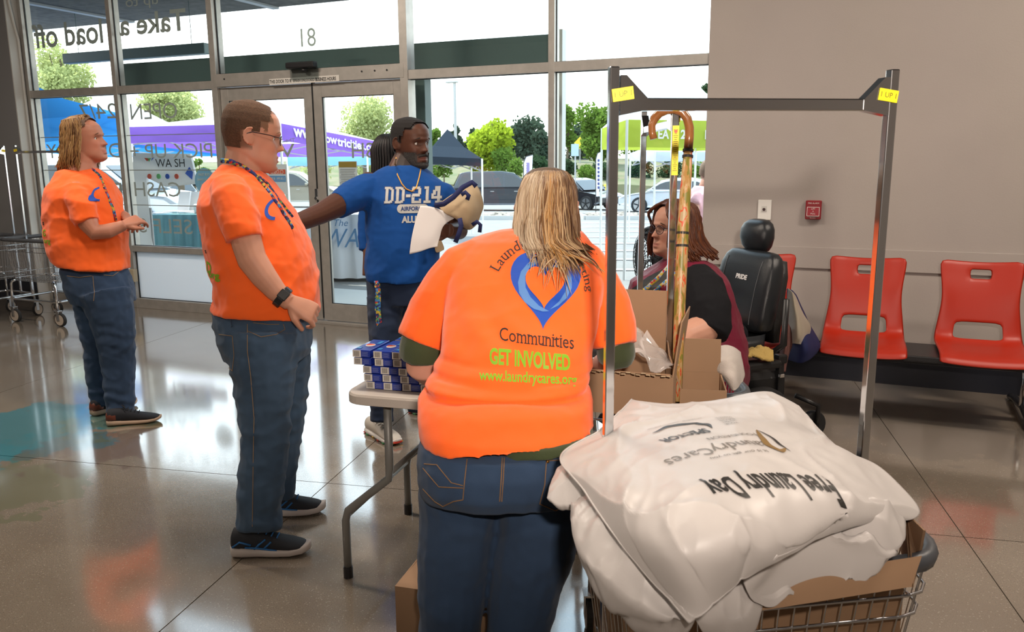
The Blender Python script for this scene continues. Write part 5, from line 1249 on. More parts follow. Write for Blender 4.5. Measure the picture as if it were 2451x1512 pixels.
def hairobj(name, mb, colsv, parent, label=None, rough=.45):
    o = part(name, mb, mat(name+'_strands', (.3, .2, .1), rough, attr='Col', spec=.4), parent, True, fix=False)
    ca_ = o.data.color_attributes.new('Col', 'FLOAT_COLOR', 'POINT'); buf = np.array([(*c, 1) for c in colsv], 'f').ravel(); ca_.data.foreach_set('color', buf)
    if label: o['label'] = label
    return o

def pxprint(name, vs, fs, bv, m, parent, off=.002, grid=6):
    """a print traced on a garment: photo pixels cast on the cloth, cut fine enough to follow it"""
    vs, fs = gridcut([V((v[0], v[1], 0)) for v in vs], fs, grid); out = []; ok = []
    for v in vs:
        d = ray(v.x, v.y).normalized(); h = bv.ray_cast(EYE, d); ok.append(h[0] is not None); out.append(h[0]+(h[1] if h[1].dot(d) < 0 else -h[1])*off-d*off*.5 if h[0] is not None else V((0, 0, 0)))
    mb = MB(); mb.add(out, [f for f in fs if all(ok[i] for i in f)]); return part(name, mb, m, parent, fix=False)
def pxtext(name, s, bv, m, parent, x0, x1, y0, y1, slope=0, arc=None, off=.0013, **k):
    vs, fs = text_mesh(s, 1, **k); lo = min(v.x for v in vs); hi = max(v.x for v in vs); yl = min(v.y for v in vs); yh = max(v.y for v in vs); out = []
    for v in vs:
        u = (v.x-lo)/(hi-lo); w_ = (v.y-yl)/(yh-yl)
        if arc: cx, cy, r_, a0, a1, hh = arc; a = math.radians(a0+(a1-a0)*u); rr = r_+hh*w_; out.append((cx+rr*math.cos(a), cy-rr*math.sin(a)))
        else: x = x0+(x1-x0)*u; out.append((x, y1-(y1-y0)*w_+slope*(x-x0)))
    return pxprint(name, out, fs, bv, m, parent, off=off)
# ---------------------------------------------------------------- man in orange, glasses, profile (centre left)
F = Fig(3.30); root = thing('person', 'man in orange t-shirt and glasses standing in profile, hand at his hip', 'person', (atd(640, 1300, 3.3).x, atd(640, 1300, 3.3).y, 0))
H = Head(F.P(604, 326, 0), 3, -9, 0, 1.16)
mb = MB(); H.add(mb, jowl=1.0)
F.limb([(588, 372, 0, 44), (583, 400, 0, 46), (572, 432, 0, 52), (570, 470, 0, 60)], mb)
F.limb([(622, 402, 0, 20), (600, 408, 0, 34)], mb)                                   # full chin
F.torso([(440, 520, 640, .15, 0), (560, 520, 700, .17, 0), (740, 545, 735, .16, 0), (800, 550, 720, .15, 0)], mb)
F.limb([(562, 470, -.15, 40), (578, 530, -.22, 37), (592, 585, -.24, 36), (604, 622, -.245, 35), (632, 662, -.24, 31), (662, 698, -.23, 25), (682, 716, -.22, 21), (694, 724, -.22, 20)], mb)
F.limb([(600, 470, .16, 36), (640, 560, .24, 34), (700, 620, .22, 28)], mb)
hand(mb, F.P(694, 722, -.22), F.P(735, 742, -.20)-F.P(694, 722, -.22), V((0, 0, 1))*.6+rt0*.35-fwh*.9, 1.08, (.75, .85, .95, 1.0), .8, side=-1)
for sx, o in ((626, -.12), (666, .15)): F.limb([(sx, 800, o, 40), (sx+5, 1050, o, 30), (sx, 1180, o, 18)], mb)
sk = (.56, .275, .185)
scf = lambda q, p: 1.0*max(0, min(1, (q.z-(.045 if q.x > .045 else (.012 if q.x > .0 else -.052)))/.012))*(1 if not (q.x > .035 and q.z < .085 and abs(q.y) < .055) else max(0, min(1, (q.z-.080)/.02)))*(.45 if q.z > .09 and q.x > -.05 else .85) if not (abs(q.y) > .072 and -.04 < q.z < .03 and q.x > -.035) else 0
body = remesh('body', mb, M_skin_f('skin_fair'), .0045, root, 2, paint=skin_paint(H, sk, (.50, .19, .15), scalp=(.16, .085, .045), scalpf=scf))
# short cropped hair as its own shell
hb_ = MB(); hl = head_local(jowl=1.0); keep = []
def hairshell(name, H, hl, test, grow, m, parent, smooth=True):
    mb = MB(); n = len(hl[0]); idx = {}; fs = []
    vs = [[H.w(p+V((p.x+.005, p.y, max(0, p.z-.0)*.9)).normalized()*grow(p)) for p in R_] for R_ in hl]
    for j in range(len(hl)-1):
        for i in range(n):
            ii = (i+1) % n
            if all(test(hl[a][b]) for a, b in ((j, i), (j, ii), (j+1, ii), (j+1, i))): fs.append((j*n+i, j*n+ii, (j+1)*n+ii, (j+1)*n+i))
    if all(test(p) for p in hl[-1]): fs.append(tuple((len(hl)-1)*n+i for i in range(n)))
    mb.add([p for r in vs for p in r], fs); o = part(name, mb, m, parent, smooth, fix=False)
    bm = bmesh.new(); bm.from_mesh(o.data); bmesh.ops.delete(bm, geom=[v for v in bm.verts if not v.link_faces], context='VERTS'); bm.to_mesh(o.data); bm.free(); return o
tst = lambda p: (p.z > -.050 and p.x < -.035) or (p.z > .012 and p.x < .022) or (p.z > .052 and p.x < .050 and abs(p.y) > .040) or (p.z > .085 and p.x < .052)
M_shorthair = mat('cropped_brown_hair', (.135, .070, .038), .8, var=.4, vscale=160, bump=.6, bscale=500)
hs = hairshell('hair', H, hl, tst, lambda p: .0028+.003*min(1, max(0, (p.z+.05)/.06)), M_shorthair, root); hs['label'] = 'short cropped brown hair, receding'
H.eyes(root, brow=(.25, .14, .08)); H.glasses(root, mat('dark_frame', (.02, .018, .02), .3, .4))
# shirt
mb = MB()
F.torso([(392, 535, 600, .075, .0), (402, 528, 622, .095, 0, 12), (420, 512, 642, .13, 0, 14), (445, 496, 660, .18, 0, 8), (465, 490, 674, .22, 0, 4), (488, 487, 688, .245, 0), (546, 494, 724, .24, 0), (603, 501, 745, .24, 0), (642, 508, 754, .24, 0), (680, 521, 761, .235, 0), (700, 524, 764, .235, 0), (719, 520, 765, .235, 0), (752, 519, 765, .23, 0, 12), (762, 520, 764, .228, 0, 16)], mb, 2.25)
F.limb([(545, 452, -.13, 45), (556, 480, -.19, 50), (570, 520, -.225, 49), (584, 560, -.24, 46), (587, 573, -.242, 46)], mb)
F.limb([(590, 452, .13, 42), (620, 500, .2, 44), (650, 545, .23, 42)], mb)
def wrM(p, n): return folds(6, .010, (1, 1, 1.5), 2)(p, n)+(.012*math.sin(p.z*75+noise.noise(p*6)*4)*max(0, min(1, (1.05-p.z)/.1))*max(0, -n.dot(rt0)) if p.z > .86 else 0)
shirt = remesh('tshirt', mb, M_or, .007, root, 5, wrinkle=wrM)
bs = bvh_of([shirt])
# lanyard and back print
lx = [(530, 376), (545, 378), (575, 396), (605, 415), (630, 432), (655, 462), (680, 500), (706, 545)]
def stick(pxs, F, bs, lift=.004, defd=0):
    out = []
    for x, y in pxs:
        d = ray(x, y).normalized(); h = bs.ray_cast(EYE, d); 
        out.append((h[0]-d*lift) if h[0] is not None else F.P(x, y, defd))
    return out
band('lanyard', stick([(528, 384), (552, 386), (580, 398), (606, 416)], F, bs, .006, -.09)+stick([(632, 446), (655, 478), (672, 502), (690, 530), (700, 548)], F, bs, .006, -.02), .019, -fwh, M_lan, root)
band('lanyard', stick([(615, 420), (640, 440), (668, 480), (700, 520)], F, bs, .004, .0), .014, -fwh+rt0*.4, M_lan, root)
cF = [(-.05, 0), (.05, 0)]
for s_, px, py, hh, m in (('s', 506, 598, .014, M_lblack), ('D', 512, 636, .045, M_lgreen), ('org', 529, 656, .03, M_lgreen)):
    o_ = F.P(px, py, -.1); dtext('shirt_print', s_, 1, o_, rt0*1, V((0, 0, 1)), fwh, bs, m, shirt, grid=.01, h=hh, w=hh*.75*len(s_), bold=.03, off=.0012)
def heartpts(R_, n=48, notch=.0): return [V((R_*16*math.sin(t)**3/16, R_*(13*math.cos(t)-5*math.cos(2*t)-2*math.cos(3*t)-math.cos(4*t))/16, 0)) for t in [2*PI*i/n for i in range(n)]]
oc = F.P(668, 496, -.1); ringv = [V((.035*math.cos(a), .045*math.sin(a), 0)) for a in [2.2+i*.12 for i in range(22)]]; vs = []
for v in ringv: vs += [v*1.0, v*.74]
decal('shirt_print', vs, [(2*i, 2*i+1, 2*i+3, 2*i+2) for i in range(21)], oc, rt0, V((0, 0, 1)), fwh, bs, M_lblue, shirt, off=.0012)
wv = MB(); wv.tube([F.P(661, 720, -.225), F.P(677, 706, -.225)], [.001, .001], 4)
a_, b_ = F.P(668, 704, -.225), F.P(684, 717, -.222); dr_ = (F.P(694, 724, -.22)-F.P(662, 698, -.23)).normalized(); c_ = (F.P(676, 711, -.224))
wv = MB(); wv.tube([c_-dr_*.014, c_+dr_*.014], F.r(25.5), 24); wt = part('watch', wv, mat('watch_black', (.01, .01, .012), .4), root, bevel=.003)
sd = (-fwh*.8+up_*.6); sd = (sd-dr_*sd.dot(dr_)).normalized(); wv = MB(); wv.box(c_+sd*F.r(25)*.95, (.036, .036, .010), Matrix((dr_, sd.cross(dr_).normalized(), sd)).transposed()); part('watch_face', wv, M_black, wt, bevel=.003)
# jeans
mb = MB()
F.torso([(748, 526, 742, .20, 0, 8), (765, 519, 742, .205, 0), (800, 522, 742, .21, 0), (850, 536, 744, .21, 0), (880, 548, 740, .19, 0)], mb, 2.3)
F.limb([(632, 800, -.10, 88), (630, 870, -.11, 80), (632, 950, -.12, 69), (636, 1030, -.13, 59), (634, 1060, -.13, 58), (627, 1130, -.14, 57), (622, 1200, -.14, 54), (621, 1250, -.14, 51), (621, 1264, -.14, 50)], mb)
F.limb([(655, 800, .10, 84), (665, 870, .12, 78), (672, 950, .14, 64), (674, 1030, .16, 50), (666, 1100, .17, 48), (664, 1160, .18, 44), (668, 1196, .18, 40)], mb)
def wrJ(sd):
    g = folds(9, .009, (1, 1, 1.6), sd)
    return lambda p, n: g(p, n)+.005*math.sin(p.z*60+noise.noise(p*7)*5)*(G_(p.z-.12, .12)+.6*G_(p.z-.5, .08))
jn = remesh('jeans', mb, M_jeanw, .0065, root, 4, wrinkle=wrJ(1)); bj = bvh_of([jn])
def seam(name, pxs, F, bv, parent, m=M_stitch, w_=.0016, defd=0):
    pxs = [(a[0]+(b[0]-a[0])*k/6, a[1]+(b[1]-a[1])*k/6) for a, b in zip(pxs, pxs[1:]) for k in range(6)]+[pxs[-1]]; o = part(name, MB().tube(stick(pxs, F, bv, .0012, defd), w_, 5), m, parent); return o
seam('seam', [(592, 775), (592, 840), (600, 900), (608, 1000), (606, 1100), (604, 1260)], F, bj, jn); seam('pocket_stitching', [(593, 792), (625, 806), (662, 800), (682, 788), (678, 775)], F, bj, jn); seam('pocket_stitching', [(606, 772), (640, 776), (668, 776)], F, bj, jn)
seam('pocket_stitching', [(524, 800), (556, 804), (560, 850), (556, 888), (548, 880)], F, bj, jn)
part('belt_loop', MB().tube(stick([(552, 762), (554, 782)], F, bj, .003), .005, 6, flat=.4), M_jeanw, jn)
M_shb = mat('black_mesh_upper', (.014, .016, .022), .7, bump=.3, bscale=600); M_shs = mat('shoe_foam_grey', (.50, .46, .44), .7); M_shl = mat('shoe_blue', (.02, .13, .36), .5)
h1, t1 = atz(556, 1328), atz(742, 1322); h1.z = t1.z = 0
shoe(root, h1, t1, M_shb, M_shs, (t1-h1).length*1.02, .108, M_shl, M_shl, h=.118, sh=.042, label='black running shoe with blue stripes and laces')
t2 = atz(778, 1224); d2 = (t1-h1).normalized(); shoe(root, t2-(d2*.97+fwh*.1).normalized()*.285, t2, M_shb, M_shs, .29, .105, M_shl, M_shl, h=.118, sh=.042)

# ---------------------------------------------------------------- long haired young man in orange (left)
F = Fig(4.85); root = thing('person', 'long haired blond man in orange t-shirt at the far left, hands clasped', 'person', (atd(270, 980, 4.85).x, atd(270, 980, 4.85).y, 0))
H = Head(F.P(205, 336, 0), -26, 6, 0, 1.12)
mb = MB(); H.add(mb, jowl=.7)
F.limb([(204, 370, 0, 27), (200, 390, 0, 29), (195, 415, 0, 36)], mb)
F.torso([(425, 165, 245, .12, 0), (520, 150, 262, .14, 0), (620, 165, 280, .14, 0), (680, 180, 290, .13, 0)], mb)
F.limb([(180, 450, -.13, 24), (196, 500, -.19, 24), (212, 535, -.2, 23), (228, 556, -.2, 20), (258, 553, -.17, 18), (286, 543, -.13, 14), (297, 538, -.12, 12.5)], mb)
F.limb([(225, 450, .14, 23), (270, 500, .17, 22), (285, 515, .12, 17), (300, 520, .02, 13)], mb)
hand(mb, F.P(296, 538, -.12), F.P(322, 528, -.08)-F.P(296, 538, -.12), -fwh*.75+up_*.6, 1.0, (.5, .6, .7, .8), .5, side=-1)
hand(mb, F.P(300, 519, .02), F.P(320, 531, -.03)-F.P(300, 519, .02)-fwh*.02, up_*.8+rt0*.3, 1.0, (.5, .6, .6, .7), .5, side=1)
for sx, ex_, o in ((226, 240, .1), (252, 284, -.06)): F.limb([(sx, 680, o, 26), ((sx+ex_)/2+3, 830, o, 17), (ex_, 950, o, 10)], mb)
body = remesh('body', mb, M_skin_f('skin_ruddy'), .0048, root, 2, paint=skin_paint(H, (.47, .20, .13), (.42, .13, .10)))
H.eyes(root, brow=(.12, .06, .03))
cols = [(.36, .20, .075), (.26, .13, .045), (.14, .065, .028), (.42, .26, .11)]; cv = []; mb = MB(); random.seed(11)
hl = head_local(jowl=.7)
hsA = hairshell('hair_cap', H, hl, lambda p: (p.z > .0 and p.x < .012) or (p.z > -.055 and p.x < -.03) or (p.z > .088 and p.x < .050) or (p.z > .060 and p.x < .045 and abs(p.y) > .045), lambda p: .010, mat('dark_root_hair', (.11, .052, .024), .6, var=.3, vscale=90, bump=.6, bscale=200), root)
def lockA(i):
    a = random.uniform(.55, 2*PI-.55); s0 = random.uniform(-.02, .045)
    ca_, sa_ = math.cos(a), math.sin(a); pts = []
    p0 = V((s0*.6, random.uniform(-.015, .015), .132)); p1 = V((.058*ca_-.012 if ca_ > 0 else .080*ca_-.01, .068*sa_, .112)); p2 = V((.030+.03*ca_ if ca_ > .3 else .105*ca_-.01, .088*sa_, .045)); 
    if ca_ > .3: p2 = V((.022, .088*(1 if sa_ > 0 else -1), .045))
    p3 = V((p2.x*1.02-.010, p2.y*1.12, -.02)); p4 = V((p3.x*1.0-.012, p3.y*1.10, -.075)); p5 = V((p4.x-.016+random.uniform(-.01, .01), p4.y*random.uniform(.8, 1.05), -.118+random.uniform(-.03, .02))); p6 = p5+V((-.010*random.random(), 0, -.014))
    c = grid_surface([[p0, p1, p2, p3, p4, p5, p6]], 12, 1)[0]; return [H.w(p+V((noise.noise(p*24+V((i*.15, 0, 0))), noise.noise(p*24+V((0, i*.15, 0))), 0))*.013) for p in c]
locks(mb, 420, lockA, cv, cols, w_=(.0018, .0042), flat=.6); hairobj('hair', mb, cv, root, 'wavy dark blond hair down to the collar')
mb = MB()
F.torso([(396, 168, 220, .06, 0), (403, 154, 236, .085, 0, 8), (415, 141, 250, .12, 0, 8), (432, 130, 262, .165, 0), (450, 123, 271, .205, 0), (470, 119, 279, .225, 0), (520, 116, 290, .22, 0), (560, 119, 298, .22, 0), (600, 128, 300, .215, 0), (628, 138, 302, .21, 0, 8), (640, 152, 302, .205, 0, 14)], mb)
F.limb([(175, 448, -.10, 27), (186, 474, -.165, 32), (198, 505, -.2, 32), (210, 533, -.205, 29)], mb); F.limb([(225, 440, .12, 30), (255, 480, .18, 30), (272, 500, .18, 26)], mb)
shirt = remesh('tshirt', mb, M_or, .008, root, 5, wrinkle=folds(6, .013, (1, 1, 1.3), 5)); bs = bvh_of([shirt])
band('lanyard', stick([(205, 398), (222, 406), (238, 420), (250, 450), (262, 480), (272, 505), (277, 528)], F, bs, .006, -.05), .018, -fwh+rt0*.5, M_lan, root)
oc = F.P(247, 462, -.1); decal('shirt_print', vs, [(2*i, 2*i+1, 2*i+3, 2*i+2) for i in range(21)], oc, rt0, up_, fwh, bs, M_lblue, shirt, off=.0012)
for s_, px, py, hh, m in (('G', 121, 555, .04, M_lgreen), ('org', 130, 577, .03, M_lgreen), ('s', 118, 533, .02, M_lblack)): dtext('shirt_print', s_, 1, F.P(px, py, -.1), rt0, up_, fwh, bs, m, shirt, grid=.01, h=hh, w=hh*.7*len(s_), bold=.03, off=.0014)
mb = MB()
F.torso([(632, 160, 296, .17, 0), (650, 153, 300, .185, 0), (690, 165, 312, .19, 0), (730, 180, 318, .18, 0)], mb)
F.limb([(252, 700, -.08, 60), (268, 760, -.08, 51), (280, 830, -.07, 42), (283, 880, -.06, 38), (286, 940, -.06, 34), (288, 985, -.06, 32), (288, 991, -.06, 31)], mb)
F.limb([(226, 700, .09, 56), (232, 760, .1, 46), (236, 830, .1, 36), (238, 880, .1, 32), (242, 940, .1, 28), (246, 972, .1, 26)], mb)
jn = remesh('jeans', mb, M_jean, .008, root, 4, wrinkle=wrJ(4)); bj = bvh_of([jn])
seam('pocket_stitching', [(160, 660), (190, 664), (220, 660)], F, bj, jn, w_=.002); seam('pocket_stitching', [(222, 660), (226, 700), (224, 720)], F, bj, jn, w_=.002); seam('pocket_stitching', [(248, 658), (270, 660), (284, 650)], F, bj, jn, w_=.002)
M_dkk = mat('dark_knit_upper', (.012, .014, .02), .8, bump=.4, bscale=500); M_cream = mat('cream_sole', (.42, .30, .22), .7); M_brn = mat('brown_leather_heel', (.13, .03, .015), .5)
h1, t1 = atz(256, 1018), atz(388, 1006); shoe(root, h1, t1, M_dkk, M_cream, (t1-h1).length, .10, M_dkk, None, M_brn, label='dark knit shoe with brown heel and cream sole')
h2, t2 = atz(220, 996), atz(352, 958); shoe(root, h2, t2, M_dkk, M_cream, min(.3, (t2-h2).length), .10, M_dkk, None, M_brn)

# ---------------------------------------------------------------- man in the blue shirt
F = Fig(4.45); root = thing('person', 'bearded man in a blue lettered t-shirt holding a paper sheet and a tote', 'person', (atd(950, 1040, 4.45).x, atd(950, 1040, 4.45).y, 0))
H = Head(F.P(984, 343, -.02), -46, -3, 0, 1.14)
mb = MB(); H.add(mb, jowl=.2)
F.limb([(978, 378, 0, 34), (972, 396, 0, 38), (966, 425, 0, 46)], mb)
F.torso([(430, 915, 1035, .10, 0), (520, 900, 1040, .12, 0), (640, 900, 1030, .13, 0), (700, 900, 1020, .12, 0)], mb)
F.limb([(890, 440, 0, 32), (845, 470, -.12, 31), (800, 494, -.25, 29), (765, 512, -.36, 25), (730, 526, -.46, 23), (700, 535, -.55, 20), (684, 540, -.6, 17)], mb)
hand(mb, F.P(684, 540, -.6), F.P(660, 548, -.7)-F.P(684, 540, -.6), up_, 1.0, (.3, .35, .35, .4), .4, side=1)
F.limb([(1040, 450, .0, 20), (1072, 495, .01, 22), (1098, 535, -.02, 24), (1098, 552, -.10, 22), (1082, 553, -.18, 19), (1072, 551, -.22, 17)], mb)
hand(mb, F.P(1076, 553, -.2), F.P(1048, 545, -.25)-F.P(1076, 553, -.2), -fwh*.9+up_*.25, 1.12, (.42, .5, .55, .6), .7, side=1, spread=.3)
for sx, o in ((922, -.06), (985, .08)): F.limb([(sx, 700, o, 34), (sx+2, 860, o, 20), (sx-2, 960, o, 12)], mb)
dk = (.085, .034, .020)
brd = lambda q, p: (1 if (q.z < -.030 and q.x > .0 and q.z > -.13 and (abs(q.y) > .035 or q.z < -.083 or (-.058 < q.z < -.045 and abs(q.y) < .034))) else 0)*max(0, min(1, (-.03-q.z)/.02 if abs(q.y) > .03 else 1))*.9
def bcol(q, p): return brd(q, p)
scB = lambda q, p: (1.0 if ((q.z > .062 and q.x < .062) or (q.z > .0 and q.x < .012) or (q.z > -.05 and q.x < -.035)) and not (abs(q.y) > .079 and q.z < .03 and q.x > -.035) else 0)*.95
body = remesh('body', mb, M_skin_f('skin_dark'), .0046, root, 2, paint=skin_paint(H, dk, (.16, .055, .045), beard=(.024, .020, .019), beardf=bcol, scalp=(.012, .010, .010), scalpf=scB))
hl = head_local(jowl=.2); hairshell('hair', H, hl, lambda p: (p.z > .066 and p.x < .058) or (p.z > .004 and p.x < .008) or (p.z > -.045 and p.x < -.04) or (p.z > .030 and p.x < .030 and abs(p.y) > .05), lambda p: .006, mat('close_black_hair', (.012, .010, .010), .85, bump=.7, bscale=350), root)
bd_ = hairshell('beard', H, hl, lambda p: (p.x > .018 and -.119 < p.z < -.040 and (abs(p.y) > .042 or p.z < -.086)) , lambda p: .004+.006*G_(p.z+.11, .02), mat('grizzled_beard', (.055, .05, .047), .85, var=.7, vscale=220, bump=.8, bscale=350), root); bd_['label'] = 'short grizzled beard'
mm = MB(); mm.tube([H.w((.099-.02*abs(t)**2, .030*t, -.050-.012*t*t)) for t in (-1, -.5, 0, .5, 1)], [.003, .005, .0055, .005, .003], 8); part('moustache', mm, mat('moustache_hair', (.02, .018, .017), .85, bump=.6, bscale=400), root, True)
H.eyes(root, iris=(.02, .01, .006), brow=(.015, .012, .01), look=.25)
mb = MB()
F.torso([(392, 938, 1000, .07, 0), (398, 920, 1016, .10, 0), (410, 898, 1034, .12, 0), (432, 878, 1058, .145, 0), (470, 872, 1074, .17, -.01), (520, 876, 1066, .18, -.02), (570, 876, 1056, .19, -.03), (620, 874, 1050, .195, -.03), (655, 876, 1046, .19, -.03), (672, 878, 1042, .185, -.03)], mb)
F.limb([(915, 446, .0, 34), (880, 458, -.05, 42), (848, 470, -.12, 40), (815, 487, -.21, 34), (806, 491, -.235, 32)], mb)
F.limb([(1030, 445, 0, 26), (1054, 466, 0, 34), (1074, 490, .02, 34), (1088, 520, .0, 33)], mb)
shirt = remesh('tshirt', mb, M_bl, .0075, root, 5, wrinkle=folds(5, .014, (1, 1, 1.2), 9)); bs = bvh_of([shirt])
M_gp = mat('print_silver_grey', (.42, .42, .40), .6); M_outl = mat('print_outline', (.02, .05, .16), .6)
def slab(ch, x0):      # slab-serif athletic capitals as rectangles and bars on a 1 x 1.35 cell
    B = {'D': [(.0, 0, .55, .18), (.0, 1.17, .55, .18), (.10, 0, .24, 1.35), (.5, .05, .22, .2), (.5, 1.1, .22, .2), (.62, .2, .22, .95)], '2': [(.05, 1.15, .65, .2), (.0, .95, .2, .3), (.56, .72, .24, .5), (.05, .55, .65, .22), (.0, 0, .24, .65), (.0, 0, .82, .2), (.64, 0, .18, .36)], '1': [(.15, 1.15, .35, .2), (.28, 0, .24, 1.35), (.1, 0, .6, .2)], '4': [(.48, 0, .24, 1.35), (.0, .34, .86, .2), (.28, .95, .3, .4), (.12, .65, .24, .4), (.0, .34, .2, .42), (.32, 0, .54, .16)], '-': [(.0, .5, .4, .22)]}[ch]
    return [(x0+a, b, c, d) for a, b, c, d in B]
xa_ = (rt0*.96-fwh*.18).normalized(); x = 0; vsF = []; fsF = []; vsO = []; fsO = []
for ch, adv in (('D', .98), ('D', .98), ('-', .5), ('2', .94), ('1', .76), ('4', .95)):
    for a, b, c, d in slab(ch, x):
        for V_, F_, g in ((vsF, fsF, 0), (vsO, fsO, .055)):
            n0 = len(V_); V_ += [V((a-g, b-g, 0)), V((a+c+g, b-g, 0)), V((a+c+g, b+d+g, 0)), V((a-g, b+d+g, 0))]; F_.append((n0, n0+1, n0+2, n0+3))
    x += adv
kx = .305/x; o_ = F.P(925, 485, -.1)
for V_, F_, m, off in ((vsO, fsO, M_outl, .0015), (vsF, fsF, M_gp, .0024)):
    v2 = [V((v.x*kx, v.y*.062, 0)) for v in V_]; v2, f2 = gridcut(v2, F_, .02); decal('shirt_print', v2, f2, o_, xa_, up_, fwh, bs, m, shirt, off=off)
oc = F.P(992, 497, -.1); pill = [V((.082*(1 if math.cos(a) > 0 else -1)*.72+.023*math.cos(a), .023*math.sin(a), 0)) for a in [2*PI*i/32 for i in range(32)]]; pv, pf = gridcut(pill, [tuple(range(32))], .015)
decal('shirt_print', pv, pf, oc, xa_, up_, fwh, bs, M_gp, shirt, off=.0018); dtext('shirt_print', 'AIRFORCE', 1, oc, xa_, up_, fwh, bs, M_outl, shirt, h=.022, w=.125, bold=.04, off=.0026)
dtext('shirt_print', 'ALUMNI', 1, F.P(1000, 522, -.1), xa_, up_, fwh, bs, M_gp, shirt, h=.036, w=.15, bold=.05, off=.0018)
ch_ = MB(); cpx = [(948, 378), (945, 395), (952, 420), (962, 440), (972, 452), (986, 458), (996, 450), (1002, 430), (1006, 412), (1008, 400)]; cpts = stick(cpx, F, bs, .005, -.16)
ch_.tube(cpts, .0036, 6); part('gold_chain', ch_, mat('gold', (.85, .45, .10), .38, .6), root, label='gold chain necklace with a name bar')
mb = MB()
F.torso([(662, 884, 1034, .15, 0), (690, 884, 1034, .155, 0), (730, 888, 1028, .15, 0)], mb)
F.limb([(922, 710, -.05, 44), (922, 790, -.06, 40), (920, 870, -.06, 33), (914, 940, -.07, 29), (914, 1008, -.07, 28)], mb); F.limb([(990, 710, .06, 44), (995, 790, .08, 38), (998, 870, .1, 32), (1000, 960, .12, 27), (1000, 985, .12, 26)], mb)
remesh('jeans', mb, M_jeand, .009, root, 4, wrinkle=wrJ(7))
band('hanging_lanyard', [F.P(x, y, o) for x, y, o in ((902, 672, -.19), (905, 700, -.17), (904, 740, -.16), (908, 780, -.14), (905, 800, -.13))], .030, -fwh, M_lan, root)
M_wsh = mat('white_knit_upper', (.62, .58, .52), .75, bump=.4, bscale=400); M_wso = mat('white_foam', (.66, .64, .62), .6); trd = [mat('tread_red', (.6, .06, .04), .6), mat('tread_green', (.05, .3, .12), .6), mat('tread_yellow', (.7, .45, .05), .6)]
h1, t1 = atz(884, 1032), atz(972, 1076); shoe(root, h1, h1+(t1-h1).normalized()*.31, M_wsh, M_wso, .31, .11, M_wsh, None, tread=trd, label='white trainer with a multicoloured tread')
h2 = atz(985, 985); shoe(root, h2, h2+rt0*.26-fwh*.12, M_wsh, M_wso, .30, .11, M_wsh, None, tread=trd)
# paper and tote bag in his hand
pp = [[(1006, 492, -.30), (1030, 494, -.30), (1060, 504, -.28), (1088, 522, -.25)], [(994, 530, -.31), (1020, 535, -.31), (1045, 540, -.30), (1062, 540, -.28)], [(985, 570, -.32), (1010, 572, -.32), (1035, 572, -.31), (1052, 570, -.29)], [(980, 608, -.32), (1005, 602, -.32), (1028, 594, -.31), (1047, 590, -.30)]]
rows = grid_surface([[F.P(x, y, o) for x, y, o in r] for r in pp], 16, 16); o = part('paper_sheet', surf_mb(rows), mat('sheet_paper', (.66, .63, .62), .7), None, True, fix=False, loc=F.P(1030, 550, -.3)); solidify(o, .001); tag(o, 'curled white sheet of paper held by the man in the blue shirt', 'paper')
M_can = mat('canvas_cream', (.42, .31, .19), .9, bump=.3, bscale=400, var=.1); M_nav = mat('navy_webbing', (.012, .018, .085), .8)
t = thing('tote_bag', 'cream canvas tote with navy straps held by the man in the blue shirt', 'bag', F.P(1105, 500, -.2))
tb = [[(1048, 490, -.20), (1075, 470, -.16), (1105, 452, -.12), (1132, 434, -.10)], [(1055, 500, -.26), (1085, 490, -.28), (1115, 475, -.26), (1148, 455, -.12)], [(1070, 512, -.28), (1098, 515, -.30), (1125, 505, -.28), (1157, 490, -.12)], [(1092, 522, -.26), (1108, 535, -.27), (1125, 530, -.25), (1150, 515, -.12)], [(1098, 528, -.22), (1112, 545, -.20), (1126, 549, -.18), (1142, 536, -.12)]]
rows = grid_surface([[F.P(x, y, o) for x, y, o in r] for r in tb], 24, 24); rows = [[p+fwh*noise.noise(p*14)*.02 for p in r] for r in rows]; o = part('canvas', surf_mb(rows), M_can, t, True, fix=False); solidify(o, .003)
rows2 = [[p+fwh*.09*(1-abs(2*i/24-1)**2) for i, p in enumerate(r)] for r in rows]; o = part('canvas_back', surf_mb(rows2), M_can, t, True, fix=False); solidify(o, .003)
o = part('canvas_fold', surf_mb(grid_surface([[F.P(1038, 560, -.24), F.P(1050, 560, -.24)], [F.P(1042, 600, -.24), F.P(1062, 590, -.22)], [F.P(1050, 603, -.24), F.P(1062, 598, -.22)]], 8, 8)), M_can, t, True, fix=False); solidify(o, .004)
band('strap', [F.P(*q) for q in ((1040, 492, -.30), (1062, 488, -.31), (1085, 472, -.33), (1108, 448, -.30), (1130, 436, -.24), (1140, 446, -.24))], .026, -fwh, M_nav, t)
band('strap', [F.P(*q) for q in ((1104, 466, -.34), (1114, 460, -.34), (1122, 468, -.34), (1118, 478, -.33))], .022, -fwh, M_nav, t)
band('strap', [F.P(*q) for q in ((1100, 522, -.33), (1104, 540, -.33), (1098, 560, -.32), (1090, 580, -.31))], .024, -fwh, M_nav, t)
band('strap', [F.P(*q) for q in ((1130, 538, -.26), (1142, 530, -.27), (1150, 538, -.26), (1148, 556, -.25))], .02, -fwh, M_nav, t)
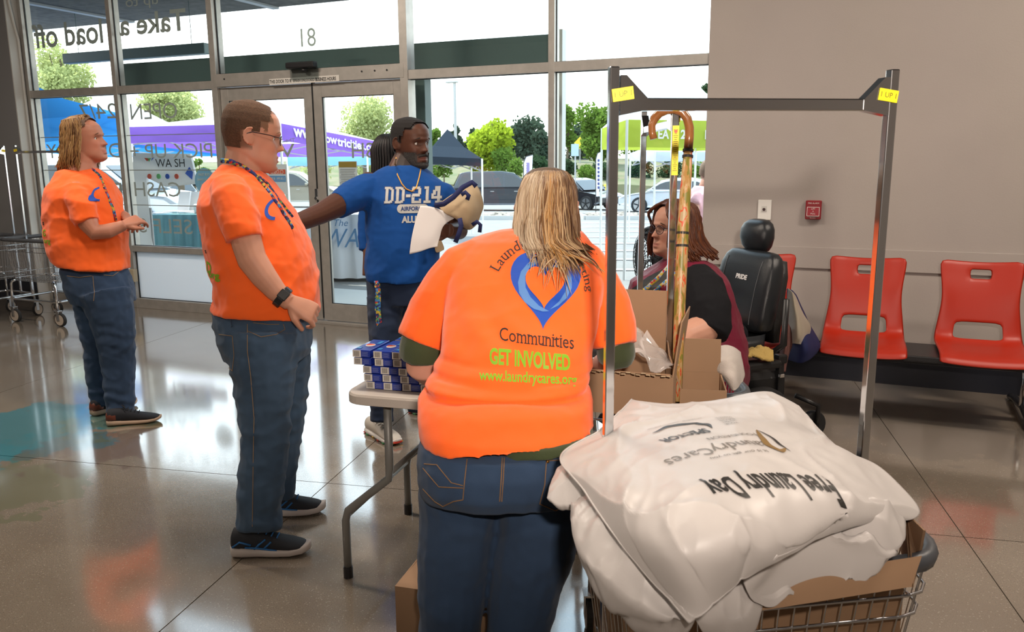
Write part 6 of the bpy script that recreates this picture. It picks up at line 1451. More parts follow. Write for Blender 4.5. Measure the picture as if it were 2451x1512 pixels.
# ---------------------------------------------------------------- person with braids behind him
F = Fig(5.35); root = thing('person', 'person with black braided hair almost hidden behind the man in the blue shirt', 'person', (atd(930, 930, 5.35).x, atd(930, 930, 5.35).y, 0))
H = Head(F.P(934, 372, 0), 20, 0, 0, 1.0); mb = MB(); H.add(mb, ears=False); F.limb([(930, 395, 0, 18), (928, 430, 0, 22)], mb)
F.torso([(430, 900, 960, .08, 0), (560, 895, 955, .1, 0), (640, 895, 950, .1, 0)], mb); F.limb([(890, 440, 0, 14), (876, 520, 0, 13), (880, 610, -.05, 11), (876, 660, -.05, 9)], mb)
for sx in (905, 945): F.limb([(sx, 640, 0, 24), (sx, 760, 0, 18), (sx, 905, 0, 9)], mb)
remesh('body', mb, M_skin_f('skin_brown'), .007, root, 2, paint=skin_paint(H, (.12, .05, .03), (.2, .07, .06)))
hairshell('hair', H, head_local(), lambda p: p.x < .03 or p.z > .07, lambda p: .016, mat('black_braids_base', (.008, .008, .010), .6), root)
mb = MB(); cv = []; random.seed(3)
def brd_(i):
    a = .7+i*(2*PI-1.4)/29; ca_, sa_ = math.cos(a), math.sin(a); L_ = [V((-.01, 0, .135)), V((.06*ca_-.01, .06*sa_, .122)), V((.11*ca_-.01, .095*sa_, .05)), V((.112*ca_-.01, .10*sa_, -.03)), V((.105*ca_-.02, .10*sa_, -.12)), V((.10*ca_-.02, .095*sa_, -.17))]; return [H.w(p) for p in grid_surface([L_], 14, 1)[0]]
locks(mb, 30, brd_, cv, [(.010, .010, .012), (.018, .015, .016)], w_=(.007, .008), flat=.9); hairobj('braids', mb, cv, root)
mb = MB(); F.torso([(412, 905, 955, .09, 0), (440, 885, 975, .13, 0), (560, 885, 970, .14, 0), (650, 882, 965, .14, 0)], mb); F.limb([(893, 440, 0, 22), (876, 520, 0, 20), (874, 600, -.03, 16)], mb); remesh('top', mb, M_bl, .01, root, 4, wrinkle=folds(6, .01))
mb = MB()
for sx in (908, 945): F.limb([(sx, 640, 0, 34), (sx, 760, 0, 26), (sx, 895, 0, 17)], mb)
remesh('trousers', mb, M_jeand, .01, root, 4)
for sx in (905, 940): a = atg(sx, 925) if 0 else V((F.P(sx, 900).x, F.P(sx, 900).y, 0)); shoe(root, a-rt0*.05, a+rt0*.2, M_black, M_wso, .25, .09)
# ---------------------------------------------------------------- woman in the foreground, from behind
F = Fig(1.88); root = thing('person', 'blond woman from behind in an orange t-shirt with a blue heart print', 'person', (atd(1200, 1100, 1.88).x, atd(1200, 1100, 1.88).y, 0))
H = Head(F.P(1312, 508, .36), 78, -14, 0, 1.0)
mb = MB(); H.add(mb)
F.limb([(1308, 520, .34, 52), (1302, 560, .30, 56), (1290, 610, .26, 66)], mb)
F.torso([(600, 1160, 1370, .06, .29), (720, 1120, 1390, .09, .22), (860, 1110, 1370, .09, .15), (1000, 1080, 1370, .09, .08), (1120, 1050, 1360, .10, .02)], mb)
F.limb([(1120, 640, .26, 58), (1060, 740, .25, 55), (1022, 830, .24, 50), (1016, 872, .24, 46), (1036, 890, .33, 40), (1090, 890, .48, 32), (1130, 888, .56, 26)], mb)
hand(mb, F.P(1130, 888, .56), F.P(1180, 890, .66)-F.P(1130, 888, .56), up_, .95, (.5, .5, .5, .6), .5)
F.limb([(1395, 640, .26, 46), (1440, 730, .25, 44), (1468, 800, .25, 44), (1470, 850, .30, 38), (1460, 868, .38, 32), (1440, 872, .46, 26)], mb)
hand(mb, F.P(1440, 872, .46), F.P(1415, 872, .56)-F.P(1440, 872, .46), up_, .9, (.5, .5, .5, .6), .5, side=-1)
for x0, x1, x2 in ((1098, 1078, 1058), (1285, 1250, 1225)): F.limb([(x0, 1150, 0, 80), (x1, 1500, 0, 56), (x2, 1900, 0, 34)], mb)
remesh('body', mb, M_skin_f('skin_pink'), .005, root, 2, paint=skin_paint(H, (.50, .24, .17), (.45, .18, .15)))
# undershirt in olive green showing at cuffs and hem
M_ol = cloth('olive_jersey', (.045, .058, .025), .1)
mb = MB(); F.limb([(1050, 750, .25, 66), (1022, 815, .25, 63), (1013, 842, .245, 60), (1013, 852, .25, 58)], mb); F.limb([(1468, 795, .258, 46), (1475, 846, .28, 47), (1475, 856, .29, 45)], mb)
F.torso([(990, 1060, 1390, .10, .06), (1040, 1120, 1410, .14, .03), (1070, 1150, 1417, .171, .015, -24), (1096, 1160, 1418, .173, .012, -26)], mb, 2.4)
remesh('undershirt', mb, M_ol, .006, root, 4, label='olive green undershirt')
# t-shirt
mb = MB()
rowsW = [(548, 1222, 1392, .06, .30), (556, 1185, 1402, .085, .295), (572, 1128, 1412, .11, .285), (595, 1098, 1425, .125, .275), (630, 1078, 1440, .135, .26), (680, 1068, 1446, .142, .235), (740, 1066, 1440, .15, .205), (800, 1064, 1430, .155, .17), (850, 1058, 1420, .155, .14), (900, 1046, 1413, .15, .115), (935, 1028, 1410, .155, .095), (950, 1016, 1411, .165, .085), (968, 1022, 1412, .158, .075), (1000, 1006, 1417, .172, .055), (1040, 1003, 1420, .178, .035), (1062, 1005, 1420, .178, .02, -14), (1078, 1008, 1420, .178, .015, -34), (1086, 1014, 1418, .176, .01, -42)]
F.torso(rowsW, mb, 2.5)
F.limb([(1160, 618, .275, 58), (1122, 646, .265, 72), (1086, 694, .26, 78), (1052, 750, .255, 76), (1028, 800, .25, 73), (1018, 822, .25, 71)], mb)
F.limb([(1350, 612, .275, 56), (1388, 640, .265, 66), (1416, 680, .26, 68), (1444, 730, .255, 66), (1466, 785, .255, 60), (1472, 826, .255, 56)], mb)
def wrW(p, n):
    a = folds(5, .008, (1, 1, 1.2), 21, .0012)(p, n); z = p.z
    a += .010*math.sin(z*95+noise.noise(V((p.x*4, p.y*4, z*2)))*5)*G_(z-.985, .045)*(.4+.6*abs(noise.noise(p*5)))
    w3 = noise.noise(V((p.x*5, p.y*5, 1))); a -= .013*G_(z-1.0-.012*w3, .007)*(.6+w3)+.010*G_(z-.968+.016*w3, .006)*(.7-w3)+.007*G_(z-1.03-.02*w3, .006)*max(0, w3+.2)
    a += .006*math.sin((p.x*.7+z*.7)*70+noise.noise(p*5)*4)*G_(z-1.09, .06)*max(0, noise.noise(p*3)+.3); return a
shirt = remesh('tshirt', mb, M_or, .0055, root, 6, wrinkle=wrW); bs = bvh_of([shirt])
# folded cuff lines
for pts_ in ([(968, 770), (985, 790), (1010, 820), (1040, 848), (1062, 868)],): pass
# print
def heartpx(cx, cy, w_, h_, rot=.0, n=56, point=1.0):
    out = []
    for i in range(n):
        t = 2*PI*i/n; x = 16*math.sin(t)**3/16; y = (13*math.cos(t)-5*math.cos(2*t)-2*math.cos(3*t)-math.cos(4*t)); y = (y+17)/(12+17)*2-1
        x *= w_/2; y *= -h_/2; out.append((cx+x*math.cos(rot)-y*math.sin(rot), cy+x*math.sin(rot)+y*math.cos(rot)))
    return out
pxprint('heart_print', heartpx(1304, 698, 168, 184, .05), [tuple(range(56))], bs, M_lblue, shirt, .001)
def cres(pts_o, pts_i): return pts_o+list(reversed(pts_i))
c1 = cres([(1236, 672), (1240, 650), (1258, 628), (1290, 618), (1318, 620)], [(1318, 624), (1296, 626), (1274, 640), (1262, 662), (1260, 690), (1268, 715), (1286, 736), (1310, 746)]) if 0 else [(1312, 624), (1288, 621), (1264, 630), (1247, 650), (1240, 676), (1243, 702), (1256, 724), (1278, 740), (1300, 746), (1314, 745), (1290, 732), (1270, 712), (1258, 688), (1257, 662), (1267, 642), (1288, 629)]
pxprint('swirl_print', c1, [tuple(range(len(c1)))], bs, M_lpale, shirt, .0016)
c2_ = [(1322, 640), (1340, 634), (1358, 644), (1368, 664), (1368, 690), (1356, 714), (1336, 732), (1316, 741), (1338, 722), (1352, 700), (1358, 676), (1352, 656), (1338, 644)]
pxprint('swirl_print', c2_, [tuple(range(len(c2_)))], bs, M_lpale, shirt, .0016)
pxprint('heart_opening', heartpx(1304, 690, 94, 102, .04), [tuple(range(56))], bs, M_or, shirt, .0022)
pxtext('shirt_lettering', 'Laundries', bs, M_lblack, shirt, 0, 0, 0, 0, arc=(1300, 704, 118, 154, 92, 25), spacing=1.05, serif=True)
pxtext('shirt_lettering', 'Conn', bs, M_lblack, shirt, 0, 0, 0, 0, arc=(1300, 704, 118, 78, 52, 22), spacing=1.05, serif=True)
pxtext('shirt_lettering', 'ecting', bs, M_lblack, shirt, 0, 0, 0, 0, arc=(1290, 704, 108, 44, 2, 20), spacing=1.05, serif=True)
pxtext('shirt_lettering', 'Communities', bs, M_lblack, shirt, 1196, 1373, 783, 816, slope=.115, serif=True)
pxtext('shirt_lettering', 'GET INVOLVED', bs, M_lgreen, shirt, 1172, 1364, 832, 872, slope=.085, bold=.035)
pxtext('shirt_lettering', 'www.laundrycares.org', bs, M_lgreen, shirt, 1147, 1380, 884, 918, slope=.05, bold=.02)
# jeans
mb = MB()
F.torso([(1046, 1060, 1370, .10, .03), (1080, 1024, 1398, .150, .01), (1105, 1008, 1404, .168, 0), (1150, 1001, 1402, .178, 0), (1200, 1002, 1398, .172, 0), (1225, 1010, 1390, .15, 0)], mb, 2.35)
F.limb([(1098, 1150, -.015, 96), (1096, 1250, -.01, 96), (1090, 1330, 0, 90), (1082, 1400, 0, 83), (1076, 1512, .0, 74), (1062, 1700, .0, 64), (1050, 1900, .0, 60), (1044, 2060, .0, 58)], mb)
F.limb([(1298, 1150, -.015, 102), (1290, 1250, -.01, 104), (1274, 1330, 0, 98), (1258, 1400, 0, 88), (1240, 1512, .0, 76), (1226, 1700, .0, 64), (1222, 1900, .0, 60), (1222, 2060, .0, 58)], mb)
jn = remesh('jeans', mb, M_jean, .0055, root, 4, wrinkle=lambda p, n: folds(7, .006, (1, 1, 1.4), 31)(p, n)-.012*G_((p-jc).dot(rt0), .008)*max(0, min(1, (.83-p.z)*9))*(1 if p.z > .60 else 0) if 0 else folds(7, .006, (1, 1, 1.4), 31)(p, n)); bj = bvh_of([jn])
M_st2 = mat('gold_stitching', (.20, .11, .05), .8)
seam('pocket_stitching', [(1012, 1170), (1040, 1200), (1060, 1212), (1085, 1200), (1108, 1196), (1112, 1150), (1118, 1098)], F, bj, jn, M_st2, .0012); seam('pocket_stitching', [(1015, 1110), (1045, 1112), (1080, 1155), (1108, 1162)], F, bj, jn, M_st2, .0012); seam('pocket_stitching', [(1012, 1120), (1050, 1165), (1108, 1168)], F, bj, jn, M_st2, .0012)
seam('pocket_stitching', [(1380, 1100), (1308, 1102), (1304, 1160), (1292, 1206), (1330, 1222), (1370, 1200)], F, bj, jn, M_st2, .0012)
seam('yoke_seam', [(1202, 1095), (1200, 1140), (1196, 1200)], F, bj, jn, M_st2, .0012); seam('yoke_seam', [(1207, 1095), (1205, 1140), (1201, 1200)], F, bj, jn, M_st2, .0012)
q = stick([(1311, 1104)], F, bj, .002)[0]; part('rivet', MB().ball(q, .004, 6), mat('copper_rivet', (.45, .22, .06), .3, 1), jn)
for px in (1044, 1222):
    a = F.P(px, 2100, 0); a.z = 0; shoe(root, a-fwh*.09, a+fwh*.20, M_black, M_wso, .28, .10)
# hair
hl = head_local(); hairshell('hair_cap', H, hl, lambda p: p.x < .045 or p.z > .07, lambda p: .003, mat('dark_blond_root', (.12, .065, .03), .6, var=.3, vscale=80, bump=.5, bscale=200), root)
random.seed(21); mb = MB(); cv = []
cols = [(.42, .28, .15), (.32, .20, .095), (.46, .33, .20), (.13, .065, .03), (.34, .17, .045), (.07, .032, .015), (.38, .26, .14), (.20, .11, .05)]
LU = [0]
def colW():
    u = LU[0]+random.uniform(-.15, .15)
    if u > .62: return random.choice([(.07, .032, .015), (.11, .055, .025), (.20, .12, .06)])
    if abs(u-.12) < .16: return random.choice([(.36, .17, .04), (.42, .25, .10), (.17, .08, .03), (.45, .30, .16)])
    if u < -.25: return random.choice([(.46, .36, .25), (.38, .28, .18), (.22, .14, .08), (.50, .40, .29)])
    return random.choice([(.16, .08, .035), (.30, .18, .085), (.40, .28, .16), (.09, .042, .02)])
def lockW(i):
    u = random.uniform(-1, 1); u = u*abs(u)**.15; dd = random.random(); lay = .0+.05*dd
    LU[0] = u; s_ = math.sqrt(max(0, 1-u*u)); end = random.uniform(572, 636)+(30 if abs(u-.2) < .5 else -30)*random.random()
    end += random.choice((-15, -5, 0, 10, 20, 34))
    fan_ = random.uniform(-7, 7)+u*8
    pts = [(1316+12*u, 404+3*abs(u), .36-.02), (1313+44*u, 416, .36-.075*s_-.03), (1311+64*u, 450, .355-.120*s_-.012-lay*.4), (1309+71*u, 500, .35-.130*s_-.012-lay*.6), (1309+74*u+fan_*.2, 545, .325-.135*s_-.012-lay*.5), (1314+74*u+fan_*.5, 590, .28-.13*s_-.012-lay*.3), (1324+72*u+fan_+(u > .1)*16, end, .238-.125*s_-.012)]
    end = max(end, 598); pts[6] = (pts[6][0], end, pts[6][2]); pts[5] = (pts[5][0], min(586, end-20), pts[5][2])
    c = [F.P(x, y, o) for x, y, o in pts]; c = grid_surface([c], 14, 1)[0]
    return [p+rt0*noise.noise(V((i*.13, p.z*14, 0)))*.012 for p in c]
locks(mb, 640, lockW, cv, colW, w_=(.0018, .0048), flat=.45)
def strandW(i):
    a = (1330+random.uniform(-50, 45), 548, .225); e_ = [(1300, 690), (1285, 660), (1380, 640), (1430, 645), (1335, 700), (1350, 680), (1270, 640), (1400, 620), (1365, 712), (1445, 655)][i % 10]; e_ = (e_[0]+random.uniform(-8, 8), e_[1]+random.uniform(-14, 10))
    c = [F.P(*a), F.P((a[0]*.6+e_[0]*.4), 604, .135), F.P(a[0]*.25+e_[0]*.75, (600+e_[1])/2, .09), F.P(e_[0], e_[1], .075)]
    return grid_surface([c], 10, 1)[0]
locks(mb, 26, strandW, cv, cols[:5]+[(.5, .33, .18)], w_=(.0012, .0028), flat=.5)
hairobj('hair', mb, cv, root, 'long blond hair with brown and golden strands')

# ---------------------------------------------------------------- power wheelchair
M_lea = mat('black_leather', (.014, .016, .019), .32, bump=.15, bscale=350, spec=.5); M_leas = mat('leather_side', (.016, .016, .017), .42, bump=.2, bscale=350); M_frm = mat('black_frame', (.010, .010, .011), .4)
wc = V((atd(1764, 860, 4.45).x, atd(1764, 860, 4.45).y, 0)); DZ = -.115; th = math.radians(200); wf = (rt0*math.cos(th)+fwh*math.sin(th)).normalized(); wl = up_.cross(wf); RW = Matrix((wf, wl, up_)).transposed()
t = thing('power_wheelchair', 'black leather power wheelchair with headrest behind the seated woman', 'wheelchair', wc)
Wc = lambda x, y, z: wc+wf*x+wl*y+up_*z
def bz(px, py, d): return atd(px, py, d).z
zb_b = .60
def cush(rows_, name, m, label=None):
    mb = MB(); mb.loft([sellipse(Wc(x, 0, z+(DZ if z > .62 else 0)), wf*tx, wl*ty, 32, 4.5) for x, z, tx, ty in rows_]); return part(name, mb, m, t, True, label=label)
cush([(-.02, zb_b, .05, .20), (-.01, zb_b+.02, .062, .225), (-.02, .80, .066, .235), (-.045, .95, .064, .235), (-.065, 1.05, .058, .225), (-.075, 1.095, .05, .205), (-.08, 1.118, .035, .18), (-.082, 1.125, .015, .15)], 'backrest', M_lea)
cush([(-.085, zb_b+.0, .02, .19), (-.085, .66, .035, .215), (-.09, .85, .04, .225), (-.115, 1.00, .04, .215), (-.13, 1.08, .03, .19)], 'backrest_shell', M_leas)
bv = bvh_of([o for o in t.children if o.name.startswith('backrest') and 'shell' not in o.name])
for yy in (-.15, .15):
    pts_ = []
    for i in range(14):
        h = bv.ray_cast(Wc(.3, yy, .64+.33*i/13), -wf); 
        if h[0] is not None: pts_.append(h[0]+wf*.001)
    part('stitch_line', MB().tube(pts_, .0016, 5), mat('grey_thread', (.12, .13, .14), .7), t)
dtext('brand_lettering', 'PRIDE', 1, Wc(.3, .02, .875), wl, up_, -wf, bv, mat('silver_letters', (.7, .7, .7), .3), t, h=.026, w=.095, bold=.05, off=.002)
hr = atd(1814, 563, 4.42); mb = MB(); mb.loft([sellipse(hr+up_*z+wf*x, wf*tx, wl*ty, 28, 2.7) for z, x, tx, ty in ((-.088, .0, .025, .055), (-.080, 0, .040, .078), (-.055, .004, .054, .098), (-.01, .006, .062, .112), (.035, .004, .060, .110), (.065, 0, .050, .095), (.082, -.004, .034, .07), (.088, -.006, .016, .04))]); part('headrest', mb, M_lea, t, True)
part('headrest_stem', MB().tube([hr-up_*.07, hr-up_*.12-wf*.01, Wc(-.09, 0, .95)], .014, 8), M_frm, t, True)
cush([(.20, .50, .22, .22), (.20, .52, .25, .24), (.20, .60, .255, .245), (.19, .625, .23, .22)], 'seat_cushion', M_lea)
part('base', MB().box(Wc(.12, 0, .27), (.62, .40, .26), RW), M_frm, t, bevel=.05)
for q in (-1, 1):
    ac = Wc(.12, q*.30, .80)
    if depth(ac) < depth(wc): ac = atd(1812, 873, 4.12)
    ar = part('armrest', MB().box(ac, (.25, .08, .04), RW), M_frm, t, bevel=.012)
    part('armrest_post', MB().tube([Wc(-.07, q*.29, .79), Wc(-.08, q*.28, .55), Wc(-.02, q*.22, .48)], .017, 8), M_frm, t, True)
    w_ = MB(); w_.cyl(Wc(.05, q*.26, .17), Wc(.05, q*.33, .17), .17, n=32); wh = part('drive_wheel', w_, M_tyre, t, bevel=.012); w_ = MB(); w_.cyl(Wc(.05, q*.328, .17), Wc(.05, q*.336, .17), .10, n=24); part('wheel_hub', w_, M_dkmetal, wh)
    for xx in (-.34, .46):
        w_ = MB(); w_.cyl(Wc(xx, q*.21, .075), Wc(xx, q*.25, .075), .075, n=20); cw = part('caster_wheel', w_, M_tyre, t, bevel=.006); part('caster_arm', MB().tube([Wc(xx, q*.265, .075), Wc(xx, q*.265, .19), Wc(xx*.7, q*.2, .24)], .014, 8), M_frm, cw, True)
part('footplate', MB().box(Wc(.66, 0, .12), (.22, .34, .02), RW), M_frm, t, bevel=.006); part('footplate_hanger', MB().beam(Wc(.60, 0, .12), Wc(.42, 0, .48), .05, .04), M_frm, t)
part('back_frame', MB().box(Wc(-.14, -.2, .47), (.05, .05, .55), RW), M_frm, t, bevel=.008)
jb = atd(1868, 858, 4.3); part('lever_box', MB().box(jb, (.06, .05, .05), RW), M_frm, t, bevel=.01); part('lever_post', MB().box(jb-up_*.18, (.035, .03, .34), RW), M_frm, t, bevel=.004); part('buckle', MB().box(jb-up_*.085-fwh*.03, (.03, .02, .02), RW), M_chrome, t, bevel=.004)
# torn yellow foam on the arm pad
fp = [[(1776, 858, 4.072), (1800, 852, 4.072), (1826, 858, 4.072), (1852, 862, 4.072)], [(1776, 846, 4.138), (1800, 838, 4.138), (1824, 836, 4.138), (1850, 846, 4.138)], [(1780, 842, 4.192), (1800, 834, 4.192), (1824, 830, 4.192), (1848, 840, 4.192)]]
rows = grid_surface([[atd(*q) for q in r] for r in fp], 26, 10); rows = [[p+V((0, 0, noise.noise(p*60)*.014)) for p in r] for r in rows]; o = part('torn_foam', surf_mb(rows), mat('yellow_foam', (.55, .38, .12), .95, bump=.9, bscale=150), t, True, fix=False, label='crumbling yellow foam'); solidify(o, .012)
# towel
tw = [[(1706, 838, 2.60), (1722, 830, 2.56), (1738, 827, 2.54), (1756, 832, 2.54), (1770, 842, 2.57)], [(1706, 858, 2.48), (1724, 858, 2.44), (1742, 856, 2.43), (1760, 858, 2.45), (1776, 868, 2.52)], [(1710, 880, 2.44), (1726, 884, 2.41), (1744, 888, 2.40), (1762, 884, 2.42), (1780, 892, 2.50)], [(1730, 898, 2.42), (1740, 906, 2.40), (1752, 908, 2.39), (1766, 904, 2.42), (1778, 905, 2.48)], [(1750, 930, 2.42), (1754, 932, 2.40), (1758, 932, 2.39), (1766, 922, 2.42), (1776, 912, 2.46)]]
rows = grid_surface([[atd(*q) for q in r] for r in tw], 30, 34); rows = [[p-fwh*(abs(noise.noise(p*18))*.018) for p in r] for r in rows]; o = part('towel', surf_mb(rows), mat('terry_cloth', (.60, .52, .46), .95, bump=.8, bscale=500, sheen=.5), None, True, fix=False, loc=atd(1740, 870, 2.5)); solidify(o, .006); tag(o, 'off-white towel draped over the cart rim beside the small cardboard box', 'towel')
# bags on the back of the chair
M_grb = cloth('grey_cream_canvas', (.36, .31, .24), .15)
t2_ = thing('tote_bag', 'cream and navy tote hanging behind the wheelchair back', 'bag', atd(1920, 800, 4.739))
def sheetp(name, net_, m, parent, th_=.004, nz=.012, d=0, nu=20): rows = grid_surface([[atd(*q) for q in r] for r in net_], nu, nu); rows = [[p+fwh*noise.noise(p*12)*nz for p in r] for r in rows]; o = part(name, surf_mb(rows), m, parent, True, fix=False); solidify(o, th_); return o
sheetp('navy_body', [[(1884, 690, 4.606), (1895, 694, 4.566), (1905, 705, 4.606)], [(1884, 760, 4.672), (1915, 770, 4.512), (1938, 775, 4.672)], [(1884, 820, 4.699), (1925, 830, 4.486), (1962, 822, 4.672)], [(1884, 860, 4.699), (1920, 868, 4.539), (1955, 845, 4.672)]], M_nav, t2_)
sheetp('cream_flap', [[(1886, 690, 4.566), (1896, 698, 4.512), (1904, 708, 4.539)], [(1884, 745, 4.592), (1906, 750, 4.459), (1922, 750, 4.566)], [(1884, 800, 4.619), (1910, 805, 4.432), (1940, 785, 4.566)], [(1886, 822, 4.619), (1905, 822, 4.459), (1925, 826, 4.566)]], M_grb, t2_)
t3_ = thing('hanging_bag', 'brown and mauve cloth bag bunched between the wheelchair back and the tote', 'bag', atd(1880, 850, 4.672))
sheetp('cloth', [[(1874, 770, 4.512), (1884, 772, 4.459), (1892, 785, 4.512)], [(1868, 815, 4.512), (1882, 815, 4.405), (1896, 820, 4.512)], [(1866, 850, 4.512), (1878, 850, 4.405), (1888, 850, 4.512)], [(1868, 888, 4.512), (1874, 890, 4.432), (1880, 890, 4.512)]], mat('mauve_cloth', (.20, .085, .075), .9, var=.4, vscale=10), t3_)

# ---------------------------------------------------------------- seated woman
F = Fig(3.85, 740); root = thing('person', 'seated woman with auburn hair, glasses and a maroon vest, in the power wheelchair', 'person', (atd(1640, 900, 3.85).x, atd(1640, 900, 3.85).y, 0))
H = Head(F.P(1614, 548, 0), 212, 2, 0, 1.08)
mb = MB(); H.add(mb, jowl=1.0)
F.limb([(1622, 585, 0, 36), (1630, 615, 0, 38), (1638, 650, 0, 46)], mb); F.limb([(1590, 588, -0.025, 20), (1615, 605, 0.000, 30)], mb)
F.torso([(660, 1560, 1700, .09, 0), (760, 1540, 1720, .11, 0), (880, 1540, 1720, .11, 0), (960, 1550, 1720, .11, .0)], mb)
F.limb([(1668, 680, -0.188, 40), (1690, 730, -0.263, 42), (1696, 778, -0.306, 40), (1680, 790, -0.338, 38), (1640, 806, -0.388, 33), (1610, 832, -0.425, 27), (1604, 856, -0.475, 24)], mb)
hand(mb, F.P(1604, 852, -.38), up_*-1-rt0*.2-fwh*.2, fwh*-1, .95, (.3, .4, .5, .5), .5)
F.limb([(1560, 690, 0.213, 42), (1510, 740, 0.275, 38), (1490, 800, 0.188, 32), (1500, 850, 0.000, 26), (1530, 860, -0.125, 22)], mb)
for o in (-.10, .12): mb.tube([Wc(.10, o*1.0, .60), Wc(.36, o, .60), Wc(.50, o, .58), Wc(.56, o, .42), Wc(.58, o, .20)], [.075, .07, .06, .05, .035], 12)
remesh('body', mb, M_skin_f('skin_rosy'), .0048, root, 2, paint=skin_paint(H, (.52, .27, .19), (.42, .16, .13)))
H.eyes(root, brow=(.10, .05, .03)); H.glasses(root, mat('dark_purple_frame', (.03, .02, .035), .3, .2), .025, .019)
mb = MB()
F.torso([(628, 1606, 1670, 0.035, 0, 4), (645, 1574, 1692, 0.084, 0), (680, 1526, 1724, 0.133, 0), (740, 1512, 1738, 0.157, 0), (800, 1506, 1750, 0.170, 0), (850, 1504, 1756, 0.182, 0), (900, 1504, 1756, 0.194, 0), (960, 1508, 1756, 0.194, 0)], mb)
F.limb([(1664, 668, -0.150, 46), (1682, 696, -0.225, 54), (1696, 740, -0.288, 56), (1700, 782, -0.312, 53), (1694, 800, -0.325, 49)], mb); F.limb([(1545, 715, 0.12, 30), (1512, 755, 0.18, 34), (1496, 800, 0.18, 36)], mb)
remesh('black_top', mb, cloth('black_jersey', (.008, .008, .010), .1, sheen=0), .007, root, 4, wrinkle=folds(6, .010, seed=41))
M_mar = cloth('maroon_polyester', (.15, .008, .028), .15, sheen=.05); M_mar.node_tree.nodes['Principled BSDF'].inputs['Roughness'].default_value = .5
mb = MB()
F.torso([(620, 1592, 1690, 0.10, .0, 6), (638, 1555, 1712, 0.165, .0), (672, 1508, 1742, 0.215, .01), (740, 1500, 1764, 0.220, .01), (800, 1488, 1778, 0.238, .01), (850, 1484, 1786, 0.256, 0), (900, 1486, 1786, 0.268, 0), (965, 1490, 1780, 0.268, 0)], mb)
vest = remesh('vest', mb, M_mar, .007, root, 5, wrinkle=folds(5, .016, (1, 1, 1.2), 45), label='shiny maroon vest')
bv = bvh_of([vest])
# black neckline and floral lanyard / neck scarf
pol = [(1596, 640), (1618, 640), (1600, 668), (1570, 700), (1535, 730), (1492, 752), (1482, 720), (1510, 694), (1550, 664)]
pxprint('neckline', pol, [tuple(range(len(pol)))], bv, M_ink, root, .003)
M_flo = M_lan.copy(); M_flo.name = 'floral_print'; r = [n for n in M_flo.node_tree.nodes if n.type == 'VALTORGB'][0]; r.color_ramp.elements[0].color = (.50, .45, .38, 1); r.color_ramp.elements[4].color = (.10, .25, .55, 1)
band('lanyard', stick([(1614, 622), (1598, 645), (1576, 668), (1552, 690), (1520, 712), (1496, 730)], F, bv, .007, -.1), .030, -fwh, M_flo, root)
band('lanyard', stick([(1634, 640), (1612, 662), (1588, 682), (1560, 706)], F, bv, .007, -.15), .026, -fwh, M_flo, root)
mb = MB()
for o in (-.11, .12): mb.tube([Wc(.06, o, .58), Wc(.34, o, .60), Wc(.50, o, .59), Wc(.57, o, .52), Wc(.59, o, .42), Wc(.60, o, .22)], [.06, .09, .085, .08, .07, .06], 14)
remesh('trousers', mb, cloth('black_trousers', (.010, .010, .013), sheen=0), .009, root, 4)
for o in (-.11, .12):
    sh_ = shoe(root, V((Wc(.56, o, 0).x, Wc(.56, o, 0).y, 0)), Wc(.82, o, 0), M_black, M_dkmetal, .25, .095); sh_.location.z += .135
hl = head_local(jowl=1.0); hairshell('hair_cap', H, hl, lambda p: (p.z > .02 and p.x < .035) or (p.z > -.09 and p.x < .0) or (p.z > .080 and p.x < .06), lambda p: .014, mat('auburn_base', (.11, .032, .014), .55, bump=.5, bscale=200, var=.3, vscale=60), root)
random.seed(5); mb = MB(); cv = []; cols = [(.10, .028, .011), (.065, .018, .008), (.15, .050, .018), (.045, .013, .007), (.12, .036, .013)]
def lockS(i):
    a = random.uniform(.42, 2*PI-.42); ca_, sa_ = math.cos(a), math.sin(a); bang = a < .75 or a > 2*PI-.75; fb = 1 if bang else 0
    p0 = V((random.uniform(-.01, .03), random.uniform(-.02, .02), .128)); p1 = V((.07*ca_, .065*sa_, .108)); p2 = V((.094*ca_ if ca_ > 0 else .112*ca_, .093*sa_, .05)); k = random.uniform(1.0, 1.12)
    if bang: return [H.w(p) for p in grid_surface([[p0, p1, V((.088, .075*(1 if sa_ > 0 else -1), .068)), V((.070, .088*(1 if sa_ > 0 else -1), .03)), V((.045, .094*(1 if sa_ > 0 else -1), -.03)), V((.03, .098*(1 if sa_ > 0 else -1), -.085))]], 12, 1)[0]]
    p3 = V((p2.x*k*1.08, p2.y*1.12, -.03)); p4 = V((p2.x*1.28*k-.012, p2.y*1.22, -.070)); p5 = V((p4.x*1.08-.02, p4.y*1.1, -.108+random.uniform(-.015, .02))); p6 = p5+V((-.02*random.random()+.0, .014*(1 if sa_ > 0 else -1)*random.uniform(-.4, 1), -.012))
    c = grid_surface([[p0, p1, p2, p3, p4, p5, p6]], 12, 1)[0]; return [H.w(p+V((noise.noise(p*25+V((i, 0, 0))), noise.noise(p*25+V((0, i, 0))), 0))*.007) for p in c]
locks(mb, 320, lockS, cv, cols, w_=(.004, .008)); hairobj('hair', mb, cv, root, 'shoulder length auburn hair')
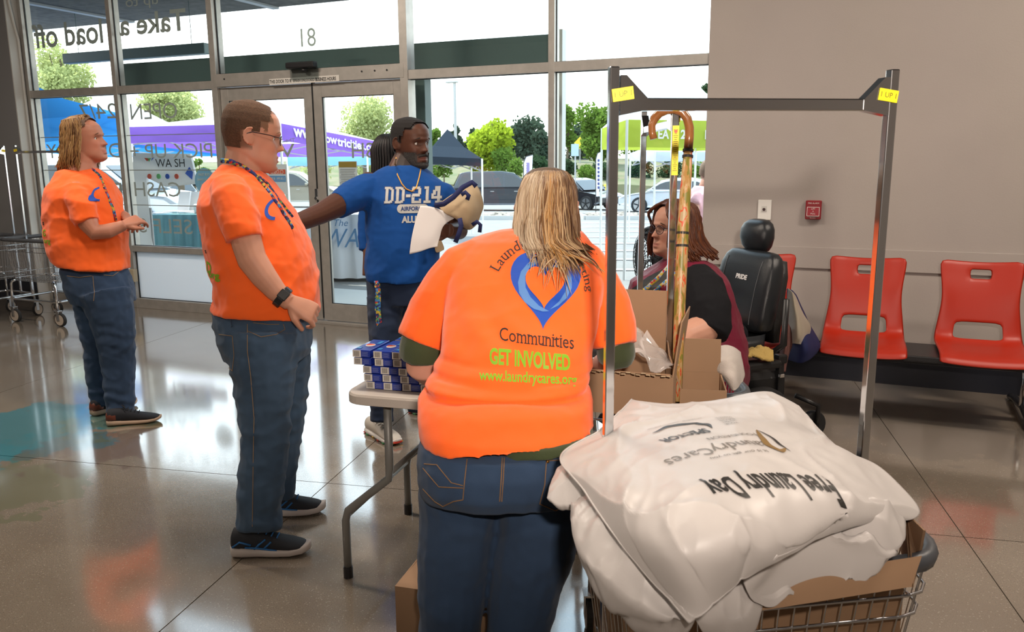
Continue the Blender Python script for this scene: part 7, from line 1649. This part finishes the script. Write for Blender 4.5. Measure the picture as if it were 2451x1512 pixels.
# ---------------------------------------------------------------- fan
fc = atd(1556, 620, 4.85); fn = (V((-.55, -.45, 0))).normalized(); fu = up_.cross(fn).normalized(); FR = .185
t = thing('floor_fan', 'black caged pedestal fan behind the seated woman', 'fan', (fc.x, fc.y, 0)); Qf = lambda a, r, z: fc+(fu*math.cos(a)+up_*math.sin(a))*r+fn*z
mb = MB(); mb.tube([Qf(2*PI*i/40, FR, 0) for i in range(40)], .012, 8, closed=True); part('rim', mb, M_black, t, True)
mb = MB()
for z, s_ in ((.065, 1), (-.07, -1)):
    for k in range(1, 8): mb.tube([Qf(2*PI*i/36, FR*k/8, z*math.sqrt(1-(k/8)**2*.9)) for i in range(36)], .0018, 4, closed=True)
    for i in range(28): mb.tube([Qf(2*PI*i/28, FR*k/6, z*math.sqrt(max(0, 1-(k/6)**2))) for k in range(1, 7)], .0018, 4)
part('cage', mb, M_black, t)['kind'] = 'stuff'
part('hub', MB().cyl(Qf(0, 0, .06), Qf(0, 0, .075), .045), M_black, t); part('motor', MB().cyl(Qf(0, 0, -.03), Qf(0, 0, -.17), .06, .05), M_black, t, bevel=.01)
for i in range(4):
    a0 = i*PI/2; rows = [[Qf(a0+da*(.5+.5*r/.19)+r*1.2, r, -.02+.04*(da-.3)) for da in (0, .2, .4, .6)] for r in (.04, .08, .12, .16, .19)]; o = part('blade', surf_mb(rows), mat('fan_blade', (.05, .05, .055), .4), t, True, fix=False); solidify(o, .003)
part('pole', MB().cyl(V((fc.x, fc.y, .03))-fn*.12, fc-fn*.12-up_*.02, .018), M_black, t, True); part('base', MB().tube([V((fc.x, fc.y, 0))-fn*.12, V((fc.x, fc.y, .02))-fn*.12, V((fc.x, fc.y, .05))-fn*.12], [.21, .20, .05], 32), M_black, t)
# ---------------------------------------------------------------- people outside at the right edge of the window
def outsider(px, D_, top, shirt, hair, label, sc=1.0, seated=False, arm=True, longh=False, th_=-10):
    F = Fig(D_); g = F.P(px, 500); gz_ = gz(g.y); root = thing('person', label, 'person', (g.x, g.y, gz_)); k = FPX/D_
    H = Head(F.P(px+8, top+.118*k), th_, -22, 0, sc); mb = MB(); H.add(mb)
    y = lambda m: top+m*k
    F.limb([(px+2, y(.17), 0, .05*k), (px-6, y(.28), 0, .055*k)], mb); F.torso([(y(.32), px-.16*k, px+.10*k, .10, 0), (y(.55), px-.2*k, px+.06*k, .12, 0), (y(.85), px-.19*k, px+.05*k, .12, 0)], mb)
    F.limb([(px-.10*k, y(.36), -.17, .045*k), (px-.12*k, y(.60), -.2, .042*k), (px+.02*k, y(.74), -.15, .034*k), (px+.16*k, y(.80), -.05, .026*k)], mb)
    for o in (-.09, .09): F.limb([(px-.08*k, y(.88), o, .08*k), (px-.08*k, y(1.3), o, .055*k), (px-.08*k, y(1.58), o, .035*k)], mb)
    remesh('body', mb, M_skin_f('skin_outside'), .012, root, 2, paint=skin_paint(H, (.50, .27, .2), (.4, .16, .13)))
    hl = head_local(); hairshell('hair', H, hl, lambda p: (p.z > .05) or (p.z > -.06 and p.x < .0), lambda p: .014, mat('hair_outside', hair, .7), root)
    if longh:
        mb = MB(); F.limb([(px-2, y(.10), 0, .085*k), (px-4, y(.25), -.02, .08*k), (px-6, y(.42), -.02, .045*k)], mb); remesh('long_hair', mb, mat('hair_outside_long', hair, .6), .012, root, 2)
    mb = MB(); F.torso([(y(.26), px-.12*k, px+.06*k, .09, 0), (y(.34), px-.18*k, px+.09*k, .17, 0), (y(.5), px-.22*k, px+.10*k, .18, 0), (y(.75), px-.22*k, px+.08*k, .18, 0), (y(.92), px-.22*k, px+.07*k, .17, 0)], mb); F.limb([(px-.10*k, y(.34), -.15, .06*k), (px-.115*k, y(.46), -.2, .06*k)], mb); remesh('top', mb, shirt, .014, root, 4, wrinkle=folds(6, .014))
    mb = MB(); F.torso([(y(.86), px-.20*k, px+.06*k, .17, 0), (y(.98), px-.2*k, px+.06*k, .17, 0)], mb)
    for o in (-.09, .09): F.limb([(px-.08*k, y(.95), o, .1*k), (px-.08*k, y(1.3), o, .08*k), (px-.08*k, y(1.60), o, .06*k)], mb)
    remesh('trousers', mb, M_jean, .016, root, 3)
    for o in (-.09, .09): a = F.P(px-.08*k, 500, o); a.z = gz_; shoe(root, a-rt0*.08, a+rt0*.18, M_black, M_wso, .26, .1)
outsider(1690, 8.6, 386, cloth('pink_top', (.75, .42, .45), .2), (.20, .13, .09), 'woman in a pink top with short brown hair outside at the right window edge')
outsider(1712, 9.4, 418, cloth('cream_top', (.72, .62, .52), .2), (.10, .05, .03), 'long haired person in a cream top behind the pink shirted woman outside', longh=True, th_=200)
